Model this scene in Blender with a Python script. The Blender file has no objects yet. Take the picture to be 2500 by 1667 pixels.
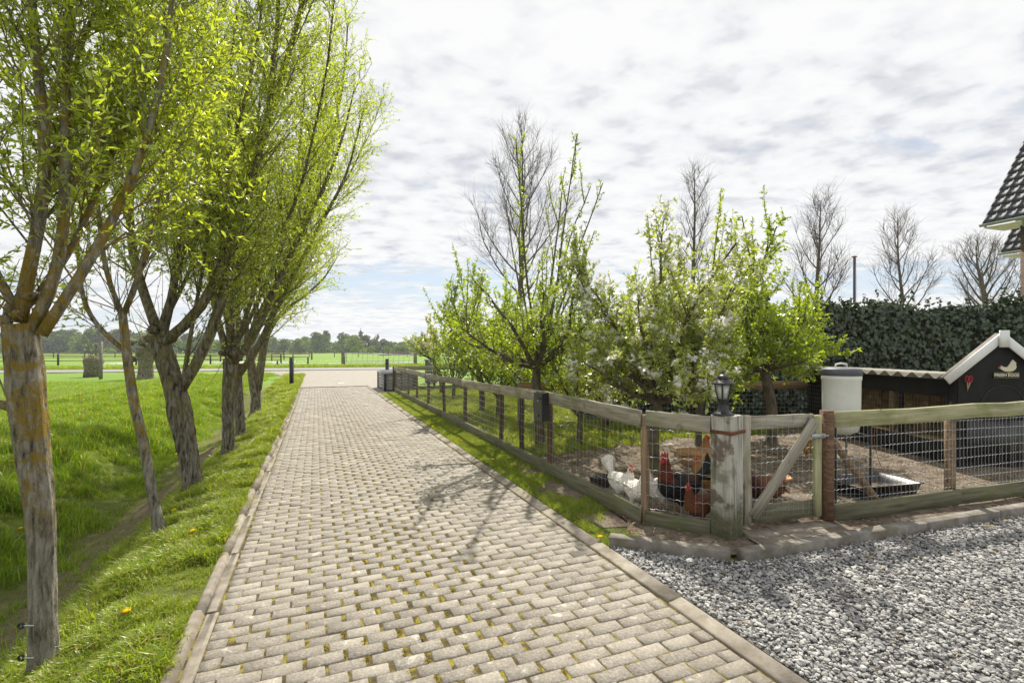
import bpy, bmesh, math, random
import numpy as np
from mathutils import Vector, Matrix

rng = np.random.default_rng(11)
random.seed(11)
R = math.radians
SC = bpy.context.scene
COL = SC.collection

# ------------------------------------------------------------------ camera
FPX, HZ, CH = 1180.0, 855.0, 1.6          # focal length and horizon row in photo pixels, eye height
cam_d = bpy.data.cameras.new('camera')
cam = bpy.data.objects.new('camera', cam_d)
COL.objects.link(cam)
cam_d.sensor_width = 36.0
cam_d.lens = 36.0 * FPX / 2500.0
cam_d.shift_y = (HZ - 833.5) / 2500.0
cam_d.clip_start = 0.05
cam_d.clip_end = 5000.0
cam.location = (0, 0, CH)
cam.rotation_euler = (R(90), 0, 0)
SC.camera = cam

# ------------------------------------------------------------------ sun, sky, exposure
SUN_EL, SUN_AZ = R(51), R(7)             # azimuth clockwise from the view axis
sd = Vector((math.sin(SUN_AZ) * math.cos(SUN_EL), math.cos(SUN_AZ) * math.cos(SUN_EL), math.sin(SUN_EL)))
sun_d = bpy.data.lights.new('sun', 'SUN')
sun_d.energy = 5.0
sun_d.angle = R(0.6)
sun_d.color = (1.0, 0.94, 0.83)
sun = bpy.data.objects.new('sun', sun_d)
COL.objects.link(sun)
sun.location = (0, 0, 30)
sun.rotation_mode = 'QUATERNION'
sun.rotation_quaternion = (-sd).to_track_quat('-Z', 'Y')
SC.view_settings.view_transform = 'Standard'
SC.view_settings.look = 'None'
SC.view_settings.gamma = 1.0
SC.view_settings.exposure = 0.5
SC.view_settings.use_curve_mapping = False


class NT:
    """small node-tree writer"""
    def __init__(s, nt):
        s.nt = nt
        nt.nodes.clear()

    def add(s, typ, props=None, **inp):
        n = s.nt.nodes.new(typ)
        for k, v in (props or {}).items():
            setattr(n, k, v)
        for k, v in inp.items():
            key = int(k[1:]) if (k[0] == 'i' and k[1:].isdigit()) else k.replace('_', ' ')
            s.put(n, key, v)
        return n

    def put(s, n, key, v):
        sock = n.inputs[key]
        if isinstance(v, bpy.types.NodeSocket):
            s.nt.links.new(v, sock)
        elif isinstance(v, bpy.types.Node):
            s.nt.links.new(v.outputs[0], sock)
        else:
            if hasattr(sock.default_value, '__len__') and hasattr(v, '__len__') and len(v) == 3 and len(sock.default_value) == 4:
                v = (*v, 1.0)
            sock.default_value = v

    def math(s, op, a, b=0.0, clamp=False):
        n = s.add('ShaderNodeMath', {'operation': op, 'use_clamp': clamp}, i0=a, i1=b)
        return n.outputs[0]

    def mix(s, f, a, b, mode='MIX'):
        n = s.nt.nodes.new('ShaderNodeMix')
        n.data_type = 'RGBA'
        n.blend_type = mode
        s.put(n, 0, f); s.put(n, 6, a); s.put(n, 7, b)
        return n.outputs[2]

    def ramp(s, fac, stops):
        n = s.nt.nodes.new('ShaderNodeValToRGB')
        s.put(n, 0, fac)
        el = n.color_ramp.elements
        while len(el) < len(stops):
            el.new(0.5)
        for e, (p, c) in zip(el, stops):
            e.position = p
            e.color = (*c, 1.0) if len(c) == 3 else c
        return n.outputs[0]

    def step(s, fac, lo, hi):
        n = s.add('ShaderNodeMapRange', {'interpolation_type': 'SMOOTHSTEP', 'clamp': True}, i0=fac, i1=lo, i2=hi, i3=0.0, i4=1.0)
        return n.outputs[0]

    def noise(s, vec, scale, detail=4.0, rough=0.55, dist=0.0):
        n = s.add('ShaderNodeTexNoise', None, Vector=vec, Scale=scale, Detail=detail, Roughness=rough, Distortion=dist)
        return n.outputs[0]


world = bpy.data.worlds.new('World')
SC.world = world
world.use_nodes = True
w = NT(world.node_tree)
sky = w.add('ShaderNodeTexSky', {'sky_type': 'NISHITA', 'sun_disc': False, 'sun_elevation': SUN_EL, 'sun_rotation': SUN_AZ,
                                 'air_density': 1.0, 'dust_density': 0.3, 'ozone_density': 1.5})
tc = w.add('ShaderNodeTexCoord')
sep = w.add('ShaderNodeSeparateXYZ', None, i0=tc.outputs['Generated'])
zc = w.math('ADD', w.math('MAXIMUM', sep.outputs[2], 0.0), 0.11)
cx = w.math('DIVIDE', sep.outputs[0], zc)
cy = w.math('DIVIDE', sep.outputs[1], zc)
cv = w.add('ShaderNodeCombineXYZ', None, i0=cx, i1=cy, i2=0.0)
mp = w.add('ShaderNodeMapping', None, Vector=cv.outputs[0], Rotation=(0, 0, R(-24)), Scale=(1.0, 1.25, 1.0), Location=(3.1, 1.7, 0))
mv = mp.outputs[0]
n_big = w.noise(mv, 0.55, 5, 0.5, 0.4)
n_mid = w.noise(mv, 3.4, 8, 0.58, 0.4)
n_fin = w.noise(mv, 6.5, 7, 0.52, 0.15)
dens = w.math('ADD', w.math('MULTIPLY', n_big, 0.75), w.math('MULTIPLY', n_mid, 0.5))
elev = w.step(sep.outputs[2], 0.05, 0.26)
dens = w.math('ADD', dens, w.math('ADD', w.math('MULTIPLY', elev, 0.16), 0.09))
mask = w.step(dens, 0.60, 0.78)
shade = w.math('ADD', w.math('MULTIPLY', n_fin, 0.55), w.math('MULTIPLY', n_mid, 0.45))
shade = w.math('ADD', shade, w.math('MULTIPLY', w.math('SUBTRACT', n_big, 0.5), 0.35))
ccol = w.ramp(shade, [(0.33, (4.5, 4.63, 5.0)), (0.42, (5.6, 5.68, 5.9)), (0.48, (6.5, 6.53, 6.6)), (0.56, (7.0, 6.98, 6.95))])
hazef = w.step(sep.outputs[2], 0.22, -0.02)
thin = w.mix(0.55, sky.outputs[0], (4.6, 4.9, 5.4))
base = w.mix(w.math('MULTIPLY', hazef, 0.9), thin, (5.3, 5.75, 6.4))
skyc = w.mix(w.math('MULTIPLY', mask, 0.96), base, ccol)
bg = w.add('ShaderNodeBackground', None, Color=skyc, Strength=0.1)
wo = w.add('ShaderNodeOutputWorld')
w.nt.links.new(bg.outputs[0], wo.inputs[0])

# ------------------------------------------------------------------ the layout frame
K = 2500.0 / 2352.0
RA = R(22.1)                                # the driveway heads this far to the left
DV = np.array([-math.sin(RA), math.cos(RA)])    # along it
NV = np.array([math.cos(RA), math.sin(RA)])     # across it, to the right


def st(s, t):
    return DV * s + NV * t


def to_st(x, y):
    return DV[0] * x + DV[1] * y, NV[0] * x + NV[1] * y


def px(u, v, Y):
    """the point at depth Y behind photo pixel (u, v)"""
    return np.array([(u - 1250.0) / FPX * Y, Y, CH - (v - HZ) / FPX * Y])


def dx(u, v, Y):
    return px(u * K, v * K, Y)


def ground_at(u, v, z=0.0):
    """where the ray of a photo pixel meets the height z"""
    Y = (CH - z) * FPX / (v - HZ)
    return np.array([(u - 1250.0) / FPX * Y, Y, z])


PT = np.array([-60, -7.0, -4.7, -3.9, -3.0, -2.5, -2.05, -1.4, -1.0, -0.7, 60])
PZ = np.array([0.0, 0.04, 0.10, 0.02, -0.52, -0.70, -0.56, -0.15, -0.03, 0.0, 0.0])


def smooth(a, lo, hi):
    x = np.clip((a - lo) / (hi - lo), 0, 1)
    return x * x * (3 - 2 * x)


def gz(x, y):
    """height of the ground"""
    x = np.asarray(x, float); y = np.asarray(y, float)
    s, t = to_st(x, y)
    ditch = np.interp(t, PT, PZ) * (1 - smooth(s, 18.5, 21.5))
    bump = 0.012 * np.sin(x * 2.3 + 1) * np.sin(y * 1.9) + 0.02 * np.sin(x * .8 + y * 1.1)
    bump = bump * (1 - smooth(t, -1.3, -0.8))
    return ditch + bump


# ------------------------------------------------------------------ mesh helpers
def mesh_np(name, V, F, mat=None, smooth_f=False):
    V = np.asarray(V, np.float32).reshape(-1, 3)
    F = np.asarray(F, np.int32)
    me = bpy.data.meshes.new(name)
    n, k = F.shape
    me.vertices.add(len(V)); me.vertices.foreach_set('co', V.ravel())
    me.loops.add(n * k); me.loops.foreach_set('vertex_index', F.ravel())
    me.polygons.add(n); me.polygons.foreach_set('loop_start', np.arange(0, n * k, k, dtype=np.int32))
    if smooth_f:
        me.polygons.foreach_set('use_smooth', np.ones(n, bool))
    me.update(calc_edges=True)
    if mat:
        me.materials.append(mat)
    return me


class Geo:
    """collects quads (numpy) for one mesh"""
    def __init__(s):
        s.V, s.F, s.n = [], [], 0

    def put(s, V, F):
        s.V.append(np.asarray(V, float)); s.F.append(np.asarray(F) + s.n); s.n += len(V)

    def tube(s, P, Rr, k=6):
        V, F = tube_arr(np.asarray(P, float), np.asarray(Rr, float), k)
        s.put(V, F)

    def box(s, lo, hi):
        x0, y0, z0 = lo; x1, y1, z1 = hi
        V = [(x0, y0, z0), (x1, y0, z0), (x1, y1, z0), (x0, y1, z0), (x0, y0, z1), (x1, y0, z1), (x1, y1, z1), (x0, y1, z1)]
        s.put(V, [(0, 3, 2, 1), (4, 5, 6, 7), (0, 1, 5, 4), (1, 2, 6, 5), (2, 3, 7, 6), (3, 0, 4, 7)])

    def arr(s):
        return np.concatenate(s.V), np.concatenate(s.F)

    def mesh(s, name, mat, sm=False, off=None):
        V, F = s.arr()
        if off is not None:
            V = V - np.asarray(off)
        return mesh_np(name, V, F, mat, sm)


_FT = {}


def tube_faces(n, k):
    if (n, k) not in _FT:
        i, j = np.meshgrid(np.arange(n - 1), np.arange(k), indexing='ij')
        a = i * k + j; b = i * k + (j + 1) % k
        _FT[(n, k)] = np.stack([a, b, b + k, a + k], -1).reshape(-1, 4)
    return _FT[(n, k)]


def tube_arr(P, Rr, k):
    n = len(P)
    Rr = np.broadcast_to(Rr, (n,)) if np.ndim(Rr) <= 1 else Rr
    T = np.gradient(P, axis=0)
    T /= np.linalg.norm(T, axis=1)[:, None] + 1e-9
    m = np.abs(T.mean(0))
    ref = np.zeros(3); ref[int(np.argmin(m))] = 1.0
    U = np.cross(T, ref); U /= np.linalg.norm(U, axis=1)[:, None] + 1e-9
    W = np.cross(T, U)
    a = np.arange(k) * 2 * math.pi / k
    ring = np.cos(a)[None, :, None] * U[:, None] + np.sin(a)[None, :, None] * W[:, None]
    rad = Rr[:, None, None] if np.ndim(Rr) == 1 else Rr[:, :, None]
    return (P[:, None] + rad * ring).reshape(-1, 3), tube_faces(n, k)


def caps(k, n):
    """quads closing both ends of a k-sided tube, k even"""
    out = []
    for base, flip in ((0, True), ((n - 1) * k, False)):
        for i in range(1, k // 2):
            q = [base + i - 1, base + i, base + k - 1 - i, base + (k - i) % k]
            out.append(q[::-1] if flip else q)
    return np.array(out)


ORG = {}


def link(o, parent=None):
    COL.objects.link(o)
    if parent is not None:
        o.parent = parent
    return o


def thing(name, label, cat, loc=(0, 0, 0), group=None, rotz=0.0):
    o = bpy.data.objects.new(name, None)
    o.empty_display_size = 0.1
    COL.objects.link(o)
    o.location = loc
    o.rotation_euler = (0, 0, rotz)
    ORG[o.name] = np.array(loc, float)
    return tag(o, label, cat, group)


def tag(o, label, cat, group=None):
    o['label'] = label; o['category'] = cat
    if group:
        o['group'] = group
    return o


def part(name, me, parent, local=False, kind=None):
    """a mesh (in world coordinates unless local) as a child"""
    o = bpy.data.objects.new(name, me)
    COL.objects.link(o)
    if parent is not None:
        o.parent = parent
        org = ORG.get(parent.name, np.zeros(3))
        if not local:
            me.transform(Matrix.Translation(Vector(-org)))
        ORG[o.name] = org
    if kind:
        o['kind'] = kind
    return o


def structure(name, me):
    o = bpy.data.objects.new(name, me)
    COL.objects.link(o)
    o['kind'] = 'structure'
    ORG[o.name] = np.zeros(3)
    return o


def beam(name, p0, p1, th, h, mat, parent, up=(0, 0, 1), ch=0.006, segs=3, wob=0.003, taper=1.0):
    """a chamfered plank or square post from p0 to p1; local X runs along it"""
    p0 = np.asarray(p0, float); p1 = np.asarray(p1, float)
    L = float(np.linalg.norm(p1 - p0))
    X = Vector((p1 - p0) / L)
    Z = Vector(up); Z = (Z - X * Z.dot(X)).normalized()
    Y = Z.cross(X)
    a, b, c = th / 2, h / 2, min(ch, th / 3, h / 3)
    sec = np.array([(-a + c, -b), (a - c, -b), (a, -b + c), (a, b - c), (a - c, b), (-a + c, b), (-a, b - c), (-a, -b + c)])
    n = segs + 1
    V = np.zeros((n, 8, 3))
    for i in range(n):
        f = i / segs
        j = rng.normal(0, wob, 2) if 0 < i < segs else np.zeros(2)
        k = 1 + (taper - 1) * f
        V[i, :, 0] = (f - 0.5) * L
        V[i, :, 1] = sec[:, 0] * k + j[0]
        V[i, :, 2] = sec[:, 1] * k + j[1]
    F = np.concatenate([tube_faces(n, 8), caps(8, n)])
    me = mesh_np(name, V.reshape(-1, 3), F, mat)
    o = bpy.data.objects.new(name, me)
    COL.objects.link(o)
    org = np.zeros(3)
    if parent is not None:
        o.parent = parent
        org = ORG.get(parent.name, org)
    M = Matrix((X, Y, Z)).transposed().to_4x4()
    M.translation = Vector((p0 + p1) / 2 - org)
    o.matrix_local = M
    ORG[o.name] = (p0 + p1) / 2
    return o


def prism(pts2, depth, mat, name='prism'):
    """an outline in x,z extruded along y by depth (from 0 to depth)"""
    bm = bmesh.new()
    f = bm.faces.new([bm.verts.new((x, 0, z)) for x, z in pts2])
    r = bmesh.ops.extrude_face_region(bm, geom=[f])
    bmesh.ops.translate(bm, verts=[v for v in r['geom'] if isinstance(v, bmesh.types.BMVert)], vec=(0, depth, 0))
    bmesh.ops.recalc_face_normals(bm, faces=bm.faces)
    me = bpy.data.meshes.new(name)
    bm.to_mesh(me); bm.free()
    me.materials.append(mat)
    return me


def lathe(prof, k, mat, name='lathe', sm=True, rot=0.0, center=(0, 0, 0)):
    """profile [(r, z)...] turned round z; closed top and bottom when r reaches 0"""
    a = np.arange(k) * 2 * math.pi / k + rot
    V = np.array([[(r * math.cos(x), r * math.sin(x), z) for x in a] for r, z in prof]).reshape(-1, 3) + np.asarray(center, float)
    return mesh_np(name, V, tube_faces(len(prof), k), mat, sm)


def sheet(poly, z, mat, name):
    """a flat polygon sheet (x, y outline)"""
    bm = bmesh.new()
    bm.faces.new([bm.verts.new((x, y, z)) for x, y in poly])
    bmesh.ops.triangulate(bm, faces=bm.faces)
    bmesh.ops.recalc_face_normals(bm, faces=bm.faces)
    if next(iter(bm.faces)).normal.z < 0:
        bmesh.ops.reverse_faces(bm, faces=bm.faces)
    me = bpy.data.meshes.new(name)
    bm.to_mesh(me); bm.free()
    me.materials.append(mat)
    return me


def inside(poly, P):
    """which of the points P (n,2) lie inside the outline"""
    x, y = P[:, 0], P[:, 1]
    c = np.zeros(len(P), bool)
    n = len(poly)
    for i in range(n):
        x0, y0 = poly[i]; x1, y1 = poly[(i + 1) % n]
        m = ((y0 > y) != (y1 > y)) & (x < (x1 - x0) * (y - y0) / (y1 - y0 + 1e-12) + x0)
        c ^= m
    return c


# ------------------------------------------------------------------ materials
def mk(name, stops, scale=6.0, detail=6.0, stretch=(1, 1, 1), rough=0.8, bump=0.3, bscale=None, dist=0.01, metal=0.0,
       coord='Object', spec=0.3, rnd=0.0, over=(), warp=0.0, rvar=0.0):
    m = bpy.data.materials.new(name)
    m.use_nodes = True
    t = NT(m.node_tree)
    if coord == 'World':
        v = t.add('ShaderNodeNewGeometry').outputs['Position']
    else:
        v = t.add('ShaderNodeTexCoord').outputs[coord]
    if rnd:
        oi = t.add('ShaderNodeObjectInfo')
        v = t.add('ShaderNodeVectorMath', {'operation': 'ADD'}, i0=v, i1=t.add('ShaderNodeVectorMath', {'operation': 'SCALE'}, i0=(13.0, 7.0, 5.0), Scale=oi.outputs['Random']).outputs[0]).outputs[0]
    mv = t.add('ShaderNodeMapping', None, Vector=v, Scale=stretch).outputs[0]
    f = t.noise(mv, scale, detail, 0.6, warp)
    c = t.ramp(f, stops)
    for (oc, osc, lo, hi, amt) in over:
        of = t.step(t.noise(v, osc, 5, 0.6, 0.3), lo, hi)
        c = t.mix(t.math('MULTIPLY', of, amt), c, oc)
    if rnd:
        k = t.math('ADD', 1.0 - rnd, t.math('MULTIPLY', oi.outputs['Random'], 2 * rnd))
        c = t.mix(1.0, c, t.add('ShaderNodeCombineXYZ', None, i0=k, i1=k, i2=k).outputs[0], 'MULTIPLY')
    b = t.add('ShaderNodeBsdfPrincipled', None, Base_Color=c, Roughness=rough, Metallic=metal)
    b.inputs['Specular IOR Level'].default_value = spec
    if rvar:
        t.put(b, 'Roughness', t.math('ADD', rough - rvar / 2, t.math('MULTIPLY', f, rvar)))
    if bump:
        bf = t.noise(mv, bscale or scale * 2.5, detail, 0.65)
        bn = t.add('ShaderNodeBump', None, Strength=bump, Distance=dist, Height=bf)
        t.put(b, 'Normal', bn.outputs[0])
    o = t.add('ShaderNodeOutputMaterial')
    t.nt.links.new(b.outputs[0], o.inputs[0])
    return m


def mk_leaf(name, c1, c2, trans=0.5, scale=3.0, tcol=None, gloss=0.08, rough=0.35, dry=0.0):
    """thin leaf: diffuse, light shining through, a little gloss"""
    m = bpy.data.materials.new(name)
    m.use_nodes = True
    t = NT(m.node_tree)
    pos = t.add('ShaderNodeNewGeometry')
    f = t.noise(pos.outputs['Position'], scale, 3, 0.6)
    f2 = t.math('ADD', t.math('MULTIPLY', f, 0.7), t.math('MULTIPLY', pos.outputs['Random Per Island'], 0.45))
    c = t.ramp(f2, [(0.3, c1), (0.75, c2)])
    if dry:
        c = t.mix(t.step(pos.outputs['Random Per Island'], 1.0 - dry, 1.0 - dry + 0.02), c, (0.38, 0.33, 0.13))
    d = t.add('ShaderNodeBsdfDiffuse', None, Color=c)
    tcol = tcol or (1.25, 1.2, 0.6)
    tr = t.add('ShaderNodeBsdfTranslucent', None, Color=t.mix(1.0, c, tcol, 'MULTIPLY'))
    mx = t.add('ShaderNodeMixShader', None, i0=trans, i1=d.outputs[0], i2=tr.outputs[0])
    g = t.add('ShaderNodeBsdfGlossy', None, Color=(1, 1, 1, 1), Roughness=rough)
    m2 = t.add('ShaderNodeMixShader', None, i0=gloss, i1=mx.outputs[0], i2=g.outputs[0])
    o = t.add('ShaderNodeOutputMaterial')
    t.nt.links.new(m2.outputs[0], o.inputs[0])
    return m


def flat(name, c, rough=0.6, metal=0.0, spec=0.4, var=0.12, scale=14, bump=0.08):
    c = np.array(c)
    return mk(name, [(0.3, tuple(c * (1 - var))), (0.7, tuple(c * (1 + var)))], scale=scale, rough=rough, metal=metal, spec=spec, bump=bump, dist=0.002)


# ------------------------------------------------------------------ scattering of uncountable things
def scatter(name, pts, scl, protos, tilt=0.25, kind='stuff', parent=None):
    me = bpy.data.meshes.new(name)
    pts = np.asarray(pts, np.float32)
    me.vertices.add(len(pts)); me.vertices.foreach_set('co', pts.ravel())
    at = me.attributes.new('scl', 'FLOAT', 'POINT')
    at.data.foreach_set('value', np.asarray(scl, np.float32))
    o = bpy.data.objects.new(name, me)
    COL.objects.link(o)
    if parent is not None:
        o.parent = parent
    o['kind'] = kind
    pc = bpy.data.collections.new(name + '_set')
    for p in protos:
        pc.objects.link(p)
    ng = bpy.data.node_groups.new(name + '_nodes', 'GeometryNodeTree')
    ng.interface.new_socket('Geometry', in_out='INPUT', socket_type='NodeSocketGeometry')
    ng.interface.new_socket('Geometry', in_out='OUTPUT', socket_type='NodeSocketGeometry')
    N = ng.nodes
    gi, go = N.new('NodeGroupInput'), N.new('NodeGroupOutput')
    ci = N.new('GeometryNodeCollectionInfo')
    ci.inputs[0].default_value = pc
    ci.inputs['Separate Children'].default_value = True
    ci.inputs['Reset Children'].default_value = True
    iop = N.new('GeometryNodeInstanceOnPoints')
    iop.inputs['Pick Instance'].default_value = True
    rv = N.new('FunctionNodeRandomValue'); rv.data_type = 'FLOAT_VECTOR'
    rv.inputs[0].default_value = (-tilt, -tilt, 0); rv.inputs[1].default_value = (tilt, tilt, 6.283)
    na = N.new('GeometryNodeInputNamedAttribute'); na.data_type = 'FLOAT'; na.inputs[0].default_value = 'scl'
    L = ng.links.new
    L(gi.outputs[0], iop.inputs['Points'])
    L(ci.outputs[0], iop.inputs['Instance'])
    L(rv.outputs[0], iop.inputs['Rotation'])
    L(na.outputs[0], iop.inputs['Scale'])
    L(iop.outputs[0], go.inputs[0])
    mod = o.modifiers.new('scatter', 'NODES')
    mod.node_group = ng
    return o


def proto(name, me):
    return bpy.data.objects.new(name, me)
SC.cycles.use_denoising = True
SC.cycles.max_bounces = 10
SC.cycles.diffuse_bounces = 6
SC.cycles.transparent_max_bounces = 8

# ------------------------------------------------------------------ palette
def ground_mat():
    m = bpy.data.materials.new('grass ground')
    m.use_nodes = True
    t = NT(m.node_tree)
    v = t.add('ShaderNodeNewGeometry').outputs['Position']
    c = t.ramp(t.noise(v, 1.7, 8, 0.65), [(0.3, (0.075, 0.085, 0.022)), (0.5, (0.115, 0.145, 0.028)), (0.72, (0.17, 0.20, 0.045))])
    sp = t.add('ShaderNodeSeparateXYZ', None, i0=v)
    # bare soil along the ditch line: a strip that follows the ground, ragged edges
    tt = t.math('ADD', t.math('MULTIPLY', sp.outputs[0], float(NV[0])), t.math('MULTIPLY', sp.outputs[1], float(NV[1])))
    d = t.math('ABSOLUTE', t.math('ADD', tt, 2.1))
    ragged = t.math('ADD', d, t.math('MULTIPLY', t.math('SUBTRACT', t.noise(v, 3.0, 6, 0.7), 0.5), 1.3))
    soil = t.math('SUBTRACT', 1.0, t.step(ragged, 0.15, 0.75))
    c = t.mix(t.math('MULTIPLY', soil, 0.85), c, t.ramp(t.noise(v, 22, 5), [(0.3, (0.10, 0.075, 0.045)), (0.7, (0.20, 0.16, 0.10))]))
    patch = t.step(t.noise(v, 2.4, 6, 0.7), 0.58, 0.72)
    c = t.mix(t.math('MULTIPLY', patch, 0.55), c, (0.19, 0.16, 0.085))
    # meadow further out: fresh, with faint bands
    far = t.step(sp.outputs[1], 14.0, 26.0)
    fm = t.add('ShaderNodeMapping', None, Vector=v, Scale=(0.05, 0.16, 1.0)).outputs[0]
    fc = t.ramp(t.noise(fm, 1.0, 9, 0.7), [(0.3, (0.12, 0.20, 0.035)), (0.5, (0.15, 0.25, 0.035)), (0.7, (0.21, 0.30, 0.06))])
    c = t.mix(far, c, fc)
    b = t.add('ShaderNodeBsdfPrincipled', None, Base_Color=c, Roughness=0.9)
    b.inputs['Specular IOR Level'].default_value = 0.15
    bn = t.add('ShaderNodeBump', None, Strength=0.6, Distance=0.03, Height=t.noise(v, 40, 5, 0.7))
    t.put(b, 'Normal', bn.outputs[0])
    o = t.add('ShaderNodeOutputMaterial')
    t.nt.links.new(b.outputs[0], o.inputs[0])
    return m


def brick_mat():
    m = bpy.data.materials.new('concrete paver')
    m.use_nodes = True
    t = NT(m.node_tree)
    v = t.add('ShaderNodeNewGeometry').outputs['Position']
    oi = t.add('ShaderNodeObjectInfo').outputs['Random']
    at = t.add('ShaderNodeAttribute', {'attribute_name': 'tint'}).outputs['Fac']
    f = t.math('FRACT', t.math('ADD', oi, at))
    c = t.ramp(f, [(0.0, (0.145, 0.126, 0.10)), (0.2, (0.215, 0.188, 0.15)), (0.75, (0.29, 0.256, 0.205)), (1.0, (0.41, 0.37, 0.30))])
    grain = t.math('ADD', t.math('MULTIPLY', t.noise(v, 62, 5, 0.75), 0.65), t.math('MULTIPLY', t.noise(v, 190, 3, 0.7), 0.35))
    c = t.mix(0.6, c, t.ramp(grain, [(0.36, (0.075, 0.066, 0.053)), (0.49, (0.235, 0.21, 0.172)), (0.58, (0.36, 0.33, 0.28)), (0.66, (0.66, 0.62, 0.55))]))
    lich = t.step(t.noise(v, 9.0, 5, 0.6, 0.5), 0.60, 0.68)
    c = t.mix(t.math('MULTIPLY', lich, 0.6), c, (0.54, 0.52, 0.47))
    dirt = t.step(t.noise(v, 1.3, 6, 0.6), 0.50, 0.75)
    c = t.mix(t.math('MULTIPLY', dirt, 0.6), c, (0.155, 0.132, 0.095))
    spot = t.step(t.noise(v, 3.4, 7, 0.7, 0.8), 0.62, 0.70)
    c = t.mix(t.math('MULTIPLY', spot, 0.45), c, (0.10, 0.086, 0.066))
    mossy = t.step(t.noise(v, 5.0, 6, 0.65), 0.63, 0.75)
    c = t.mix(t.math('MULTIPLY', mossy, 0.3), c, (0.22, 0.19, 0.06))
    b = t.add('ShaderNodeBsdfPrincipled', None, Base_Color=c, Roughness=0.72)
    b.inputs['Specular IOR Level'].default_value = 0.45
    h = t.math('ADD', t.noise(v, 150, 4, 0.7), t.math('MULTIPLY', t.noise(v, 30, 4), 1.2))
    bn = t.add('ShaderNodeBump', None, Strength=0.75, Distance=0.006, Height=h)
    t.put(b, 'Normal', bn.outputs[0])
    o = t.add('ShaderNodeOutputMaterial')
    t.nt.links.new(b.outputs[0], o.inputs[0])
    return m


def far_brick_mat():
    m = bpy.data.materials.new('far concrete pavers')
    m.use_nodes = True
    t = NT(m.node_tree)
    v = t.add('ShaderNodeNewGeometry').outputs['Position']
    mv = t.add('ShaderNodeMapping', None, Vector=v, Rotation=(0, 0, -RA)).outputs[0]
    br = t.add('ShaderNodeTexBrick', None, Vector=mv, Color1=(0.225, 0.20, 0.165, 1), Color2=(0.30, 0.27, 0.225, 1), Mortar=(0.17, 0.15, 0.10, 1), Scale=1.0)
    br.inputs['Mortar Size'].default_value = 0.008
    br.inputs['Brick Width'].default_value = 0.20
    br.inputs['Row Height'].default_value = 0.0935
    c = t.mix(0.5, br.outputs[0], t.ramp(t.noise(mv, 2.5, 8, 0.7), [(0.3, (0.17, 0.15, 0.12)), (0.7, (0.33, 0.30, 0.25))]))
    b = t.add('ShaderNodeBsdfPrincipled', None, Base_Color=c, Roughness=0.75)
    bn = t.add('ShaderNodeBump', None, Strength=0.5, Distance=0.006, Height=t.noise(v, 60, 4))
    t.put(b, 'Normal', bn.outputs[0])
    o = t.add('ShaderNodeOutputMaterial')
    t.nt.links.new(b.outputs[0], o.inputs[0])
    return m


M = {}
M['ground'] = ground_mat()
M['brick'] = brick_mat()
M['far_brick'] = far_brick_mat()
M['bed'] = mk('mossy joint sand', [(0.38, (0.075, 0.06, 0.038)), (0.50, (0.13, 0.105, 0.05)), (0.55, (0.24, 0.195, 0.042)), (0.62, (0.28, 0.24, 0.042)), (0.70, (0.13, 0.18, 0.025))], scale=13, detail=9,
              rough=0.95, bump=1.0, bscale=120, dist=0.01, coord='World', spec=0.1)
M['kerb'] = mk('kerb concrete', [(0.3, (0.16, 0.138, 0.108)), (0.5, (0.25, 0.22, 0.178)), (0.7, (0.34, 0.305, 0.255))], scale=9, detail=9, rough=0.8, bump=0.6, bscale=90,
               dist=0.004, coord='World', over=[((0.13, 0.105, 0.072), 2.5, 0.46, 0.64, 0.65), ((0.34, 0.30, 0.08), 11, 0.6, 0.72, 0.35)], rnd=0.08)
M['kerb2'] = mk('mossy kerb concrete', [(0.3, (0.13, 0.115, 0.095)), (0.5, (0.20, 0.18, 0.155)), (0.7, (0.29, 0.27, 0.24))], scale=9, detail=9, rough=0.85, bump=0.6, bscale=80,
                dist=0.004, coord='World', over=[((0.11, 0.115, 0.045), 5, 0.52, 0.7, 0.55)], rnd=0.06)
M['asphalt'] = mk('asphalt', [(0.3, (0.20, 0.20, 0.20)), (0.7, (0.27, 0.265, 0.26))], scale=3, rough=0.85, bump=0.4, bscale=200, coord='World')
M['soil'] = mk('run soil', [(0.28, (0.095, 0.072, 0.052)), (0.5, (0.20, 0.163, 0.125)), (0.72, (0.30, 0.255, 0.205))], scale=3.2, detail=10, rough=0.95, bump=1.0, bscale=26, dist=0.035,
               coord='World', spec=0.1, over=[((0.07, 0.055, 0.04), 14, 0.55, 0.68, 0.7), ((0.36, 0.31, 0.22), 40, 0.6, 0.7, 0.6)])
M['gravel_bed'] = mk('gravel bed', [(0.3, (0.09, 0.088, 0.085)), (0.7, (0.24, 0.235, 0.23))], scale=60, detail=6, rough=0.95, bump=1.0, bscale=70, dist=0.02, coord='World')
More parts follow.
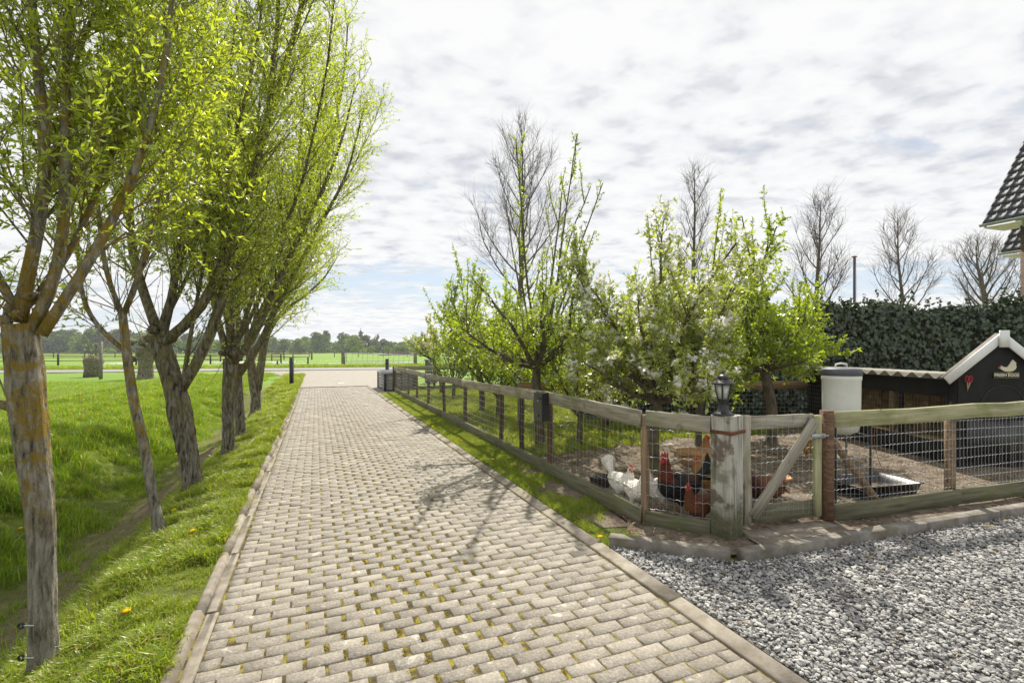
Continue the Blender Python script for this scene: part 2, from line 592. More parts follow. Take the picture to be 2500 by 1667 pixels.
def bark_mat(name, stops, lichen, zlo, zhi, amt):
    """furrowed bark; lichen colours patches of the upper stem"""
    m = bpy.data.materials.new(name)
    m.use_nodes = True
    t = NT(m.node_tree)
    v = t.add('ShaderNodeNewGeometry').outputs['Position']
    w1 = t.add('ShaderNodeTexNoise', None, Vector=v, Scale=5.0, Detail=3.0).outputs[1]
    wv = t.add('ShaderNodeVectorMath', {'operation': 'MULTIPLY_ADD'}, i0=w1, i1=(0.05, 0.05, 0.05), i2=v).outputs[0]
    mv = t.add('ShaderNodeMapping', None, Vector=wv, Scale=(1.0, 1.0, 0.19)).outputs[0]
    f = t.noise(mv, 34, 6, 0.62)
    fine = t.noise(v, 120, 4, 0.7)
    c = t.ramp(t.math('ADD', t.math('MULTIPLY', f, 0.85), t.math('MULTIPLY', fine, 0.15)), stops)
    z = t.add('ShaderNodeSeparateXYZ', None, i0=v).outputs[2]
    pn = t.math('ADD', t.math('MULTIPLY', t.noise(v, 6.5, 6, 0.68, 0.6), 0.7), t.math('MULTIPLY', t.noise(v, 28, 4, 0.6), 0.3))
    lm = t.math('MULTIPLY', t.step(pn, 0.46, 0.56), t.step(z, zlo, zhi))
    c = t.mix(t.math('MULTIPLY', lm, amt), c, t.mix(fine, lichen, tuple(np.array(lichen) * 1.7)))
    dk = t.step(t.noise(v, 4.0, 5, 0.6), 0.60, 0.70)
    c = t.mix(t.math('MULTIPLY', dk, 0.45), c, (0.05, 0.043, 0.03))
    b = t.add('ShaderNodeBsdfPrincipled', None, Base_Color=c, Roughness=0.92)
    b.inputs['Specular IOR Level'].default_value = 0.15
    h = t.math('ADD', f, t.math('MULTIPLY', fine, 0.12))
    t.put(b, 'Normal', t.add('ShaderNodeBump', None, Strength=1.0, Distance=0.07, Height=h).outputs[0])
    o = t.add('ShaderNodeOutputMaterial')
    t.nt.links.new(b.outputs[0], o.inputs[0])
    return m


M['bark'] = bark_mat('willow bark', [(0.34, (0.035, 0.028, 0.02)), (0.44, (0.13, 0.11, 0.08)), (0.54, (0.27, 0.24, 0.19)), (0.68, (0.42, 0.39, 0.33))], (0.15, 0.135, 0.035), 0.4, 1.2, 0.65)
M['bark_lichen'] = bark_mat('lichened willow bark', [(0.34, (0.06, 0.05, 0.036)), (0.44, (0.20, 0.18, 0.14)), (0.54, (0.35, 0.325, 0.27)), (0.68, (0.48, 0.455, 0.40))], (0.24, 0.165, 0.025), 0.45, 1.0, 0.9)
M['twig'] = mk('twig bark', [(0.3, (0.10, 0.075, 0.045)), (0.7, (0.22, 0.18, 0.10))], scale=8, rough=0.8, bump=0.0, coord='World')
M['bare_twig'] = mk('bare twig bark', [(0.3, (0.085, 0.07, 0.06)), (0.7, (0.19, 0.165, 0.14))], scale=5, rough=0.9, bump=0.0, coord='World')
M['orchard_bark'] = mk('orchard bark', [(0.3, (0.06, 0.048, 0.036)), (0.55, (0.14, 0.118, 0.09)), (0.75, (0.24, 0.21, 0.16))], scale=14, detail=8, rough=0.95, bump=0.9, bscale=24, dist=0.02, coord='World',
                       stretch=(1, 1, 0.5), over=[((0.16, 0.16, 0.05), 6, 0.52, 0.64, 0.6)])
M['willow_leaf'] = mk_leaf('willow leaf', (0.28, 0.37, 0.022), (0.50, 0.60, 0.06), 0.68, 1.8, gloss=0.07)
M['apple_leaf'] = mk_leaf('apple leaf', (0.13, 0.21, 0.022), (0.33, 0.43, 0.05), 0.55, 2.4, gloss=0.09)
M['pear_leaf'] = mk_leaf('pear leaf', (0.24, 0.31, 0.045), (0.47, 0.55, 0.11), 0.55, 2.6, gloss=0.10)
M['shrub_leaf'] = mk_leaf('shrub leaf', (0.18, 0.27, 0.012), (0.42, 0.53, 0.035), 0.6, 2.4, gloss=0.08)
M['ivy_leaf'] = mk_leaf('ivy leaf', (0.014, 0.032, 0.011), (0.045, 0.08, 0.026), 0.12, 2.0, gloss=0.06, rough=0.35)
M['far_leaf'] = mk_leaf('far leaf', (0.075, 0.12, 0.026), (0.16, 0.225, 0.05), 0.3, 0.05, gloss=0.0)
M['far_leaf2'] = mk_leaf('far fresh leaf', (0.115, 0.17, 0.03), (0.22, 0.29, 0.06), 0.3, 0.05, gloss=0.0)
M['far_leaf3'] = mk_leaf('far olive leaf', (0.075, 0.085, 0.045), (0.14, 0.15, 0.075), 0.25, 0.05, gloss=0.0)
M['petal'] = mk_leaf('white petal', (0.78, 0.78, 0.73), (0.90, 0.88, 0.85), 0.55, 6, tcol=(1, 1, 1), gloss=0.03)
M['pink_petal'] = mk_leaf('pale pink petal', (0.66, 0.52, 0.46), (0.8, 0.70, 0.64), 0.35, 6, tcol=(1, 1, 1), gloss=0.03)
M['grass'] = mk_leaf('grass blade', (0.15, 0.24, 0.012), (0.36, 0.46, 0.035), 0.5, 1.6, gloss=0.025, dry=0.10)
M['lush'] = mk_leaf('long grass blade', (0.075, 0.165, 0.007), (0.30, 0.45, 0.02), 0.55, 2.2, gloss=0.025, dry=0.05)
M['yellow'] = mk_leaf('dandelion yellow', (0.75, 0.48, 0.01), (0.85, 0.58, 0.02), 0.3, 4, tcol=(1, 1, 1), gloss=0.0)
M['daisy'] = flat('daisy white', (0.75, 0.75, 0.7), rough=0.9)

# ------------------------------------------------------------------ ground, one sheet out to the horizon
def spread(a, b, step, far, g=1.22):
    c = list(np.arange(a, b + 1e-6, step))
    lo, hi = [], []
    d = step; x = c[0]
    while x > -far:
        d *= g; x -= d; lo.append(x)
    d = step; x = c[-1]
    while x < far:
        d *= g; x += d; hi.append(x)
    return np.array(lo[::-1] + c + hi)


gs = spread(-3.0, 24.0, 0.16, 2500)
gt = spread(-6.0, 3.4, 0.11, 2500)
gt = np.sort(np.concatenate([gt[(np.abs(gt + 0.685) > .04) & (np.abs(gt - 2.17) > .04)], [-0.69, -0.675, 2.165, 2.18]]))
GS, GT = np.meshgrid(gs, gt, indexing='ij')
GX = DV[0] * GS + NV[0] * GT; GY = DV[1] * GS + NV[1] * GT
GZ = gz(GX, GY) + rng.normal(0, 0.006, GX.shape) * (np.abs(GT) < 6) * (GT < -0.72)
GZ = np.where((GT > -0.685) & (GT < 2.175) & (GS < 23.0) & (GS > -2.9), -0.12, GZ)
ns, ntt = GX.shape
ii, jj = np.meshgrid(np.arange(ns - 1), np.arange(ntt - 1), indexing='ij')
aa = ii * ntt + jj
FF = np.stack([aa, aa + ntt, aa + ntt + 1, aa + 1], -1).reshape(-1, 4)[:, ::-1]
ground = structure('ground', mesh_np('ground', np.stack([GX, GY, GZ], -1), FF, M['ground'], True))

# ------------------------------------------------------------------ the driveway: bed, pavers, kerbs
def strip(s0, s1, tl, tr, z, mat, name, n=2):
    V, F = [], []
    for i in range(n + 1):
        s = s0 + (s1 - s0) * i / n
        V += [(*st(s, tl(s) if callable(tl) else tl), z), (*st(s, tr(s) if callable(tr) else tr), z)]
    for i in range(n):
        F.append((2 * i, 2 * i + 1, 2 * i + 3, 2 * i + 2))
    return mesh_np(name, V, F, mat)


drive = structure('driveway', strip(-2.6, 22.6, -0.685, 2.18, -0.0085, M['bed'], 'driveway'))


def brick_mesh(i):
    r = np.random.default_rng(100 + i)
    L, W = 0.205, 0.0885
    x, y, c = L / 2, W / 2, 0.0045
    co = np.array([(-x, -y), (x, -y), (x, y), (-x, y)])
    j = r.normal(0, 0.0022, (4, 2))
    top = np.c_[co * [(x - c) / x, (y - c) / y] + j, r.normal(0, 0.0012, 4)]
    mid = np.c_[co + j, np.full(4, -0.008)]
    bot = np.c_[co + j, np.full(4, -0.05)]
    V = np.concatenate([top, mid, bot])
    F = [(0, 1, 2, 3)]
    for a in range(4):
        b = (a + 1) % 4
        F += [(a, a + 4, b + 4, b), (a + 4, a + 8, b + 8, b + 4)]
    return V, np.array(F)


BR = [brick_mesh(i) for i in range(8)]
BM = [mesh_np('brick', V, F, M['brick']) for V, F in BR]
slots = []
gaps = []
pitch_s, pitch_t, nt_ = 0.0935, 0.2125, 13
t0, t1 = -0.55, 2.06
for r_ in range(int((22.5 + 0.4) / pitch_s)):
    s = -0.4 + r_ * pitch_s + rng.normal(0, 0.0012)
    off = (r_ % 2) * 0.5
    for c_ in range(-1, 14):
        a = t0 + (c_ + off) * pitch_t * 0.945
        b = a + pitch_t * 0.945
        a, b = max(a, t0), min(b, t1)
        if b - a < 0.06:
            continue
        tc_ = (a + b) / 2
        # wide mossy joints in the wheel-free middle, tight ones elsewhere
        gap = 0.005 + 0.027 * math.exp(-((tc_ - 0.62) / 0.55) ** 2) * (0.35 + 0.95 * rng.random()) + 0.007 * rng.random()
        ln = (b - a) - gap
        if ln < 0.04:
            continue
        bow = 0.010 * math.sin(tc_ * 2.2 + s * 0.3) + 0.004 * math.sin(s * 1.7)
        if gap > 0.018 and s < 12:
            gaps.append((s + bow, b - gap / 2, gap))
        slots.append((s + bow + rng.normal(0, 0.0016), tc_ + rng.normal(0, 0.0025), ln / 0.205))


def visible(p):
    u = p[0] / max(p[1], 0.01) * FPX + 1250
    v = HZ + CH * FPX / max(p[1], 0.01)
    return p[1] > 0.3 and -60 < u < 2560 and v < 1720


def slot_z(s, t):
    crown = 0.002 * (1 - ((t - 0.8) / 1.25) ** 2)
    return crown - 0.002 + rng.normal(0, 0.0016) - (0.005 * rng.random() if rng.random() < 0.06 else 0.0) + 0.006 * math.sin(s * 0.9 + 2 * t) * math.exp(-((t - 1.5) / 0.3) ** 2) * 0.5


order = sorted(range(len(slots)), key=lambda i: (0 if visible(st(slots[i][0], slots[i][1])) else 1, math.hypot(*st(slots[i][0], slots[i][1]))))
near = set(order[:300])
VV, FFs, TT, n0 = [], [], [], 0
for i, (s, t, k) in enumerate(slots):
    p = st(s, t)
    z = slot_z(s, t)
    rz = RA + rng.normal(0, 0.010)
    tl = rng.normal(0, 0.008, 2)
    if i in near:
        o = bpy.data.objects.new('brick', BM[i % 8])
        COL.objects.link(o)
        o.parent = drive
        o.location = (p[0], p[1], z)
        o.rotation_euler = (tl[0], tl[1], rz)
        o.scale = (k, 1.0, 1.0)
    else:
        V, F = BR[i % 8]
        ca, sa = math.cos(rz), math.sin(rz)
        x = V[:, 0] * k; y = V[:, 1]
        VV.append(np.c_[p[0] + ca * x - sa * y, p[1] + sa * x + ca * y, V[:, 2] + z + x * tl[1] + y * tl[0]])
        FFs.append(F + n0); n0 += 12
        TT.append(np.full(12, rng.random()))
me = mesh_np('brick_field', np.concatenate(VV), np.concatenate(FFs), M['brick'])
at = me.attributes.new('tint', 'FLOAT', 'POINT')
at.data.foreach_set('value', np.concatenate(TT).astype(np.float32))
part('brick_field', me, drive, local=True, kind='stuff')


def profile_stone(name, s0, s1, prof, mat, wave=0.0):
    """a kerb stone: cross-section (t, z) run from s0 to s1"""
    V = []
    k = len(prof)
    for s in (s0, (s0 + s1) / 2, s1):
        for t, z in prof:
            q = st(s, t)
            V.append((q[0], q[1], z))
    F = np.concatenate([tube_faces(3, k), caps(k, 3)])
    return mesh_np(name, V, F, mat)


LK = [(-0.69, -0.10), (-0.69, 0.022), (-0.684, 0.029), (-0.655, 0.030), (-0.641, 0.024), (-0.630, -0.004), (-0.625, -0.012), (-0.625, -0.10)]
LG = [(-0.621, -0.10), (-0.621, -0.004), (-0.617, 0.0), (-0.60, -0.002), (-0.58, 0.0), (-0.560, 0.002), (-0.556, -0.001), (-0.556, -0.10)]
RK = [(2.075, -0.10), (2.075, 0.0), (2.08, 0.006), (2.10, 0.007), (2.165, 0.020), (2.18, 0.020), (2.185, 0.014), (2.185, -0.10)]
s = 0.6
while s < 22.4:
    L = 0.93 + rng.normal(0, 0.02)
    for nm, pr in (('kerb_stone', LK), ('gutter_stone', LG), ('edging_stone', RK)):
        dz, dt = float(np.clip(rng.normal(0, 0.003), -0.005, 0.006)), rng.normal(0, 0.004)
        dz2, dt2 = rng.normal(0, 0.004), rng.normal(0, 0.004)
        q = [(a + dt, b + dz) for a, b in pr]
        o = part(nm, profile_stone(nm, s + 0.006, s + L - 0.006, q, M['kerb']), drive, local=True)
    s += L

# flare towards the public road
def tl_(s):
    return -0.69 - 0.55 * smooth(s, 23, 31) - 3.0 * smooth(s, 30, 41)


def tr_(s):
    return 2.19 + 1.4 * smooth(s, 17.5, 29) + 2.6 * smooth(s, 28, 41)


structure('driveway_mouth', strip(22.55, 41.0, tl_, lambda s: max(2.19, tr_(s)), 0.012, M['far_brick'], 'driveway_mouth', 24))
structure('paved_bay', strip(17.4, 22.6, 2.20, lambda s: 2.22 + 0.9 * float(smooth(s, 17.4, 19.0)), 0.010, M['far_brick'], 'paved_bay', 12))


def kerb_run(fn, a, b, side, n):
    for i in range(n):
        u0, u1 = a + (b - a) * i / n, a + (b - a) * (i + 1) / n
        p = st(u0 + .01, fn(u0)); q = st(u1 - .01, fn(u1))
        d = (q - p) / np.linalg.norm(q - p); nn = np.array([d[1], -d[0]]) * side
        V = []
        for e in (p, q):
            for w_, z in ((0, -0.05), (0, 0.03), (0.02, 0.045), (0.12, 0.045), (0.13, 0.04), (0.13, -0.05)):
                V.append((*(e + nn * w_), z))
        part('kerb_stone', mesh_np('kerb_stone', V, np.concatenate([tube_faces(2, 6), caps(6, 2)]), M['kerb']), drive, local=True)


kerb_run(tl_, 22.6, 40.5, -1, 16)
kerb_run(lambda s: tr_(s), 27.0, 40.5, 1, 12)
mk_pl = Geo(); c0 = ground_at(830, 936)
mk_pl.box((c0[0] - 0.14, c0[1] - 0.12, 0.0), (c0[0] + 0.14, c0[1] + 0.12, 0.024))
part('marker_tile', mk_pl.mesh('marker_tile', flat('white tile', (0.72, 0.72, 0.7))), drive, local=True)

# ------------------------------------------------------------------ public road beyond
ra0 = np.array([-11.6, 39.2]); rdir = np.array([math.cos(R(14)), math.sin(R(14))]); rn = np.array([-rdir[1], rdir[0]])


def road_pt(a, b):
    return ra0 + rdir * a + rn * b


road = structure('public_road', sheet([road_pt(-220, 0), road_pt(220, 0), road_pt(220, 5.0), road_pt(-220, 5.0)], 0.05, M['asphalt'], 'public_road'))
g = Geo()
for b in (-0.12, 5.0):
    V = []
    for a in (-220, 220):
        for db, z in ((0, -0.05), (0, 0.055), (0.12, 0.055), (0.12, -0.05)):
            V.append((*road_pt(a, b + db), z))
    g.put(np.array(V), tube_faces(2, 4))
part('road_edge', g.mesh('road_edge', M['kerb']), road, local=True)

# ------------------------------------------------------------------ chicken-run soil, gravel yard, edging kerb
CORNER = np.array([1.19, 4.42]); FAR = np.array([-4.47, 18.5])
POST = np.array([1.83, 4.12]); GP = np.array([2.88, 4.42]); RE = np.array([6.6, 5.55])
KA, KB, KC = np.array([0.80, 3.95]), np.array([1.71, 3.64]), np.array([7.2, 5.45])
soil_poly = [tuple(CORNER + [-0.12, 0.05]), (1.0, 4.2), (0.86, 4.06), (1.70, 3.72), (7.2, 5.55), (9.5, 6.6), (9.5, 10.6), (7.2, 10.3), (5.2, 9.5), (4.0, 8.55), (3.0, 8.75),
             (2.2, 8.15), (1.35, 7.75), (0.9, 7.45), (0.25, 7.2)]
V2 = np.array(soil_poly)
bm = bmesh.new()
bm.faces.new([bm.verts.new((x, y, 0.012)) for x, y in soil_poly])
bmesh.ops.triangulate(bm, faces=bm.faces)
bmesh.ops.subdivide_edges(bm, edges=bm.edges, cuts=7, use_grid_fill=True)
for v in bm.verts:
    v.co.z += 0.012 * math.sin(v.co.x * 4.1) * math.sin(v.co.y * 3.3) + rng.normal(0, 0.006) + 0.014
bmesh.ops.recalc_face_normals(bm, faces=bm.faces)
me = bpy.data.meshes.new('run_soil'); bm.to_mesh(me); bm.free()
for p in me.polygons:
    p.use_smooth = True
me.materials.append(M['soil'])
structure('run_soil', me)


worn = [tuple(st(s_, 2.74)) for s_ in np.arange(3.62, 9.6, 0.15)] + [tuple(st(s_, 2.30 + 0.44 * smooth(s_, 3.4, 9.5) + rng.uniform(-0.08, 0.10))) for s_ in np.arange(9.45, 3.62, -0.11)]
structure('worn_soil', sheet(worn, 0.006, M['soil'], 'worn_soil'))


def rk(s):
    return st(s, 2.20)


grav_poly = [tuple(rk(-2.4)), tuple(rk(0.0)), tuple(rk(2.0)), tuple(rk(3.30)), tuple(KA + [0.0, -0.04]), tuple(KB), tuple(KC), (9.5, 6.1), (9.5, 0.5), (4.0, -2.0)]
gravel_bed = structure('gravel_yard', sheet(grav_poly, 0.008, M['gravel_bed'], 'gravel_yard'))
ed = thing('edging_kerb', 'low grey concrete edging kerb between the gravel and the gate', 'kerb', (KB[0], KB[1], 0))


def edge_stone(a, b):
    a, b = np.asarray(a), np.asarray(b)
    beam('edging_stone', (*a, 0.035), (*b, 0.035), 0.10, 0.12, M['kerb2'], ed, ch=0.006, segs=3, wob=0.0)


edge_stone(KA + [0.0, 0], KB + [-0.06, 0.02])
d_ = (KC - KB) / np.linalg.norm(KC - KB)
x = 0.02
while x < 5.6:
    L = 1.0 + rng.normal(0, 0.01)
    edge_stone(KB + d_ * (x + 0.005), KB + d_ * (x + L - 0.005))
    x += L


def stone_proto(i):
    r = np.random.default_rng(300 + i)
    bm = bmesh.new()
    bmesh.ops.create_icosphere(bm, subdivisions=1, radius=1.0)
    sc = np.array([r.uniform(0.8, 1.35), r.uniform(0.6, 1.0), r.uniform(0.35, 0.62)])
    for v in bm.verts:
        v.co = Vector(np.array(v.co) * sc * r.uniform(0.78, 1.12) * 0.5)
    me = bpy.data.meshes.new('stone'); bm.to_mesh(me); bm.free()
    me.materials.append(M['stones'][i % 4])
    return proto('stone', me)


M['stones'] = [mk('gravel stone %d' % i, [(0.3, tuple(np.array(c) * 0.82)), (0.7, tuple(np.array(c) * 1.12))], scale=30, rough=0.75, bump=0.3, bscale=90, dist=0.003, coord='World', spec=0.25, rnd=0.22)
               for i, c in enumerate([(0.30, 0.295, 0.285), (0.37, 0.362, 0.345), (0.215, 0.213, 0.213), (0.46, 0.447, 0.42)])]
P = np.c_[rng.uniform(0.2, 7.0, 95000), rng.uniform(1.2, 5.6, 95000)]
P = P[inside(grav_poly, P)]
uu = P[:, 0] / P[:, 1] * FPX + 1250
P = P[uu < 2900]
scl = 0.022 * np.exp(rng.normal(0, 0.36, len(P)))
scatter('gravel_stones', np.c_[P, 0.010 + rng.uniform(0, 0.018, len(P))], scl, [stone_proto(i) for i in range(12)], tilt=0.5)

# ------------------------------------------------------------------ grass (nobody could count it)
def tuft(i, n, h, wd, lean, mat):
    r = np.random.default_rng(500 + i)
    V, F = [], []
    for b in range(n):
        a = r.uniform(0, 6.283); rr = r.uniform(0, 0.035) * h / 0.06
        bx, by = rr * math.cos(a), rr * math.sin(a)
        ln = h * r.uniform(0.55, 1.15); le = lean * r.uniform(0.3, 1.3); da = r.uniform(0, 6.283)
        ox, oy = math.cos(da), math.sin(da)
        wx, wy = -oy * wd / 2, ox * wd / 2
        k = len(V)
        m1 = (bx + ox * le * ln * 0.3, by + oy * le * ln * 0.3, ln * 0.6)
        tp = (bx + ox * le * ln, by + oy * le * ln, ln * (0.98 - 0.25 * le))
        V += [(bx - wx, by - wy, -0.01), (bx + wx, by + wy, -0.01), (m1[0] + wx * .8, m1[1] + wy * .8, m1[2]), (m1[0] - wx * .8, m1[1] - wy * .8, m1[2]),
              (tp[0] + wx * .1, tp[1] + wy * .1, tp[2]), (tp[0] - wx * .1, tp[1] - wy * .1, tp[2])]
        F += [(k, k + 1, k + 2, k + 3), (k + 3, k + 2, k + 4, k + 5)]
    return proto('tuft', mesh_np('tuft', V, F, mat))


def strew(n, s0, s1, t0, t1, keep=None, dens=None):
    s = rng.uniform(0, 1, n); s = s0 + (s1 - s0) * s ** (dens or 1.0)
    t = rng.uniform(t0, t1, n)
    x = DV[0] * s + NV[0] * t; y = DV[1] * s + NV[1] * t
    P = np.c_[x, y]
    uu = x / np.maximum(y, 0.1) * FPX + 1250
    m = (y > 0.6) & (uu > -250) & (uu < 2700)
    if keep is not None:
        m &= keep(s, t, P)
    P = P[m]
    return np.c_[P, gz(P[:, 0], P[:, 1])]


VG = np.random.default_rng(5).uniform(-1, 1, (256, 256))


def vnoise(x, y, f, seed=0):
    """smooth random patches, about -1 to 1"""
    out = 0.0
    for o_, a_ in ((1.0, 0.65), (2.3, 0.35)):
        X = np.asarray(x, float) * f * o_ / 3.0 + seed * 17.3 + 900; Yv = np.asarray(y, float) * f * o_ / 3.0 + seed * 31.7 + 900
        i, j = np.floor(X).astype(int), np.floor(Yv).astype(int)
        u, v = X - i, Yv - j
        u = u * u * (3 - 2 * u); v = v * v * (3 - 2 * v)
        G_ = lambda a, b: VG[a % 256, b % 256]
        out = out + a_ * ((G_(i, j) * (1 - u) + G_(i + 1, j) * u) * (1 - v) + (G_(i, j + 1) * (1 - u) + G_(i + 1, j + 1) * u) * v)
    return out * 1.15


short = [tuft(i, 10, 0.055, 0.0045, 0.9, M['grass']) for i in range(6)]
longt = [tuft(20 + i, 9, 0.13, 0.0065, 0.75, M['lush']) for i in range(6)]


def ditch_bare(s, t):
    """where the soil shows along the ditch"""
    return np.exp(-((t + 2.1) / 0.5) ** 2) * (0.82 + 0.65 * vnoise(s, t, 4.5, 4))


Pv = strew(95000, 0.6, 34, -1.75, -0.70, lambda s, t, P: (rng.random(len(s)) > ditch_bare(s, t) * 1.1) & (vnoise(P[:, 0], P[:, 1], 11, 2) + rng.normal(0, 0.22, len(s)) < 0.45) , 1.6)
sv = np.clip(0.95 + 1.0 * vnoise(Pv[:, 0], Pv[:, 1], 14, 1), 0.35, 2.2) * rng.uniform(0.6, 1.4, len(Pv))
sv *= 1 + np.clip((Pv[:, 1] - 5) / 14, 0, 0.7)
scatter('verge_grass', Pv, sv, short, 0.3)
Pl = strew(95000, 0.3, 36, -7.5, -1.75, lambda s, t, P: (rng.random(len(s)) > ditch_bare(s, t) * 1.15), 1.3)
sl = np.clip(1.05 + 1.2 * vnoise(Pl[:, 0], Pl[:, 1], 7.5, 5), 0.35, 2.6) * rng.uniform(0.6, 1.2, len(Pl))
tb = to_st(Pl[:, 0], Pl[:, 1])[1]
sl *= 1 - 0.6 * np.exp(-((tb + 2.25) / 0.5) ** 2)
scatter('bank_grass', Pl, sl, longt, 0.3)
Pf = strew(24000, 6, 31, -26, -7.5, None, 1.0)
scatter('rough_grass', Pf, rng.uniform(0.45, 1.1, len(Pf)), longt, 0.3)
Pr = strew(24000, 3.4, 18.4, 2.21, 2.76, lambda s, t, P: (vnoise(P[:, 0], P[:, 1], 6, 3) + smooth(s, 4.0, 8.5) * 1.2 > rng.uniform(-0.2, 0.75, len(s)) + 0.5 * (t > 2.55)), 1.3)
scatter('strip_grass', Pr, rng.uniform(0.5, 1.0, len(Pr)), short, 0.3)
# cushions of moss in the wide joints
M['moss'] = mk_leaf('joint moss', (0.13, 0.13, 0.02), (0.36, 0.29, 0.045), 0.3, 5.0, gloss=0.0)
mg = np.array([g_ for g_ in gaps if vnoise(g_[0], g_[1], 2.3, 6) + rng.normal(0, 0.35) > -0.05])
mp_s = np.repeat(mg[:, 0], 5) + rng.uniform(-0.035, 0.035, 5 * len(mg)); mp_t = np.repeat(mg[:, 1], 5) + rng.uniform(-0.3, 0.3, 5 * len(mg)) * np.repeat(mg[:, 2], 5)
mq = np.c_[DV[0] * mp_s + NV[0] * mp_t, DV[1] * mp_s + NV[1] * mp_t, np.full(len(mp_s), -0.009)]
scatter('joint_moss', mq, rng.uniform(0.5, 1.2, len(mq)), [tuft(80 + i, 12, 0.016, 0.004, 1.2, M['moss']) for i in range(5)], 0.4)
# the orchard lawn behind the run
SP = np.array(soil_poly)
Po = strew(70000, 6, 24, 2.83, 14, lambda s, t, P: ~inside(soil_poly, P + 0.25 * np.c_[vnoise(P[:, 0], P[:, 1], 5, 1), vnoise(P[:, 0], P[:, 1], 5, 8)]) & (P[:, 1] > 6.5) & (P[:, 1] < 20) & (P[:, 0] < 7), 1.2)
scatter('orchard_grass', Po, rng.uniform(0.9, 1.9, len(Po)), [tuft(40 + i, 9, 0.06, 0.006, 0.6, M['grass']) for i in range(6)], 0.25)
# roadside and meadow edge
Pm = []
for a0, a1, b0, b1, n in ((-40, 40, 5.2, 9, 9000),):
    q = np.array([road_pt(a, b) for a, b in zip(rng.uniform(a0, a1, n), rng.uniform(b0, b1, n))])
    q = q[~((to_st(q[:, 0], q[:, 1])[1] > -4.5) & (to_st(q[:, 0], q[:, 1])[1] < 6.2) & (to_st(q[:, 0], q[:, 1])[0] < 41.0))]
    Pm.append(np.c_[q, np.zeros(len(q))])
Pm = np.concatenate(Pm)
scatter('roadside_grass', Pm, rng.uniform(1.2, 3.2, len(Pm)), [tuft(60 + i, 8, 0.13, 0.012, 0.6, M['grass']) for i in range(4)], 0.25)
bmd = bmesh.new(); bmesh.ops.create_cone(bmd, segments=6, radius1=0.05, radius2=0.03, depth=0.03, cap_ends=True)
dme = bpy.data.meshes.new('daisy'); bmd.to_mesh(dme); bmd.free(); dme.materials.append(M['daisy'])
q = np.c_[rng.uniform(-48, -12, 5000), rng.normal(60, 3.6, 5000)]
q = q[vnoise(q[:, 0], q[:, 1] * 2, 0.35, 3) > -0.1]
scatter('meadow_daisies', np.c_[q, np.full(len(q), 0.08)], rng.uniform(0.8, 1.6, len(q)), [proto('daisy', dme)], 0.3)
# ------------------------------------------------------------------ trees
def unit(v):
    return v / (np.linalg.norm(v) + 1e-9)


def walk(p, d, L, n, wander=0.12, up=0.0):
    """a wandering branch line"""
    p = np.array(p, float); d = unit(np.array(d, float))
    out = [p.copy()]
    for i in range(n):
        d = unit(d + rng.normal(0, wander, 3) + np.array([0, 0, up]))
        p = p + d * L / n
        out.append(p.copy())
    return np.array(out)


def resample(P, n):
    P = np.asarray(P, float)
    d = np.r_[0, np.cumsum(np.linalg.norm(np.diff(P, axis=0), axis=1))]
    f = np.linspace(0, d[-1], n)
    # smooth by Catmull-Rom style double interpolation
    Q = np.stack([np.interp(f, d, P[:, i]) for i in range(3)], 1)
    for _ in range(2):
        Q[1:-1] = (Q[:-2] + 2 * Q[1:-1] + Q[2:]) / 4
    return Q


def perp_dir(T):
    v = rng.normal(0, 1, 3)
    v -= T * v.dot(T)
    return unit(v)


def leaves(geo, P, T, size, width, spread=0.9, droop=0.0, curl=0.12):
    """folded leaf quads at points P growing roughly along T"""
    n = len(P)
    if n == 0:
        return
    d = T + rng.normal(0, spread, (n, 3)); d[:, 2] -= droop
    d /= np.linalg.norm(d, axis=1)[:, None]
    sd_ = np.cross(d, rng.normal(0, 1, (n, 3))); sd_ /= np.linalg.norm(sd_, axis=1)[:, None] + 1e-9
    up = np.cross(d, sd_)
    L = size * np.exp(rng.normal(0, 0.25, n))[:, None]
    W = L * width / 2
    mid = P + d * L * 0.45
    V = np.stack([P, mid + sd_ * W + up * L * curl, P + d * L, mid - sd_ * W + up * L * curl], 1).reshape(-1, 3)
    geo.put(V, np.arange(4 * n).reshape(-1, 4))


def bark_tube(P, Rr, k, rough=0.05, ridge=0.0, nr=9):
    """trunk with furrows: radius varies round and along it"""
    n = len(P)
    a = np.arange(k) * 2 * math.pi / k
    ph = np.cumsum(rng.normal(0, 0.22, n))
    rr = Rr[:, None] * (1 + ridge * np.sin(nr * a[None] + 2.5 * np.sin(ph)[:, None] + 1.2 * np.sin(a * 3)[None]) + rng.normal(0, rough, (n, k)) * 0.5
                        + rough * np.sin(a[None] * 2 + ph[:, None]))
    return tube_arr(P, rr, k)


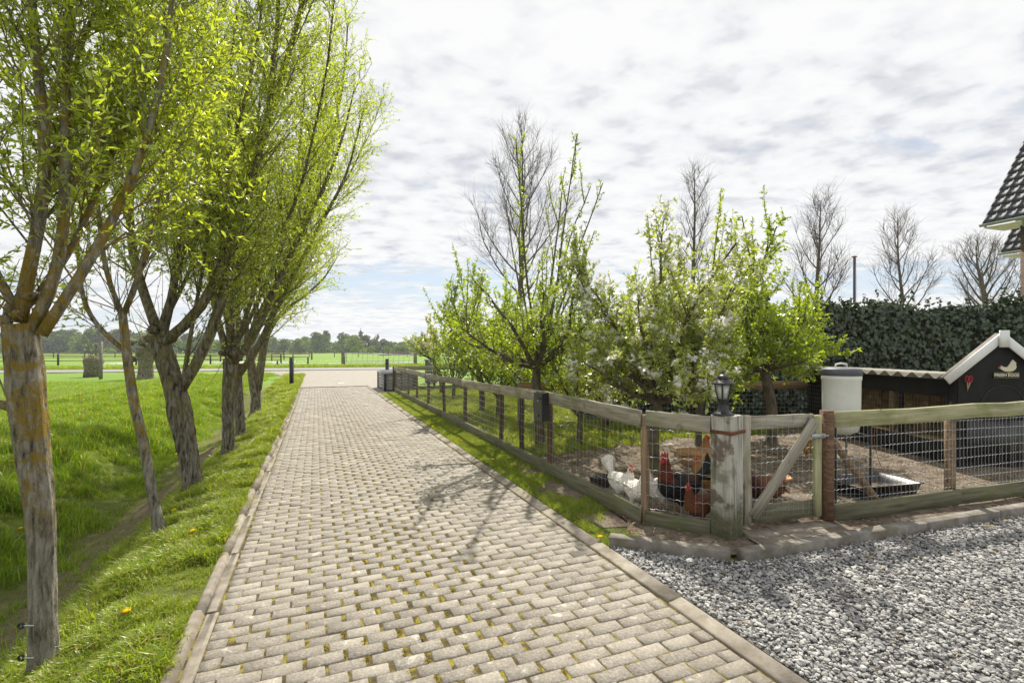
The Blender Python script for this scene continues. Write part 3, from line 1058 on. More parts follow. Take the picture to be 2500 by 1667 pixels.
def branchlets(twigs, wood, line, r0, spec, acc):
    """side branches and twigs along one limb; acc collects (points, tangents) for leaves"""
    n = len(line)
    seg = np.linalg.norm(np.diff(line, axis=0), axis=1)
    Lt = seg.sum()
    nb = max(2, int(Lt / spec['every']))
    for b in range(nb):
        f = spec['from'] + (1 - spec['from']) * (b + rng.random()) / nb
        i = min(int(f * (n - 1)), n - 2)
        p = line[i] + (line[i + 1] - line[i]) * (f * (n - 1) - i)
        T = unit(line[i + 1] - line[i])
        side = perp_dir(T)
        if 'pull' in spec:
            side = unit(side + np.array(spec['pull']) * 0.5)
        ang = spec['angle'] * rng.uniform(0.7, 1.25)
        d = unit(T * math.cos(ang) + side * math.sin(ang) + np.array([0, 0, spec['lift']]))
        L = spec['len'] * (0.35 + 0.65 * (1 - f)) * rng.uniform(0.6, 1.25)
        sub = walk(p, d, L, 6, 0.10, spec['curve'])
        rs = max(r0 * (1 - 0.75 * f) * 0.26, 0.0045)
        wood.tube(sub, np.linspace(rs, 0.0022, 7), 4)
        nt2 = max(2, int(L / spec['tevery']))
        for k in range(nt2):
            g = 0.12 + 0.88 * (k + rng.random()) / nt2
            j = min(int(g * 6), 5)
            q = sub[j] + (sub[j + 1] - sub[j]) * (g * 6 - j)
            T2 = unit(sub[j + 1] - sub[j])
            tl = spec['tlen'] * rng.uniform(0.5, 1.3) * (1.15 - 0.5 * g)
            tw = walk(q, T2 * 0.75 + perp_dir(T2) * 0.75 + np.array([0, 0, spec['tlift']]), tl, 4, 0.14, spec['tcurve'])
            twigs.tube(tw, np.linspace(0.0028, 0.0012, 5), 3)
            m = max(1, int(tl / spec['leaf']))
            h = rng.uniform(0.05, 1, m) * 4
            jj_ = np.minimum(h.astype(int), 3)
            acc.append((tw[jj_] + (tw[jj_ + 1] - tw[jj_]) * (h - jj_)[:, None], tw[jj_ + 1] - tw[jj_]))
        m = max(1, int(L * 0.5 / spec['leaf']))
        h = rng.uniform(2, 6, m); jj_ = np.minimum(h.astype(int), 5)
        acc.append((sub[jj_] + (sub[jj_ + 1] - sub[jj_]) * (h - jj_)[:, None], sub[jj_ + 1] - sub[jj_]))


def finish(t, twigs, wood, acc, leafmat, size, width, barkm, twigm=None, spread=0.8, droop=0.0, name='foliage'):
    if wood.n:
        part('branches', wood.mesh('branches', barkm, True), t, kind='stuff')
    if twigs.n:
        part('twigs', twigs.mesh('twigs', twigm or M['twig'], True), t, kind='stuff')
    if acc:
        P = np.concatenate([a for a, b in acc]); T = np.concatenate([b for a, b in acc])
        T /= np.linalg.norm(T, axis=1)[:, None] + 1e-9
        lg = Geo(); leaves(lg, P, T, size, width, spread, droop)
        part(name, lg.mesh(name, leafmat), t, kind='stuff')
        return P, T
    return None, None


WS = dict(every=0.12, angle=0.62, lift=0.12, len=1.6, curve=0.06, tevery=0.085, tlen=0.42, tlift=0.05, tcurve=-0.02, leaf=0.0155)
WS['from'] = 0.10


def willow(label, trunk, trunk_r, limbs, auto, head, spec, barkm, seed, size=0.05, k=20, furrow=0.07, burr=True, name='willow_tree', group='pollard willows along the ditch', leafm='willow_leaf'):
    """trunk: points; limbs: [(points, r0, r1)]; auto: list of (dir, length, r0) grown from head"""
    global rng
    keep_rng, rng = rng, np.random.default_rng(seed)
    base = trunk[0]
    t = thing(name, label, 'tree', tuple(base), group)
    P = resample(trunk, 26)
    rr = np.interp(np.linspace(0, 1, 26), np.linspace(0, 1, len(trunk_r)), trunk_r)
    rr[0] *= 1.25; rr[1] *= 1.1
    V, F = bark_tube(P, rr, k, 0.05, furrow, 9)
    part('trunk', mesh_np('trunk', V, np.concatenate([F, caps(k, 26)]), barkm, True), t)
    wood, twigs, acc = Geo(), Geo(), []
    if burr:                                    # the knobbly pollard head
        g = Geo()
        for i in range(12):
            c = head + rng.normal(0, 1, 3) * rr[-1] * np.array([0.55, 0.55, 0.8])
            a = walk(c, rng.normal(0, 1, 3) + [0, 0, 0.6], rr[-1] * 0.9, 4, 0.2)
            V, F = bark_tube(a, rr[-1] * np.array([0.40, 0.55, 0.50, 0.38, 0.22]) * rng.uniform(0.6, 1.0), 10, 0.2, 0.08, 4)
            g.put(V, np.concatenate([F, caps(10, 5)]))
        part('pollard_head', g.mesh('pollard_head', barkm, True), t)
    for pts, r0, r1 in limbs:
        L = resample(pts, 18)
        V, F = bark_tube(L, np.linspace(r0, r1, 18), 12, 0.05, 0.045, 5)
        part('limb', mesh_np('limb', V, np.concatenate([F, caps(12, 18)]), barkm, True), t)
        branchlets(twigs, wood, L, r0, spec, acc)
    for d, Ln, r0 in auto:
        st_ = head + unit(np.array(d)) * 0.05
        L = walk(st_, np.array(d), Ln, 14, 0.07, 0.05)
        V, F = bark_tube(L, np.linspace(r0 * 0.72, 0.007, 15), 9, 0.05, 0.03, 4)
        part('limb', mesh_np('limb', V, np.concatenate([F, caps(8, 15)[:0].reshape(0, 4)]), barkm, True), t)
        branchlets(twigs, wood, L, r0, spec, acc)
    for i in range(10):                         # water shoots round the head
        a = walk(head + rng.normal(0, 0.04, 3), rng.normal(0, 0.6, 3) + [0, 0, 1.0], rng.uniform(0.4, 0.9), 5, 0.08, 0.05)
        twigs.tube(a, np.linspace(0.006, 0.002, 6), 4)
        acc.append((a[2:], np.gradient(a, axis=0)[2:]))
    P, T = finish(t, twigs, wood, acc, M[leafm], size, 0.30, barkm)
    rng = keep_rng
    return t


def dline(Y, pts, dy=0.0):
    """points read off the photo at one depth (dy: metres deeper per point)"""
    return np.array([dx(u, v, Y + dy * i) for i, (u, v) in enumerate(pts)])


def w2r(wpx, Y):
    # widths read near the frame's edge are stretched by the wide lens
    th = {2.66: 0.59, 4.6: 0.64, 6.1: 0.64}.get(Y, 0.70)
    return wpx * K / FPX * Y / 2 * th


# nearest: lichened trunk, swollen head
Y = 2.66
tr = dline(Y, [(100, 1575), (99, 1400), (95, 1200), (72, 1000), (62, 900), (53, 810), (48, 745)])
willow('thick willow trunk patched with yellow lichen and a sawn side stub', tr, [w2r(88, Y), w2r(78, Y), w2r(74, Y), w2r(84, Y), w2r(94, Y), w2r(104, Y), w2r(96, Y)],
       [(dline(Y, [(45, 740), (52, 660), (85, 560), (110, 400), (96, 240), (75, 60), (60, -200), (40, -520)], 0.03), w2r(48, Y), 0.012),
        (dline(Y, [(70, 760), (125, 680), (148, 560), (150, 400), (148, 220), (158, 20), (170, -240), (190, -560)], 0.05), w2r(44, Y), 0.012),
        (dline(Y, [(95, 770), (150, 690), (205, 600), (262, 505), (300, 420), (345, 300), (385, 130), (400, -60), (420, -320)], 0.06), w2r(42, Y), 0.010),
        (dline(Y, [(60, 960), (20, 930), (-30, 925), (-80, 880), (-120, 780)], 0.0), w2r(40, Y), 0.012)],
       [((-0.35, 0.5, 1.0), 3.6, 0.03), ((-0.7, -0.05, 1.0), 3.2, 0.03), ((0.3, 0.9, 1.2), 3.2, 0.028)], dx(45, 720, Y),
       dict(WS, len=1.2, every=0.10, leaf=0.017), M['bark_lichen'], 41, 0.043, 44, 0.085)

# thin leaning stem
Y = 4.6
tr = dline(Y, [(366, 1222), (350, 1130), (326, 1000), (306, 920), (292, 820), (284, 745), (281, 715)])
willow('slender leaning willow with orange lichen up its pale stem', tr, [w2r(34, Y), w2r(30, Y), w2r(30, Y), w2r(29, Y), w2r(29, Y), w2r(27, Y), w2r(24, Y)],
       [(dline(Y, [(288, 806), (240, 768), (205, 725), (186, 680), (182, 600), (165, 480), (150, 350)]), w2r(17, Y), 0.008),
        (dline(Y, [(282, 725), (255, 665), (238, 600), (225, 480), (215, 330), (210, 150)]), w2r(18, Y), 0.008),
        (dline(Y, [(284, 722), (318, 645), (335, 560), (372, 440), (395, 300), (410, 140), (430, -40)]), w2r(19, Y), 0.008)],
       [((0.1, 0.7, 1.2), 2.6, 0.022)], dx(282, 722, Y), dict(WS, len=1.15, every=0.13), M['bark_lichen'], 42, 0.044, 18, 0.03, burr=False)

# deeply furrowed, forked at knee height of its crown
Y = 6.1
tr = dline(Y, [(446, 1122), (432, 1040), (418, 970), (404, 900), (388, 850), (372, 805), (362, 772)])
willow('furrowed willow forking low, one limb arching towards the driveway', tr, [w2r(56, Y), w2r(54, Y), w2r(60, Y), w2r(70, Y), w2r(60, Y), w2r(58, Y), w2r(62, Y)],
       [(dline(Y, [(408, 905), (448, 858), (480, 792), (508, 705), (532, 600), (562, 480), (600, 330), (642, 190), (690, 40), (720, -120), (750, -330)], 0.02), w2r(38, Y), 0.014),
        (dline(Y, [(378, 785), (452, 738), (500, 640), (545, 512), (585, 400), (612, 290), (632, 160), (640, 0), (650, -220)], -0.03), w2r(36, Y), 0.012),
        (dline(Y, [(368, 778), (345, 715), (322, 650), (302, 590), (296, 480), (300, 330), (310, 150), (300, -80)], 0.03), w2r(34, Y), 0.012),
        (dline(Y, [(374, 770), (392, 700), (408, 620), (410, 520), (402, 400), (420, 250), (440, 60), (450, -150)], 0.04), w2r(30, Y), 0.012),
        (dline(Y, [(420, 880), (436, 780), (452, 690), (470, 600), (480, 500), (500, 380)], -0.02), w2r(16, Y), 0.008)],
       [((0.8, -0.5, 1.5), 4.6, 0.045), ((0.2, 1.0, 1.8), 4.4, 0.04)], dx(362, 768, Y), dict(WS, every=0.13, leaf=0.017), M['bark'], 43, 0.042, 36, 0.11)

Y = 7.95
tr = dline(Y, [(525, 1042), (524, 960), (527, 880), (530, 825)])
willow('straight furrowed willow beside the driveway with brushy shoots at its head', tr, [w2r(36, Y), w2r(33, Y), w2r(37, Y), w2r(40, Y)],
       [(dline(Y, [(532, 840), (578, 792), (606, 728), (640, 640), (690, 540), (740, 440), (785, 330), (815, 200)], -0.05), w2r(22, Y), 0.010),
        (dline(Y, [(528, 830), (505, 760), (488, 690), (480, 560), (470, 400), (465, 200), (470, 0)], 0.02), w2r(22, Y), 0.010)],
       [((0.25, -0.2, 1.4), 6.4, 0.055), ((0.5, 0.5, 1.3), 6.2, 0.05), ((0.75, -0.35, 1.2), 5.6, 0.05), ((-0.4, 0.3, 1.4), 5.6, 0.05), ((0.35, -0.9, 1.5), 5.4, 0.045)],
       dx(530, 812, Y), dict(WS, every=0.15, tevery=0.09, leaf=0.021), M['bark'], 44, 0.047, 20, 0.08)

Y = 9.65
tr = dline(Y, [(554, 1000), (549, 920), (545, 860), (545, 835)])
willow('grey willow standing close behind a straight one, limb bent over the kerb', tr, [w2r(30, Y), w2r(27, Y), w2r(27, Y), w2r(28, Y)],
       [(dline(Y, [(550, 858), (590, 810), (612, 760), (640, 690), (690, 600), (745, 500), (800, 400), (835, 250)], -0.04), w2r(22, Y), 0.010)],
       [((0.15, -0.2, 1.4), 7.0, 0.06), ((0.6, 0.4, 1.3), 6.4, 0.05), ((0.65, -0.45, 1.15), 6.0, 0.05), ((-0.4, 0.4, 1.4), 6.0, 0.05)],
       dx(546, 830, Y), dict(WS, every=0.16, tevery=0.095, leaf=0.026), M['bark'], 45, 0.052, 16, 0.08)

Y = 12.6
tr = dline(Y, [(588, 955), (588, 915), (586, 885), (578, 840), (570, 795)])
willow('last willow of the row, splitting into twin stems above the ditch end', tr, [w2r(34, Y), w2r(28, Y), w2r(34, Y), w2r(24, Y), w2r(26, Y)],
       [(dline(Y, [(592, 895), (601, 845), (603, 780), (620, 730), (648, 660), (680, 560), (715, 470), (750, 360), (790, 200), (800, 40)], -0.02), w2r(24, Y), 0.012),
        (dline(Y, [(606, 770), (650, 715), (700, 680), (745, 640), (775, 590)], -0.05), w2r(13, Y), 0.008)],
       [((0.1, -0.2, 1.4), 8.0, 0.07), ((0.6, 0.3, 1.3), 7.4, 0.06), ((-0.4, 0.2, 1.4), 7.0, 0.06), ((0.6, -0.6, 1.2), 6.6, 0.05)],
       dx(570, 788, Y), dict(WS, every=0.18, tevery=0.10, leaf=0.032, len=1.9, tlen=0.5), M['bark'], 46, 0.064, 16, 0.08)

# a small pollard and a stump near the public road
g0 = ground_at(357, 925)
tr = np.array([g0, g0 + [0, 0, 0.9], g0 + [0.05, 0, 1.7]])
willow('small dark pollard with a twiggy head by the far road', tr, [0.40, 0.36, 0.5], [], [((-0.6, 0, 1), 2.2, 0.05), ((0.7, 0, 1), 2.2, 0.05), ((0.1, 0.4, 1), 2.6, 0.05)],
       g0 + [0, 0, 1.7], dict(WS, every=0.5, tevery=0.25, leaf=0.10), M['bark'], 47, 0.10, 12, 0.1, group=None, name='pollard_tree')

# ------------------------------------------------------------------ orchard trees
OS = dict(every=0.10, angle=0.75, lift=0.15, len=0.75, curve=0.05, tevery=0.065, tlen=0.22, tlift=0.10, tcurve=0.03, leaf=0.012)
OS['from'] = 0.12


def orchard(label, base, trunk, r, limbs, shoots, spec, leafm, size, width, seed, blossom=0, pet='petal', flower=0.032, name='fruit_tree', droop=0.1, cluster=0.055, group='orchard trees behind the wire fence'):
    global rng
    keep_rng, rng = rng, np.random.default_rng(seed)
    t = thing(name, label, 'tree', tuple(base), group)
    P = resample(trunk, 14)
    V, F = bark_tube(P, np.interp(np.linspace(0, 1, 14), [0, 0.12, 1], [r * 1.35, r, r * 0.85]), 14, 0.08, 0.04, 5)
    part('trunk', mesh_np('trunk', V, np.concatenate([F, caps(14, 14)]), M['orchard_bark'], True), t)
    wood, twigs, acc = Geo(), Geo(), []
    for d, L, r0, up in limbs:
        l = walk(trunk[-1] - np.array([0, 0, 0.05]), d, L, 10, 0.12 if L < 2.5 or d[2] < 0.9 else 0.045, up)
        V, F = bark_tube(l, np.linspace(r0, 0.008, 11), 8, 0.08, 0.03, 3)
        part('limb', mesh_np('limb', V, F, M['orchard_bark'], True), t)
        branchlets(twigs, wood, l, r0, spec if L < 2.5 or d[2] < 0.9 else dict(spec, every=spec['every'] * 1.6, len=0.32, tlen=0.13, leaf=spec['leaf'] * 1.3), acc)
        for j in range(shoots):                 # upright shoots off the limb
            q = l[rng.integers(2, 10)]
            sh = walk(q, np.array([rng.normal(0, 0.22), rng.normal(0, 0.22), 1.0]), rng.uniform(0.6, 1.3) * spec.get('shoot', 1.0), 8, 0.05, 0.06)
            wood.tube(sh, np.linspace(0.010, 0.003, 9), 5)
            n = int(len(sh) * spec.get('shoot_leaf', 9))
            h = rng.uniform(1.5, 8, n); k = np.minimum(h.astype(int), 7)
            acc.append((sh[k] + (sh[k + 1] - sh[k]) * (h - k)[:, None], (sh[k + 1] - sh[k]) + rng.normal(0, 0.08, (n, 3))))
    P, T = finish(t, twigs, wood, acc, M[leafm], size, width, M['orchard_bark'], M['bare_twig'], 0.9, droop)
    if blossom:
        pick = rng.choice(len(P), blossom, replace=False)
        fg = Geo()
        for c in P[pick]:
            nf = rng.integers(7, 12)
            C = c + rng.normal(0, cluster * 0.6, (nf, 3)) + [0, 0, 0.02]
            for q in C:                         # five petals round a centre
                nrm = unit(rng.normal(0, 1, 3) + [0, -0.2, 0.9])
                a = perp_dir(nrm); b = np.cross(nrm, a)
                for j in range(5):
                    an = j * 1.2566 + rng.normal(0, 0.1)
                    e = a * math.cos(an) + b * math.sin(an); f = np.cross(nrm, e)
                    fs = flower * rng.uniform(0.8, 1.2) * 0.5
                    fg.put([q, q + e * fs * 0.6 + f * fs * 0.42 + nrm * fs * 0.2, q + e * fs * 1.1 + nrm * fs * 0.35, q + e * fs * 0.6 - f * fs * 0.42 + nrm * fs * 0.2], [(0, 1, 2, 3)])
        part('blossom', fg.mesh('blossom', M[pet]), t, kind='stuff')
    rng = keep_rng
    return t


def fan(n, out, up, L, r0, seed, lift=0.08, tilt=(0, 0)):
    r = np.random.default_rng(seed)
    res = []
    for i in range(n):
        a = 6.283 * (i + r.uniform(-0.25, 0.25)) / n
        res.append(((math.cos(a) * out + tilt[0], math.sin(a) * out + tilt[1], up * r.uniform(0.7, 1.3)), L * r.uniform(0.8, 1.2), r0, lift))
    return res


b = ground_at(1320, 1086)
orchard('tall fruit tree with dark forked trunk and long upright shoots beside the mailbox', b, np.array([b - [0, 0, 0.05], b + [-0.03, 0, 0.5], b + [-0.08, 0.02, 1.0], b + [-0.06, 0.02, 1.35]]), 0.085,
        fan(10, 0.95, 0.5, 1.75, 0.045, 1, 0.04) + [((-0.12, 0.1, 1.0), 3.0, 0.022, 0.03), ((0.0, -0.1, 1.0), 3.6, 0.024, 0.03), ((0.12, 0.15, 1.0), 3.8, 0.024, 0.03), ((0.24, 0.0, 1.0), 3.3, 0.022, 0.03), ((0.34, 0.1, 1.0), 3.9, 0.022, 0.03), ((0.46, -0.1, 1.0), 3.2, 0.020, 0.03), ((0.4, 0.2, 1.0), 2.8, 0.020, 0.03)],
        2, dict(OS, leaf=0.021, len=0.7, every=0.11, shoot=0.9, shoot_leaf=6), 'shrub_leaf', 0.05, 0.5, 51, 60)
b = ground_at(1601, 1150)
orchard('wide fruit tree laden with white blossom clusters behind the lantern', b, np.array([b - [0, 0, 0.05], b + [-0.03, 0.02, 0.45], b + [0.02, 0.03, 0.80], b + [0.05, 0.05, 0.95]]), 0.07,
        fan(8, 0.9, 0.75, 1.6, 0.04, 2, 0.05, (0.10, 0.1)) + fan(7, 1.0, 0.28, 1.25, 0.03, 12, 0.02, (0.05, 0.0)) + fan(6, 0.32, 1.0, 2.2, 0.032, 3, 0.03, (0.05, 0.0)),
        3, dict(OS, leaf=0.0195, len=0.75, every=0.105, tlen=0.24, shoot=0.8, shoot_leaf=10), 'pear_leaf', 0.058, 0.42, 52, 620, flower=0.056, droop=0.35, cluster=0.045)
b = ground_at(1883, 1090)
orchard('fresh green fruit tree standing in the soil between gate and back fence', b, np.array([b - [0, 0, 0.05], b + [0.02, 0, 0.6], b + [-0.05, 0, 1.0], b + [-0.12, 0.02, 1.30]]), 0.09,
        fan(8, 0.9, 0.65, 1.35, 0.04, 4, 0.05, (-0.12, 0)) + fan(8, 1.0, 0.12, 1.15, 0.03, 14, -0.03, (0.0, 0)) + [((-0.2, 0.1, 1.0), 2.4, 0.035, 0.02), ((-0.05, 0.0, 1.0), 2.6, 0.035, 0.02), ((0.1, 0.1, 1.0), 2.2, 0.03, 0.02)],
        2, dict(OS, leaf=0.013, len=0.7, every=0.10, shoot=0.8, shoot_leaf=8), 'shrub_leaf', 0.052, 0.48, 53, 26)
b = ground_at(1177, 1005)
orchard('loose yellow-green fruit tree near the far end of the fenced lawn', b, np.array([b - [0, 0, 0.05], b + [0.0, 0, 0.5], b + [-0.08, 0, 0.9], b + [-0.05, 0.0, 1.15]]), 0.075,
        fan(7, 0.75, 0.8, 1.9, 0.045, 6, 0.06, (-0.25, 0)) + [((-0.5, 0.1, 1.0), 2.6, 0.03, 0.05), ((-0.1, 0.0, 1.0), 2.4, 0.03, 0.02)],
        3, dict(OS, leaf=0.020, len=0.8, every=0.12, tlen=0.3, shoot=1.1, shoot_leaf=10), 'shrub_leaf', 0.07, 0.42, 54, 20, flower=0.05)
b = ground_at(1080, 962)
orchard('small crooked fruit tree with pinkish blossom near the storage box', b, np.array([b - [0, 0, 0.05], b + [-0.05, 0, 0.6], b + [-0.2, 0, 1.0], b + [-0.3, 0.0, 1.25]]), 0.085,
        fan(6, 0.85, 0.6, 1.25, 0.04, 7, 0.06, (-0.35, 0)), 1, dict(OS, leaf=0.03, len=0.6, every=0.15), 'pear_leaf', 0.085, 0.5, 55, 60, 'pink_petal', 0.06)
b = ground_at(1105, 978)
orchard('thin sapling on the lawn between two fruit trees', b, np.array([b - [0, 0, 0.05], b + [0.02, 0, 0.7], b + [0.06, 0, 1.3]]), 0.03,
        fan(4, 0.6, 0.9, 0.9, 0.015, 8), 1, dict(OS, leaf=0.05, len=0.4, every=0.25), 'shrub_leaf', 0.07, 0.45, 56, 0)
b = np.array([3.06, 7.95, 0.0])
orchard('dark stemmed fruit tree hidden behind the white blossom', b, np.array([b - [0, 0, 0.05], b + [0.02, 0, 0.6], b + [0.02, 0, 1.2]]), 0.055,
        fan(6, 0.7, 0.9, 1.35, 0.03, 9, 0.05), 2, dict(OS, leaf=0.019, len=0.6, every=0.12), 'apple_leaf', 0.055, 0.45, 57, 25)
b = np.array([0.75, 10.6, 0.0])
orchard('bushy shrub sprouting yellow-green shoots behind the mailbox', b, np.array([b - [0, 0, 0.05], b + [0.02, 0, 0.2], b + [0.02, 0, 0.35]]), 0.04,
        fan(9, 0.75, 0.7, 1.5, 0.02, 10, 0.05), 2, dict(OS, leaf=0.02, len=0.6, every=0.11), 'shrub_leaf', 0.06, 0.5, 58, 0, name='garden_shrub', group=None)

b = np.array([-1.3, 12.6, 0.0])
for (lab, b, n_, L_, seed, lm, bl) in (
        ('loose yellow-green bush growing between two fruit trees on the lawn', (-0.35, 11.6, 0), 9, 1.75, 91, 'shrub_leaf', 30),
        ('dense green bush against the far plank fence', (-2.0, 16.6, 0), 9, 1.5, 92, 'apple_leaf', 0),
        ('rounded leafy bush in front of the ivy hedge end', (1.75, 9.3, 0), 7, 1.35, 93, 'shrub_leaf', 40),
        ('bright leafy bush filling the space between mailbox tree and white blossom', (1.15, 8.3, 0), 7, 1.35, 95, 'shrub_leaf', 30),
        ('wide low bush behind the loose fruit tree near the back fence', (0.2, 14.0, 0), 9, 1.9, 94, 'apple_leaf', 0)):
    b = np.array(b, float)
    orchard(lab, b, np.array([b - [0, 0, 0.05], b + [0.02, 0, 0.25], b + [0.02, 0, 0.5]]), 0.05, fan(n_, 0.75, 0.8, L_, 0.025, seed, 0.06), 2,
            dict(OS, leaf=0.028, len=0.7, every=0.13), lm, 0.058, 0.48, seed, bl, name='garden_shrub', group=None)

# ------------------------------------------------------------------ bare trees behind the garden
def bare(label, u, Y, trunk_h, top_v, r, form, seed, n1, lean=0.0, low=None):
    global rng
    keep_rng, rng = rng, np.random.default_rng(seed)
    b = np.array([(u - 1250) / FPX * Y, Y, 0.0])
    H = CH + (HZ - top_v) / FPX * Y
    t = thing('bare_tree', label, 'tree', tuple(b), 'leafless trees beyond the garden')
    wood, twigs = Geo(), Geo()
    tr = walk(b - [0, 0, 0.1], (lean, 0, 1), H * 0.96, 16, 0.025, 0.05)
    V, F = bark_tube(tr, np.linspace(r, 0.012, 17), 9, 0.06, 0.02, 4)
    part('trunk', mesh_np('trunk', V, F, M['orchard_bark'], True), t)
    for i in range(n1):
        f = trunk_h + (0.97 - trunk_h) * (i + rng.random()) / n1
        k = min(int(f * 16), 15)
        p = tr[k] + (tr[k + 1] - tr[k]) * (f * 16 - k)
        a = 2.4 * i + rng.normal(0, 0.4)
        g = (f - trunk_h) / (1 - trunk_h)
        Lb = H * form * (1 - g) ** 0.75 * rng.uniform(0.75, 1.15) + 0.3
        d = np.array([math.cos(a), math.sin(a), 0.75 + 0.5 * g])
        br = walk(p, d, Lb, 9, 0.07, 0.13)
        wood.tube(br, np.linspace(max(r * 0.28 * (1 - 0.7 * g), 0.010), 0.005, 10), 5)
        for j in range(int(5 + Lb * 3.0)):
            h = 0.15 + 0.85 * rng.random(); m = min(int(h * 9), 8)
            q = br[m]; T2 = unit(br[m + 1] - br[m])
            L2 = Lb * 0.42 * (1.1 - h) * rng.uniform(0.6, 1.3) + 0.25
            sb = walk(q, T2 * 0.8 + perp_dir(T2) * 0.65 + [0, 0, 0.2], L2, 5, 0.12, 0.08)
            wood.tube(sb, np.linspace(0.009, 0.0035, 6), 4)
            for l in range(int(3 + L2 * 4)):
                m2 = rng.integers(1, 6)
                T3 = unit(sb[m2] - sb[m2 - 1])
                tw = walk(sb[m2], T3 * 0.8 + perp_dir(T3) * 0.6 + [0, 0, 0.1], rng.uniform(0.25, 0.7) * (0.6 + 0.05 * H), 3, 0.14, 0.08)
                twigs.tube(tw, np.linspace(0.0045, 0.002, 4), 3)
    part('branches', wood.mesh('branches', M['bare_twig'], True), t, kind='stuff')
    part('twigs', twigs.mesh('twigs', M['bare_twig'], True), t, kind='stuff')
    rng = keep_rng


bare('tallest leafless poplar rising above the orchard with a straight trunk', 1265, 25, 0.30, 285, 0.20, 0.40, 61, 26)
bare('leafless tree with its bare top showing above the blossoming fruit tree', 1685, 24, 0.25, 400, 0.17, 0.26, 62, 22)
bare('leafless vase-shaped tree between the green fruit tree and the flagpole', 1990, 20, 0.34, 450, 0.15, 0.34, 63, 20)
bare('slim leafless tree standing between flagpole and spreading bare tree', 2212, 22, 0.40, 505, 0.14, 0.30, 64, 18)
bare('broad leafless tree spreading over the ivy hedge close to the house', 2425, 24, 0.33, 575, 0.26, 0.50, 65, 24)
# ------------------------------------------------------------------ wood, wire and metal
M['rail'] = mk('weathered board', [(0.28, (0.15, 0.135, 0.10)), (0.5, (0.30, 0.275, 0.215)), (0.72, (0.42, 0.395, 0.325))], scale=5, detail=9, stretch=(0.5, 7, 7), rough=0.88, bump=0.5, bscale=9, dist=0.006,
               rnd=0.12, over=[((0.14, 0.16, 0.055), 2.6, 0.50, 0.68, 0.55), ((0.10, 0.085, 0.06), 6, 0.60, 0.70, 0.5)])
M['rail_green'] = mk('algae-stained board', [(0.28, (0.17, 0.165, 0.085)), (0.5, (0.32, 0.31, 0.175)), (0.72, (0.44, 0.42, 0.27))], scale=4, detail=9, stretch=(0.5, 7, 7), rough=0.85, bump=0.5, bscale=9, dist=0.006,
                     rnd=0.1, over=[((0.16, 0.19, 0.05), 2.2, 0.46, 0.64, 0.6), ((0.13, 0.10, 0.06), 7, 0.62, 0.70, 0.5)])
M['base_board'] = mk('mossy base board', [(0.28, (0.075, 0.07, 0.045)), (0.5, (0.15, 0.145, 0.09)), (0.72, (0.23, 0.22, 0.15))], scale=5, detail=9, stretch=(0.5, 7, 7), rough=0.9, bump=0.5, bscale=10, dist=0.006,
                     rnd=0.12, over=[((0.12, 0.15, 0.04), 2.5, 0.5, 0.68, 0.6)])
M['post'] = mk('brown stained post', [(0.28, (0.045, 0.028, 0.018)), (0.5, (0.12, 0.07, 0.042)), (0.72, (0.21, 0.13, 0.08))], scale=5, detail=8, stretch=(0.5, 8, 8), rough=0.8, bump=0.6, bscale=9, dist=0.008, rnd=0.2)
M['post_dark'] = mk('dark post', [(0.3, (0.025, 0.022, 0.02)), (0.7, (0.07, 0.06, 0.052))], scale=5, detail=8, stretch=(0.5, 8, 8), rough=0.8, bump=0.6, bscale=9, dist=0.008, rnd=0.15)
M['post_pale'] = mk('sun-bleached brown post', [(0.28, (0.10, 0.065, 0.038)), (0.5, (0.24, 0.165, 0.10)), (0.72, (0.36, 0.26, 0.165))], scale=5, detail=8, stretch=(0.5, 8, 8), rough=0.8, bump=0.6, bscale=9, dist=0.008, rnd=0.15)
M['new_rail'] = mk('newer brown rail', [(0.28, (0.16, 0.10, 0.055)), (0.5, (0.26, 0.165, 0.09)), (0.72, (0.35, 0.235, 0.135))], scale=5, detail=8, stretch=(0.5, 7, 7), rough=0.8, bump=0.4, bscale=9, dist=0.005, rnd=0.1)
M['wire'] = mk('galvanised wire', [(0.3, (0.38, 0.39, 0.40)), (0.7, (0.6, 0.61, 0.62))], scale=40, rough=0.42, metal=0.75, bump=0.0, coord='World')
M['zinc'] = mk('galvanised steel', [(0.3, (0.34, 0.36, 0.38)), (0.7, (0.52, 0.54, 0.56))], scale=20, rough=0.45, metal=0.7, bump=0.1)
M['black'] = mk('black paint', [(0.3, (0.012, 0.012, 0.014)), (0.7, (0.028, 0.028, 0.03))], scale=14, rough=0.38, bump=0.08, spec=0.5, rvar=0.2)
M['black_wood'] = mk('black stained boards', [(0.3, (0.008, 0.008, 0.009)), (0.7, (0.020, 0.019, 0.019))], scale=4, detail=8, stretch=(1, 1, 1), rough=0.75, bump=0.3, bscale=20, dist=0.003, over=[((0.05, 0.048, 0.045), 5, 0.62, 0.72, 0.5)])
M['white_paint'] = mk('white paint', [(0.3, (0.70, 0.70, 0.69)), (0.7, (0.80, 0.80, 0.79))], scale=8, rough=0.5, bump=0.1, over=[((0.45, 0.44, 0.40), 9, 0.62, 0.72, 0.4)])
M['rust'] = mk('rusty band', [(0.3, (0.09, 0.035, 0.02)), (0.7, (0.22, 0.09, 0.045))], scale=30, rough=0.85, bump=0.4)


def P3(p, z):
    return np.array([p[0], p[1], z])


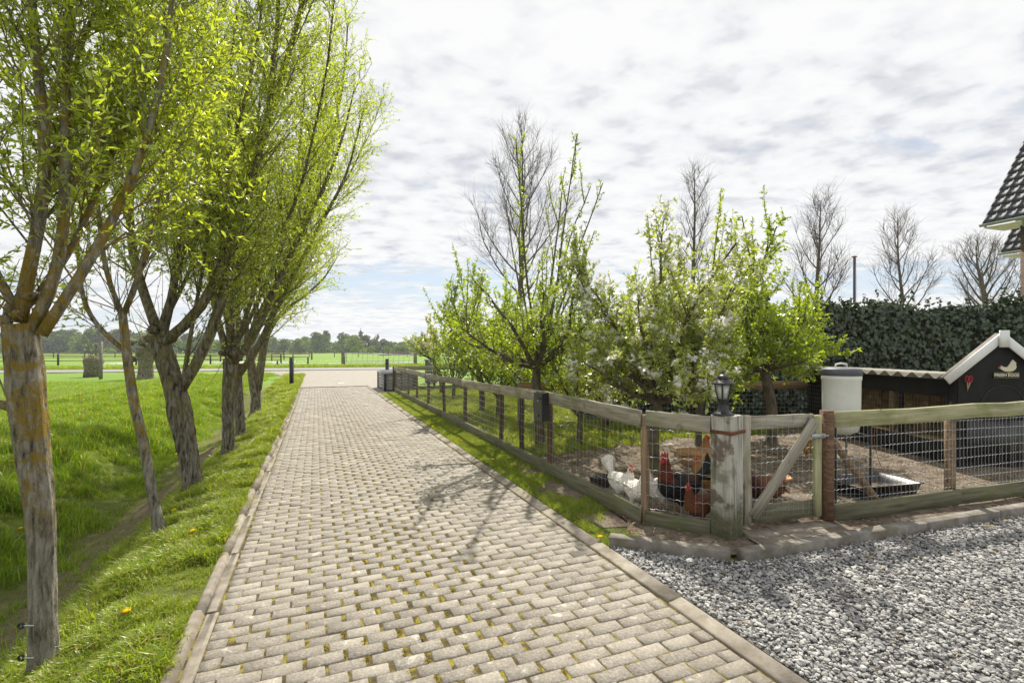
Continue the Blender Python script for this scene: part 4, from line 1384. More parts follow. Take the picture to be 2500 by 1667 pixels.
def wire_panel(name, a, b, z0, z1, parent, hz=7, pitch=0.075, r=0.0013, hs=None, off=0.0, k=4):
    """crimped mesh: straight uprights and wavy horizontals between two ground points"""
    a = np.asarray(a, float); b = np.asarray(b, float)
    L = np.linalg.norm(b - a); d = (b - a) / L
    nn = np.array([d[1], -d[0]]) * off
    g = Geo()
    n = max(2, int(L / pitch))
    for i in range(n + 1):
        q = a + d * (L * i / n) + nn + rng.normal(0, 0.002, 2)
        g.tube(np.array([P3(q, z0), P3(q + rng.normal(0, 0.002, 2), (z0 + z1) / 2), P3(q, z1)]), np.full(3, r), 3)
    m = max(4, int(L / pitch * 2))
    for j in range(hz):
        z = z0 + (z1 - z0) * ((j + 0.5) / hz)
        f = np.arange(m + 1) / m
        sag = 0.006 * np.sin(f * math.pi * 2 + j)
        Pp = np.stack([a[0] + d[0] * L * f + nn[0], a[1] + d[1] * L * f + nn[1], z + sag + 0.0045 * np.where(np.arange(m + 1) % 2, 1, -1)], 1)
        g.tube(Pp, np.full(m + 1, r * 1.35), 3)
    return part(name, g.mesh(name, M['wire']), parent, kind='stuff')


def post_round(name, p, z0, z1, r, mat, parent, k=10, lean=(0, 0)):
    P = np.array([P3(p, z0), P3(np.asarray(p) + np.array(lean) * 0.5, (z0 + z1) / 2), P3(np.asarray(p) + lean, z1)])
    V, F = bark_tube(P, np.full(3, r), k, 0.03, 0.0)
    # give it its own frame so the grain runs along it
    me = mesh_np(name, V, np.concatenate([F, caps(k, 3)]), mat, False)
    return part(name, me, parent)


# ------------------------------------------------------------------ the long fence beside the driveway
fl = thing('wire_fence', 'long weathered wire fence with brown posts running beside the driveway', 'fence', (*CORNER, 0))
line = lambda f: CORNER + (FAR - CORNER) * f
dep = [4.42, 6.25, 7.1, 7.9, 9.85, 11.45, 13.1, 14.6, 16.0, 17.3, 18.5]
fr = [(y - CORNER[1]) / (FAR[1] - CORNER[1]) for y in dep]
top = lambda f: 1.05 - 0.10 * f + 0.03 * math.sin(f * 9)
for i, f in enumerate(fr):
    q = line(f) + NV * 0.035
    ln_ = NV * rng.normal(0, 0.012)
    if i == 2:
        m_ = M['post_dark']
    else:
        m_ = M['post'] if i else M['post_pale']
    beam('post', P3(q, -0.1), P3(q + ln_, top(f) - 0.04), 0.065, 0.065, m_, fl, up=(*NV, 0), ch=0.012, segs=4, wob=0.004)
br_ = [0, fr[1] + 0.003, fr[4], fr[6], fr[8], 1.0]
for a, b in zip(br_[:-1], br_[1:]):
    A, B = line(a) - NV * 0.018, line(b) - NV * 0.018
    beam('top_rail', P3(A, top(a) - 0.07), P3(B, top(b) - 0.07), 0.034, 0.145, M['rail'], fl, ch=0.004, segs=6, wob=0.006)
for a, b in zip([0, fr[1], fr[3], fr[5], fr[7], fr[9]], [fr[1], fr[3], fr[5], fr[7], fr[9], 1.0]):
    A, B = line(a) - NV * 0.016, line(b) - NV * 0.016
    beam('base_board', P3(A, 0.07), P3(B, 0.07), 0.03, 0.19, M['base_board'], fl, ch=0.004, segs=4, wob=0.003)
for i in range(len(fr) - 1):
    wire_panel('wire_mesh', line(fr[i]), line(fr[i + 1]), 0.12, 0.94, fl, 8, 0.075 if i < 6 else 0.12, 0.0012 if i < 3 else 0.0017)
    if i == 0:
        pass

# short front run from the corner to the old timber
fs = thing('short_fence', 'short weathered fence length between corner post and old timber post', 'fence', (*CORNER, 0))
A, B = CORNER + [0.03, -0.02], POST + [-0.13, 0.02]
dn = np.array([-(B - A)[1], (B - A)[0]]); dn = -dn / np.linalg.norm(dn)
if dn[1] > 0:
    dn = -dn
beam('top_rail', P3(A + dn * 0.01, 0.985), P3(B + dn * 0.01, 0.965), 0.034, 0.14, M['rail'], fs, ch=0.004, segs=5, wob=0.003)
beam('base_board', P3(A + dn * 0.01, 0.075), P3(B + dn * 0.01, 0.065), 0.03, 0.15, M['base_board'], fs, ch=0.004, segs=4, wob=0.003)
wire_panel('wire_mesh', A, B, 0.10, 0.94, fs, 7, 0.06, 0.0014)

# ------------------------------------------------------------------ old timber post with the lantern
M['timber'] = mk('peeling old timber', [(0.28, (0.09, 0.075, 0.055)), (0.40, (0.27, 0.25, 0.205)), (0.5, (0.44, 0.425, 0.375)), (0.7, (0.58, 0.56, 0.51))], scale=4, detail=10, stretch=(0.45, 6, 6), rough=0.92, bump=1.0,
                 bscale=5, dist=0.02, over=[((0.09, 0.055, 0.035), 4.0, 0.56, 0.64, 0.8), ((0.10, 0.105, 0.05), 2.6, 0.56, 0.68, 0.6)], warp=0.8)
_t = NT.__new__(NT); _t.nt = M['timber'].node_tree
_b = [n for n in _t.nt.nodes if n.type == 'BSDF_PRINCIPLED'][0]
_v = _t.add('ShaderNodeTexCoord').outputs['Object']
_x = _t.add('ShaderNodeSeparateXYZ', None, i0=_v).outputs[0]
_e = _t.math('ADD', _x, _t.math('MULTIPLY', _t.noise(_v, 7, 6, 0.7), -0.55))
_c = _b.inputs['Base Color'].links[0].from_socket
_t.put(_b, 'Base Color', _t.mix(_t.math('SUBTRACT', 0.9, _t.math('MULTIPLY', _t.step(_e, -0.14, 0.12), 0.9)), _c, _t.ramp(_t.noise(_v, 30, 5), [(0.3, (0.04, 0.05, 0.018)), (0.7, (0.13, 0.125, 0.06))])))
tp = thing('timber_post', 'old peeling square timber post with a rusty strap, carrying the lantern', 'post', (*POST, 0))
ang = R(-52)
pu = (math.cos(ang), math.sin(ang), 0)
me = None
bm = bmesh.new()
n = 22
Lp = 1.15
cr = []
for i in range(n):
    z = -0.1 + Lp * i / (n - 1)
    row = []
    a_ = 0.104 * (1 - 0.05 * i / n)
    pts = []
    for (cx_, cy_), (ex, ey) in zip([(-1, -1), (1, -1), (1, 1), (-1, 1)], [(1, -1), (1, 1), (-1, 1), (-1, -1)]):
        for f in (0.10, 0.30, 0.5, 0.7, 0.90):
            x_ = cx_ + (ex - cx_) * f; y_ = cy_ + (ey - cy_) * f
            pts.append((x_ * a_, y_ * a_))
    for j, (x_, y_) in enumerate(pts):
        w_ = 1 + rng.normal(0, 0.012) + 0.02 * math.sin(z * 5 + j)
        if j == 2:
            w_ -= 0.10                          # the long drying crack in the front face
        if 5 <= j <= 9:
            w_ -= 0.04 * (1 + math.sin(z * 9)) * (z > 0.3)
        row.append(bm.verts.new((z, x_ * w_, y_ * w_)))
    cr.append(row)
for i in range(n - 1):
    for j in range(20):
        bm.faces.new((cr[i][j], cr[i][(j + 1) % 20], cr[i + 1][(j + 1) % 20], cr[i + 1][j]))
bm.faces.new(cr[-1]); bm.faces.new(cr[0][::-1])
bmesh.ops.recalc_face_normals(bm, faces=bm.faces)
me = bpy.data.meshes.new('shaft'); bm.to_mesh(me); bm.free()
me.materials.append(M['timber'])
o = part('shaft', me, tp, local=True)
o.rotation_euler = (0, R(-90), ang)
o.rotation_mode = 'XYZ'
g = Geo()
sq = 0.1065
for z in (0.90,):
    c = [(-sq, -sq), (sq, -sq), (sq, sq), (-sq, sq)]
    for a in range(4):
        p0, p1 = np.array(c[a]), np.array(c[(a + 1) % 4])
        m0 = (p0 + p1) / 2
        hw = np.abs(p1 - p0) / 2 + 0.003 + 0.0 * m0
        hw = np.where(np.abs(p1 - p0) < 1e-6, 0.0025, hw)
        g.box((*(m0 - hw), z), (*(m0 + hw), z + 0.028))
V, F = g.arr()
Rm = np.array([[math.cos(ang), -math.sin(ang)], [math.sin(ang), math.cos(ang)]])
V[:, :2] = V[:, :2] @ Rm.T
V[:, 2] += 0.02 * V[:, 0]
part('strap', mesh_np('strap', V, F, M['rust']), tp, local=True)

# lantern
TOPZ = 1.052
lt = thing('lantern', 'black six-sided post lantern with frosted panes standing on the timber post', 'lantern', (POST[0] - 0.03, POST[1] - 0.0, TOPZ - 0.005))
part('base', lathe([(0.0, 0.0), (0.088, 0.0), (0.088, 0.012), (0.070, 0.022), (0.045, 0.05), (0.032, 0.085), (0.030, 0.110), (0.042, 0.120), (0.042, 0.128), (0.0, 0.130)], 16, M['black']), lt, local=True)
part('pan', lathe([(0.0, 0.126), (0.050, 0.128), (0.054, 0.138), (0.0, 0.140)], 6, M['black'], sm=False), lt, local=True)
fmat = bpy.data.materials.new('frosted pane'); fmat.use_nodes = True
t_ = NT(fmat.node_tree)
b_ = t_.add('ShaderNodeBsdfPrincipled', None, Base_Color=(0.80, 0.82, 0.80, 1), Roughness=0.28)
b_.inputs['Transmission Weight'].default_value = 0.35
t_.put(b_, 'Normal', t_.add('ShaderNodeBump', None, Strength=0.3, Distance=0.003, Height=t_.noise(t_.add('ShaderNodeTexCoord').outputs['Object'], 90, 3)).outputs[0])
o_ = t_.add('ShaderNodeOutputMaterial'); t_.nt.links.new(b_.outputs[0], o_.inputs[0])
r0, r1, z0, z1 = 0.046, 0.074, 0.140, 0.268
for j in range(6):
    a0, a1 = j * math.pi / 3, (j + 1) * math.pi / 3
    q = []
    for rr_, zz in ((r0, z0), (r1, z1)):
        for aa_ in (a0, a1):
            q.append((rr_ * math.cos(aa_), rr_ * math.sin(aa_), zz))
    Vp = np.array([q[0], q[1], q[3], q[2]])
    inn = Vp * [0.94, 0.94, 1]
    part('pane', mesh_np('pane', np.concatenate([Vp * [0.985, 0.985, 1], inn]), np.array([(0, 1, 2, 3), (7, 6, 5, 4), (0, 4, 5, 1), (1, 5, 6, 2), (2, 6, 7, 3), (3, 7, 4, 0)]), fmat), lt, local=True)
    gb = Geo()
    gb.tube(np.array([(r0 * math.cos(a0), r0 * math.sin(a0), z0 - 0.004), (r1 * math.cos(a0), r1 * math.sin(a0), z1 + 0.004)]), np.array([0.006, 0.006]), 6)
    part('glazing_bar', gb.mesh('glazing_bar', M['black']), lt, local=True)
part('roof', lathe([(0.0, 0.266), (0.098, 0.264), (0.104, 0.270), (0.098, 0.277), (0.066, 0.298), (0.048, 0.318), (0.0, 0.322)], 6, M['black'], sm=False), lt, local=True)
part('cap', lathe([(0.050, 0.316), (0.046, 0.332), (0.024, 0.346), (0.0, 0.348)], 12, M['black']), lt, local=True)
part('finial', lathe([(0.0, 0.340), (0.008, 0.346), (0.006, 0.356), (0.011, 0.364), (0.004, 0.375), (0.0, 0.378)], 10, M['black']), lt, local=True)

# ------------------------------------------------------------------ garden gate
G0 = POST + np.array([0.165, 0.06]); G1 = GP + np.array([-0.075, -0.02])
gd = (G1 - G0) / np.linalg.norm(G1 - G0); gn = np.array([gd[1], -gd[0]])      # gn points to the camera side
gt_ = thing('garden_gate', 'weathered wooden gate with diagonal brace and wire mesh beside the old timber', 'gate', (*G0, 0))
GL = np.linalg.norm(G1 - G0)
gp = lambda f, z, off=0.0: P3(G0 + gd * GL * f + gn * off, z)
beam('stile', gp(0.045, 0.10), gp(0.045, 1.035), 0.045, 0.075, M['rail'], gt_, up=(*gd, 0), segs=4)
beam('stile', gp(0.955, 0.10), gp(0.955, 1.01), 0.045, 0.075, M['rail_green'], gt_, up=(*gd, 0), segs=4)
beam('top_rail', gp(0.09, 0.965, -0.012), gp(0.91, 0.965, -0.012), 0.024, 0.12, M['rail'], gt_, segs=4)
beam('bottom_rail', gp(0.09, 0.175, -0.012), gp(0.91, 0.175, -0.012), 0.024, 0.16, M['base_board'], gt_, segs=4)
beam('brace', gp(0.10, 0.155, 0.022), gp(0.90, 0.965, 0.022), 0.024, 0.105, M['rail'], gt_, segs=5, up=(-gd[0], -gd[1], 1))
wire_panel('wire_mesh', G0 + gd * GL * 0.09, G0 + gd * GL * 0.91, 0.13, 1.0, gt_, 8, 0.055, 0.0014, off=0.004)
hg = Geo()
hg.box((-0.10, -0.003, -0.02), (0.05, 0.003, 0.02))
for z in (-0.022, 0.022):
    hg.tube(np.array([(-0.06, 0.006, z * 0.5), (0.03, 0.006, z * 0.5)]), np.array([0.007, 0.007]), 6)
hg.tube(np.array([(0.03, 0.0, 0.0), (0.085, 0.0, 0.0)]), np.array([0.007, 0.007]), 8)
me = hg.mesh('latch', M['zinc'])
o = part('latch', me, gt_, local=True)
o.location = Vector(gp(0.955, 0.83, 0.042) - ORG[gt_.name]); o.rotation_euler = (0, 0, math.atan2(gd[1], gd[0]))
for f, z in ((0.045, 0.93), (0.10, 0.155), (0.045, 0.22), (0.90, 0.95)):
    o = part('screw', lathe([(0.0, 0.004), (0.004, 0.004), (0.006, 0.0)], 8, M['zinc']), gt_, local=True)
    o.location = Vector(gp(f, z, 0.036 if f in (0.10, 0.90) else 0.024) - ORG[gt_.name]); o.rotation_euler = (R(90), 0, math.atan2(gd[1], gd[0]))

# threshold slabs between gate and kerb
th = structure('gate_threshold', sheet([tuple(POST + [0.12, -0.10]), tuple(POST + [0.16, -0.38]), tuple(KB + d_ * 1.35 + [0, 0.07]), tuple(GP + [0.05, 0.05])], 0.052, M['soil'], 'gate_threshold'))
for i in range(3):
    for j in range(2):
        c = POST + np.array([0.20, -0.30]) + d_ * (0.16 + i * 0.31) + np.array([-d_[1], d_[0]]) * (0.06 + j * 0.17)
        if j == 1 and i == 0:
            pass
        o = beam('slab', P3(c - d_ * 0.148, 0.035), P3(c + d_ * 0.148, 0.035), 0.16, 0.05, M['kerb'], th, ch=0.004, segs=1)

# ------------------------------------------------------------------ right-hand fence
fr_ = thing('wire_fence', 'algae-stained fence of broad rail and wire mesh along the gravel', 'fence', (*GP, 0))
rd = (RE - GP) / np.linalg.norm(RE - GP); rnn = np.array([rd[1], -rd[0]])
RL = np.linalg.norm(RE - GP)
post_round('gate_post', GP, -0.1, 1.05, 0.056, M['post'], fr_, 12)
for x in (1.72, 3.45):
    q = GP + rd * x - rnn * 0.06
    post_round('post', q, -0.1, 1.0, 0.046, M['post_pale'], fr_, 12)
rp = lambda x, z, off=0.0: P3(GP + rd * x + rnn * off, z)
beam('top_rail', rp(0.07, 0.965, 0.012), rp(RL, 0.985, 0.012), 0.04, 0.145, M['rail_green'], fr_, segs=8, wob=0.004)
beam('base_board', rp(0.07, 0.115, 0.012), rp(1.75, 0.115, 0.012), 0.03, 0.155, M['base_board'], fr_, segs=4)
beam('base_board', rp(1.752, 0.115, 0.012), rp(RL, 0.115, 0.012), 0.03, 0.155, M['base_board'], fr_, segs=4)
wire_panel('wire_mesh', GP + rd * 0.08, GP + rd * RL, 0.16, 0.93, fr_, 8, 0.055, 0.0016, off=-0.012)
# leaning strut behind the gate post
stt = thing('leaning_strut', 'round brown stake leaning against the gate post', 'stake', (*(GP + [0.62, 0.32]), 0))
part('stake', (lambda V_F: mesh_np('stake', V_F[0], np.concatenate([V_F[1], caps(10, 6)]), M['post_pale'], False))(bark_tube(resample(np.array([P3(GP + [0.80, 0.36], 0.02), P3(GP + [0.05, 0.12], 0.86)]), 6), np.full(6, 0.036), 10, 0.03)), stt)
# cord tied round the rail
g = Geo()
q = GP + rd * 0.62
w1 = np.array([P3(q + rnn * 0.036, 1.04 - 0.012 * i) for i in range(15)]); w1[:, 0] += 0.006 * np.sin(np.arange(15))
g.tube(w1, np.full(15, 0.003), 5)
w2 = walk(P3(q - rnn * 0.02, 0.90), (0.02, 0, -1), 0.5, 12, 0.10)
g.tube(w2, np.full(13, 0.003), 5)
g.tube(np.array([P3(q + rnn * 0.036, 1.042), P3(q - rnn * 0.02, 1.044), P3(q - rnn * 0.022, 0.88)]), np.full(3, 0.003), 5)
cd = part('cord', g.mesh('cord', flat('orange brown cord', (0.30, 0.11, 0.05))), None)
tag(cd, 'thin orange-brown cord looped over the fence rail and hanging down', 'cord')

# ------------------------------------------------------------------ back fence of the run and the far cross fence
bf = thing('back_fence', 'newer brown rail fence with wire mesh in front of the ivy hedge', 'fence', (0.15, 9.9, 0))
b0, b1 = np.array([0.15, 9.85]), np.array([6.6, 10.15])
for f in (0.0, 0.28, 0.55, 0.80, 1.0):
    q = b0 + (b1 - b0) * f
    beam('post', P3(q + [0, 0.05], -0.1), P3(q + [0, 0.05], 0.93), 0.08, 0.08, M['post_dark'] if f else M['kerb2'], bf, up=(0, 1, 0), segs=3)
for a, b in ((0.0, 0.5), (0.502, 1.0)):
    beam('top_rail', P3(b0 + (b1 - b0) * a, 0.865), P3(b0 + (b1 - b0) * b, 0.88), 0.03, 0.17, M['new_rail'], bf, segs=4)
wire_panel('wire_mesh', b0, b1, 0.02, 0.80, bf, 9, 0.075, 0.0018)
ef = thing('end_fence', 'low plank and wire fence closing the far end of the orchard', 'fence', (*FAR, 0))
e0 = FAR + DV * 0.35; e1 = e0 + NV * 8.0
for i in range(6):
    q = e0 + (e1 - e0) * i / 5
    beam('post', P3(q, -0.1), P3(q, 0.98), 0.09, 0.09, M['post'], ef, up=(*NV, 0), segs=2)
beam('top_rail', P3(e0 - DV * 0.06, 0.90), P3(e1 - DV * 0.06, 0.90), 0.03, 0.16, M['rail'], ef, segs=5)
beam('base_board', P3(e0 - DV * 0.06, 0.10), P3(e1 - DV * 0.06, 0.10), 0.03, 0.18, M['base_board'], ef, segs=5)
wire_panel('wire_mesh', e0, e1, 0.1, 0.85, ef, 6, 0.12, 0.0018)
beam('side_rail', P3(FAR + [0, 0.0], 0.90), P3(e0, 0.90), 0.03, 0.14, M['rail'], ef, segs=2)

# ------------------------------------------------------------------ mailbox on the fence
mp_ = line(fr[1])
mb = thing('mailbox', 'black steel mailbox hung on the driveway fence', 'mailbox', (*(mp_ - NV * 0.085), 0.70))
W_, D_, H_ = 0.255, 0.095, 0.37
bm = bmesh.new()
bmesh.ops.create_cube(bm, size=1.0)
for v in bm.verts:
    v.co = Vector((v.co.x * W_, v.co.y * D_, (v.co.z + 0.5) * H_))
    if v.co.z > 0.3 and v.co.y < 0:
        v.co.z -= 0.02
bmesh.ops.bevel(bm, geom=list(bm.edges), offset=0.006, segments=2, affect='EDGES')
me = bpy.data.meshes.new('body'); bm.to_mesh(me); bm.free(); me.materials.append(M['black'])
part('body', me, mb, local=True)
# local x along the driveway, local -y towards it
mb.rotation_euler = (0, 0, math.atan2(DV[1], DV[0]) + math.pi)
g = Geo(); g.box((-W_ / 2 - 0.004, -D_ / 2 - 0.014, 0.285), (W_ / 2 + 0.004, -D_ / 2 + 0.0, 0.297))
part('flap', g.mesh('flap', M['black']), mb, local=True)
part('lock', lathe([(0.0, 0.006), (0.010, 0.006), (0.012, 0.0)], 12, M['zinc']), mb, local=True).matrix_local = Matrix.Translation((0.0, -D_ / 2, 0.255)) @ Matrix.Rotation(R(90), 4, 'X')
g = Geo(); g.box((-0.045, -D_ / 2 - 0.002, 0.055), (0.035, -D_ / 2 + 0.004, 0.08))
part('name_slot', g.mesh('name_slot', mk('slot', [(0.3, (0.004, 0.004, 0.004)), (0.7, (0.006, 0.006, 0.006))], bump=0, rough=0.3)), mb, local=True)
# ------------------------------------------------------------------ hen coop with gable front and lean-to
CY = 6.5
cp = thing('hen_coop', 'small black hen coop with white bargeboards facing the gate', 'coop', (6.0, CY, 0))
x0, x1, xa, ze, za = 6.0, 7.06, 6.53, 1.36, 1.78
part('front_wall', (lambda me: (me.transform(Matrix.Translation((0, CY, 0))), me)[1])(prism([(x0, 0.02), (x1, 0.02), (x1, ze), (xa, za), (x0, ze)], 0.03, M['black_wood'], 'front_wall')), cp)
g = Geo(); g.box((x0, CY + 0.032, 0.02), (x0 + 0.03, CY + 0.16, ze)); part('side_wall', g.mesh('side_wall', M['black_wood']), cp)
g = Geo(); g.box((x1 - 0.03, CY + 0.032, 0.02), (x1, CY + 0.16, ze)); part('side_wall', g.mesh('side_wall', M['black_wood']), cp)
M['roofing'] = mk('grey brown roofing', [(0.3, (0.13, 0.115, 0.10)), (0.7, (0.24, 0.215, 0.19))], scale=8, rough=0.9, bump=0.4)
for sgn in (-1, 1):
    xe = xa + sgn * 0.74; zl = za + 0.055 - 0.74 * (za - ze) / 0.53
    V = [(xa, CY - 0.05, za + 0.05), (xe, CY - 0.05, zl - 0.005), (xe, CY + 0.035, zl - 0.005), (xa, CY + 0.035, za + 0.05)]
    V += [(a, b_, c - 0.03) for a, b_, c in V]
    part('roof_slope', mesh_np('roof_slope', V, np.array([(0, 1, 2, 3), (7, 6, 5, 4), (0, 4, 5, 1), (1, 5, 6, 2), (2, 6, 7, 3), (3, 7, 4, 0)]), M['roofing']), cp)
    beam('bargeboard', (xa, CY - 0.066, za + 0.0), (xe, CY - 0.066, zl - 0.055), 0.022, 0.115, M['white_paint'], cp, segs=2, wob=0)
beam('gable_cap', (xa, CY - 0.092, za - 0.14), (xa, CY - 0.092, za + 0.085), 0.024, 0.13, M['white_paint'], cp, up=(1, 0, 0), segs=1, wob=0)
# wired opening low in the front
g = Geo(); g.box((x0 + 0.10, CY - 0.012, 0.10), (x1 - 0.08, CY - 0.004, 0.66))
part('pop_door', g.mesh('pop_door', M['black']), cp)
g = Geo(); g.box((x0 + 0.30, CY - 0.03, 0.70), (x1 - 0.1, CY - 0.004, 0.73))
part('ledge', g.mesh('ledge', M['black_wood']), cp)
ho = lathe([(0.30, 0.0), (0.31, 0.004), (0.30, 0.008)], 32, M['black'], sm=False)
o = part('round_panel', ho, cp, local=True)
o.matrix_local = Matrix.Translation((0.60, -0.002, 0.82)) @ Matrix.Rotation(R(90), 4, 'X')

# sign
def px_wall(zx, zy):
    """point of the coop front behind a pixel of the crop at 1900,780 (scale 3.015)"""
    return px(1900 + zx / 3.015, 780 + zy / 3.015, CY - 0.012)


sg = thing('egg_sign', 'painted sign reading FRESH EGGS under a cut-out cream hen', 'sign', tuple(px_wall(1675, 409)))
c = px_wall(1675, 409)
g = Geo(); g.box((c[0] - 0.168, CY - 0.022, c[2] - 0.038), (c[0] + 0.168, CY - 0.006, c[2] + 0.038))
brd = part('board', g.mesh('board', mk('sign black', [(0.3, (0.02, 0.02, 0.018)), (0.7, (0.04, 0.038, 0.035))], bump=0.1)), sg)
g = Geo()
for a, b_ in (((-0.168, -0.038), (0.168, -0.033)), ((-0.168, 0.033), (0.168, 0.038)), ((-0.168, -0.033), (-0.163, 0.033)), ((0.163, -0.033), (0.168, 0.033))):
    g.box((c[0] + a[0], CY - 0.0245, c[2] + a[1]), (c[0] + b_[0], CY - 0.0215, c[2] + b_[1]))
M['cream'] = mk('cream paint', [(0.3, (0.60, 0.56, 0.42)), (0.7, (0.74, 0.70, 0.56))], scale=40, bump=0.1)
part('border', g.mesh('border', mk('dull gold border', [(0.3, (0.22, 0.19, 0.10)), (0.7, (0.33, 0.28, 0.16))])), sg)
cu = bpy.data.curves.new('lettering', 'FONT')
cu.body = 'FRESH EGGS'; cu.align_x = 'CENTER'; cu.align_y = 'CENTER'; cu.size = 0.060; cu.extrude = 0.0012; cu.offset = 0.0016
cu.materials.append(M['cream'])
tmp = bpy.data.objects.new('tmp', cu); COL.objects.link(tmp)
lme = bpy.data.meshes.new_from_object(tmp.evaluated_get(bpy.context.evaluated_depsgraph_get()))
COL.objects.unlink(tmp); bpy.data.objects.remove(tmp)
o = bpy.data.objects.new('lettering', lme); COL.objects.link(o); o.parent = sg
o.location = (0, CY - 0.0235 - c[1], 0.0); o.rotation_euler = (R(90), 0, 0)
hen = [(0.0, 0.34), (0.06, 0.40), (0.10, 0.45), (0.09, 0.52), (0.16, 0.53), (0.26, 0.42), (0.40, 0.38), (0.52, 0.42), (0.62, 0.62), (0.72, 0.86), (0.80, 1.0), (0.88, 0.88), (0.98, 0.74),
       (0.96, 0.55), (1.0, 0.42), (0.94, 0.22), (0.80, 0.08), (0.60, 0.02), (0.38, 0.04), (0.24, 0.14), (0.14, 0.24), (0.07, 0.28)]
h0 = px_wall(1618, 392); hw_ = 0.246; hh_ = 0.165
me = prism([(h0[0] + a * hw_, h0[2] + 0.012 + b_ * hh_) for a, b_ in hen], 0.010, M['cream'], 'hen_cutout'); me.transform(Matrix.Translation((0, CY - 0.017, 0)))
hc = part('hen_cutout', me, sg)
me = prism([(h0[0] + a * hw_, h0[2] + 0.012 + b_ * hh_) for a, b_ in [(0.03, 0.40), (0.02, 0.50), (0.05, 0.47), (0.06, 0.56), (0.10, 0.50), (0.14, 0.54), (0.12, 0.44), (0.08, 0.40), (0.08, 0.30), (0.05, 0.29)]], 0.006, flat('sign red', (0.45, 0.03, 0.025)), 'comb')
me.transform(Matrix.Translation((0, CY - 0.024, 0))); part('comb', me, sg)
g = Geo()
for a in (0.52, 0.64):
    q = np.array([h0[0] + a * hw_, CY - 0.018, h0[2] + 0.016])
    g.tube(np.array([q + [0, 0, 0.012], q - [0, 0, 0.018]]), np.array([0.004, 0.004]), 5)
    for dxx in (-0.02, 0.0, 0.02):
        g.tube(np.array([q - [0, 0.004, 0.014], q + [dxx, -0.006, -0.022]]), np.array([0.0035, 0.003]), 5)
part('feet', g.mesh('feet', flat('ochre', (0.45, 0.30, 0.06))), sg)

sci = thing('scissors', 'red-handled scissors hanging on the black coop wall', 'scissors', tuple(px_wall(1400, 470)))
for sgn in (-1, 1):
    q = px_wall(1400 + sgn * 13, 437); q[1] = CY - 0.018
    a = np.linspace(0, 2 * math.pi, 19)
    g = Geo(); g.tube(np.stack([q[0] + 0.019 * np.cos(a) + sgn * 0.002, np.full(19, q[1]), q[2] + 0.042 * np.sin(a)], 1), np.full(19, 0.008), 6)
    part('handle', g.mesh('handle', flat('red plastic', (0.38, 0.025, 0.04)), True), sci)
    g = Geo(); b0_ = px_wall(1400 + sgn * 8, 462); b1_ = px_wall(1390 - sgn * 2, 525)
    g.tube(np.array([[b0_[0], CY - 0.018 - sgn * 0.003, b0_[2]], [(b0_[0] + b1_[0]) / 2, CY - 0.018 - sgn * 0.003, (b0_[2] + b1_[2]) / 2], [b1_[0], CY - 0.018 - sgn * 0.003, b1_[2]]]), np.array([0.010, 0.009, 0.002]), 4)
    part('blade', g.mesh('blade', flat('brassy blade', (0.42, 0.36, 0.16), metal=0.5)), sci)

# lean-to: open-fronted run along the side, corrugated roof
ln = thing('lean_to', 'low black lean-to with corrugated roof and plywood nest openings', 'shed', (6.1, 6.6, 0))
M['corrugated'] = mk('fibre cement sheet', [(0.3, (0.23, 0.215, 0.18)), (0.7, (0.42, 0.40, 0.35))], scale=5, detail=8, rough=0.9, bump=0.5, bscale=40, over=[((0.15, 0.15, 0.09), 4, 0.52, 0.68, 0.6)])
ys = np.arange(6.555, 9.95, 0.0325)
Vr = []
for xx, zz in ((5.86, 1.250), (6.6, 1.225), (7.4, 1.20)):
    for dz in (0.0,):
        Vr.append(np.stack([np.full(len(ys), xx), ys, zz + 0.036 * np.sin(ys * 2 * math.pi / 0.26)], 1))
Vt = np.concatenate(Vr); Vb = Vt - [0, 0, 0.009]
ny = len(ys)
F = []
for r_ in range(2):
    for i in range(ny - 1):
        a = r_ * ny + i
        F.append((a, a + ny, a + ny + 1, a + 1)); F.append((a + 1 + 3 * ny, a + ny + 1 + 3 * ny, a + ny + 3 * ny, a + 3 * ny))
for i in range(ny - 1):
    F.append((i + 1, i + 1 + 3 * ny, i + 3 * ny, i))
for r_ in range(2):
    a = r_ * ny; F.append((a, a + 3 * ny, a + ny + 3 * ny, a + ny))
me = mesh_np('roof_sheet', np.concatenate([Vt, Vb]), F, M['corrugated'], True)
part('roof_sheet', me, ln)
beam('verge_board', (5.90, 9.96, 1.22), (7.4, 9.96, 1.18), 0.03, 0.13, M['rail'], ln)
beam('fascia', (6.06, 6.56, 1.07), (6.06, 9.9, 1.07), 0.03, 0.24, M['black_wood'], ln, segs=2)
beam('sill_board', (6.06, 6.56, 0.17), (6.06, 9.9, 0.17), 0.03, 0.28, M['black_wood'], ln, segs=2)
for y in (6.6, 7.55, 7.72, 8.5, 9.2, 9.86):
    beam('stud', (6.075, y, 0.02), (6.075, y, 1.18), 0.06, 0.06, M['black_wood'] if y != 7.72 else M['post_pale'], ln, up=(1, 0, 0), segs=1, wob=0)
M['ply'] = mk('worn plywood', [(0.3, (0.14, 0.085, 0.04)), (0.55, (0.30, 0.20, 0.09)), (0.75, (0.42, 0.30, 0.16))], scale=2.5, detail=8, rough=0.8, bump=0.2, over=[((0.10, 0.07, 0.05), 4, 0.52, 0.62, 0.7), ((0.5, 0.47, 0.40), 6, 0.62, 0.70, 0.6)])
for a, b_ in ((6.62, 7.5), (7.52, 8.45), (8.47, 9.15), (9.17, 9.9)):
    g = Geo(); g.box((6.45, a, 0.30), (6.47, b_, 1.15)); part('nest_panel', g.mesh('nest_panel', M['ply']), ln)
g = Geo(); g.box((6.075, 6.6, 0.30), (6.47, 9.9, 0.318)); part('nest_floor', g.mesh('nest_floor', M['ply']), ln)
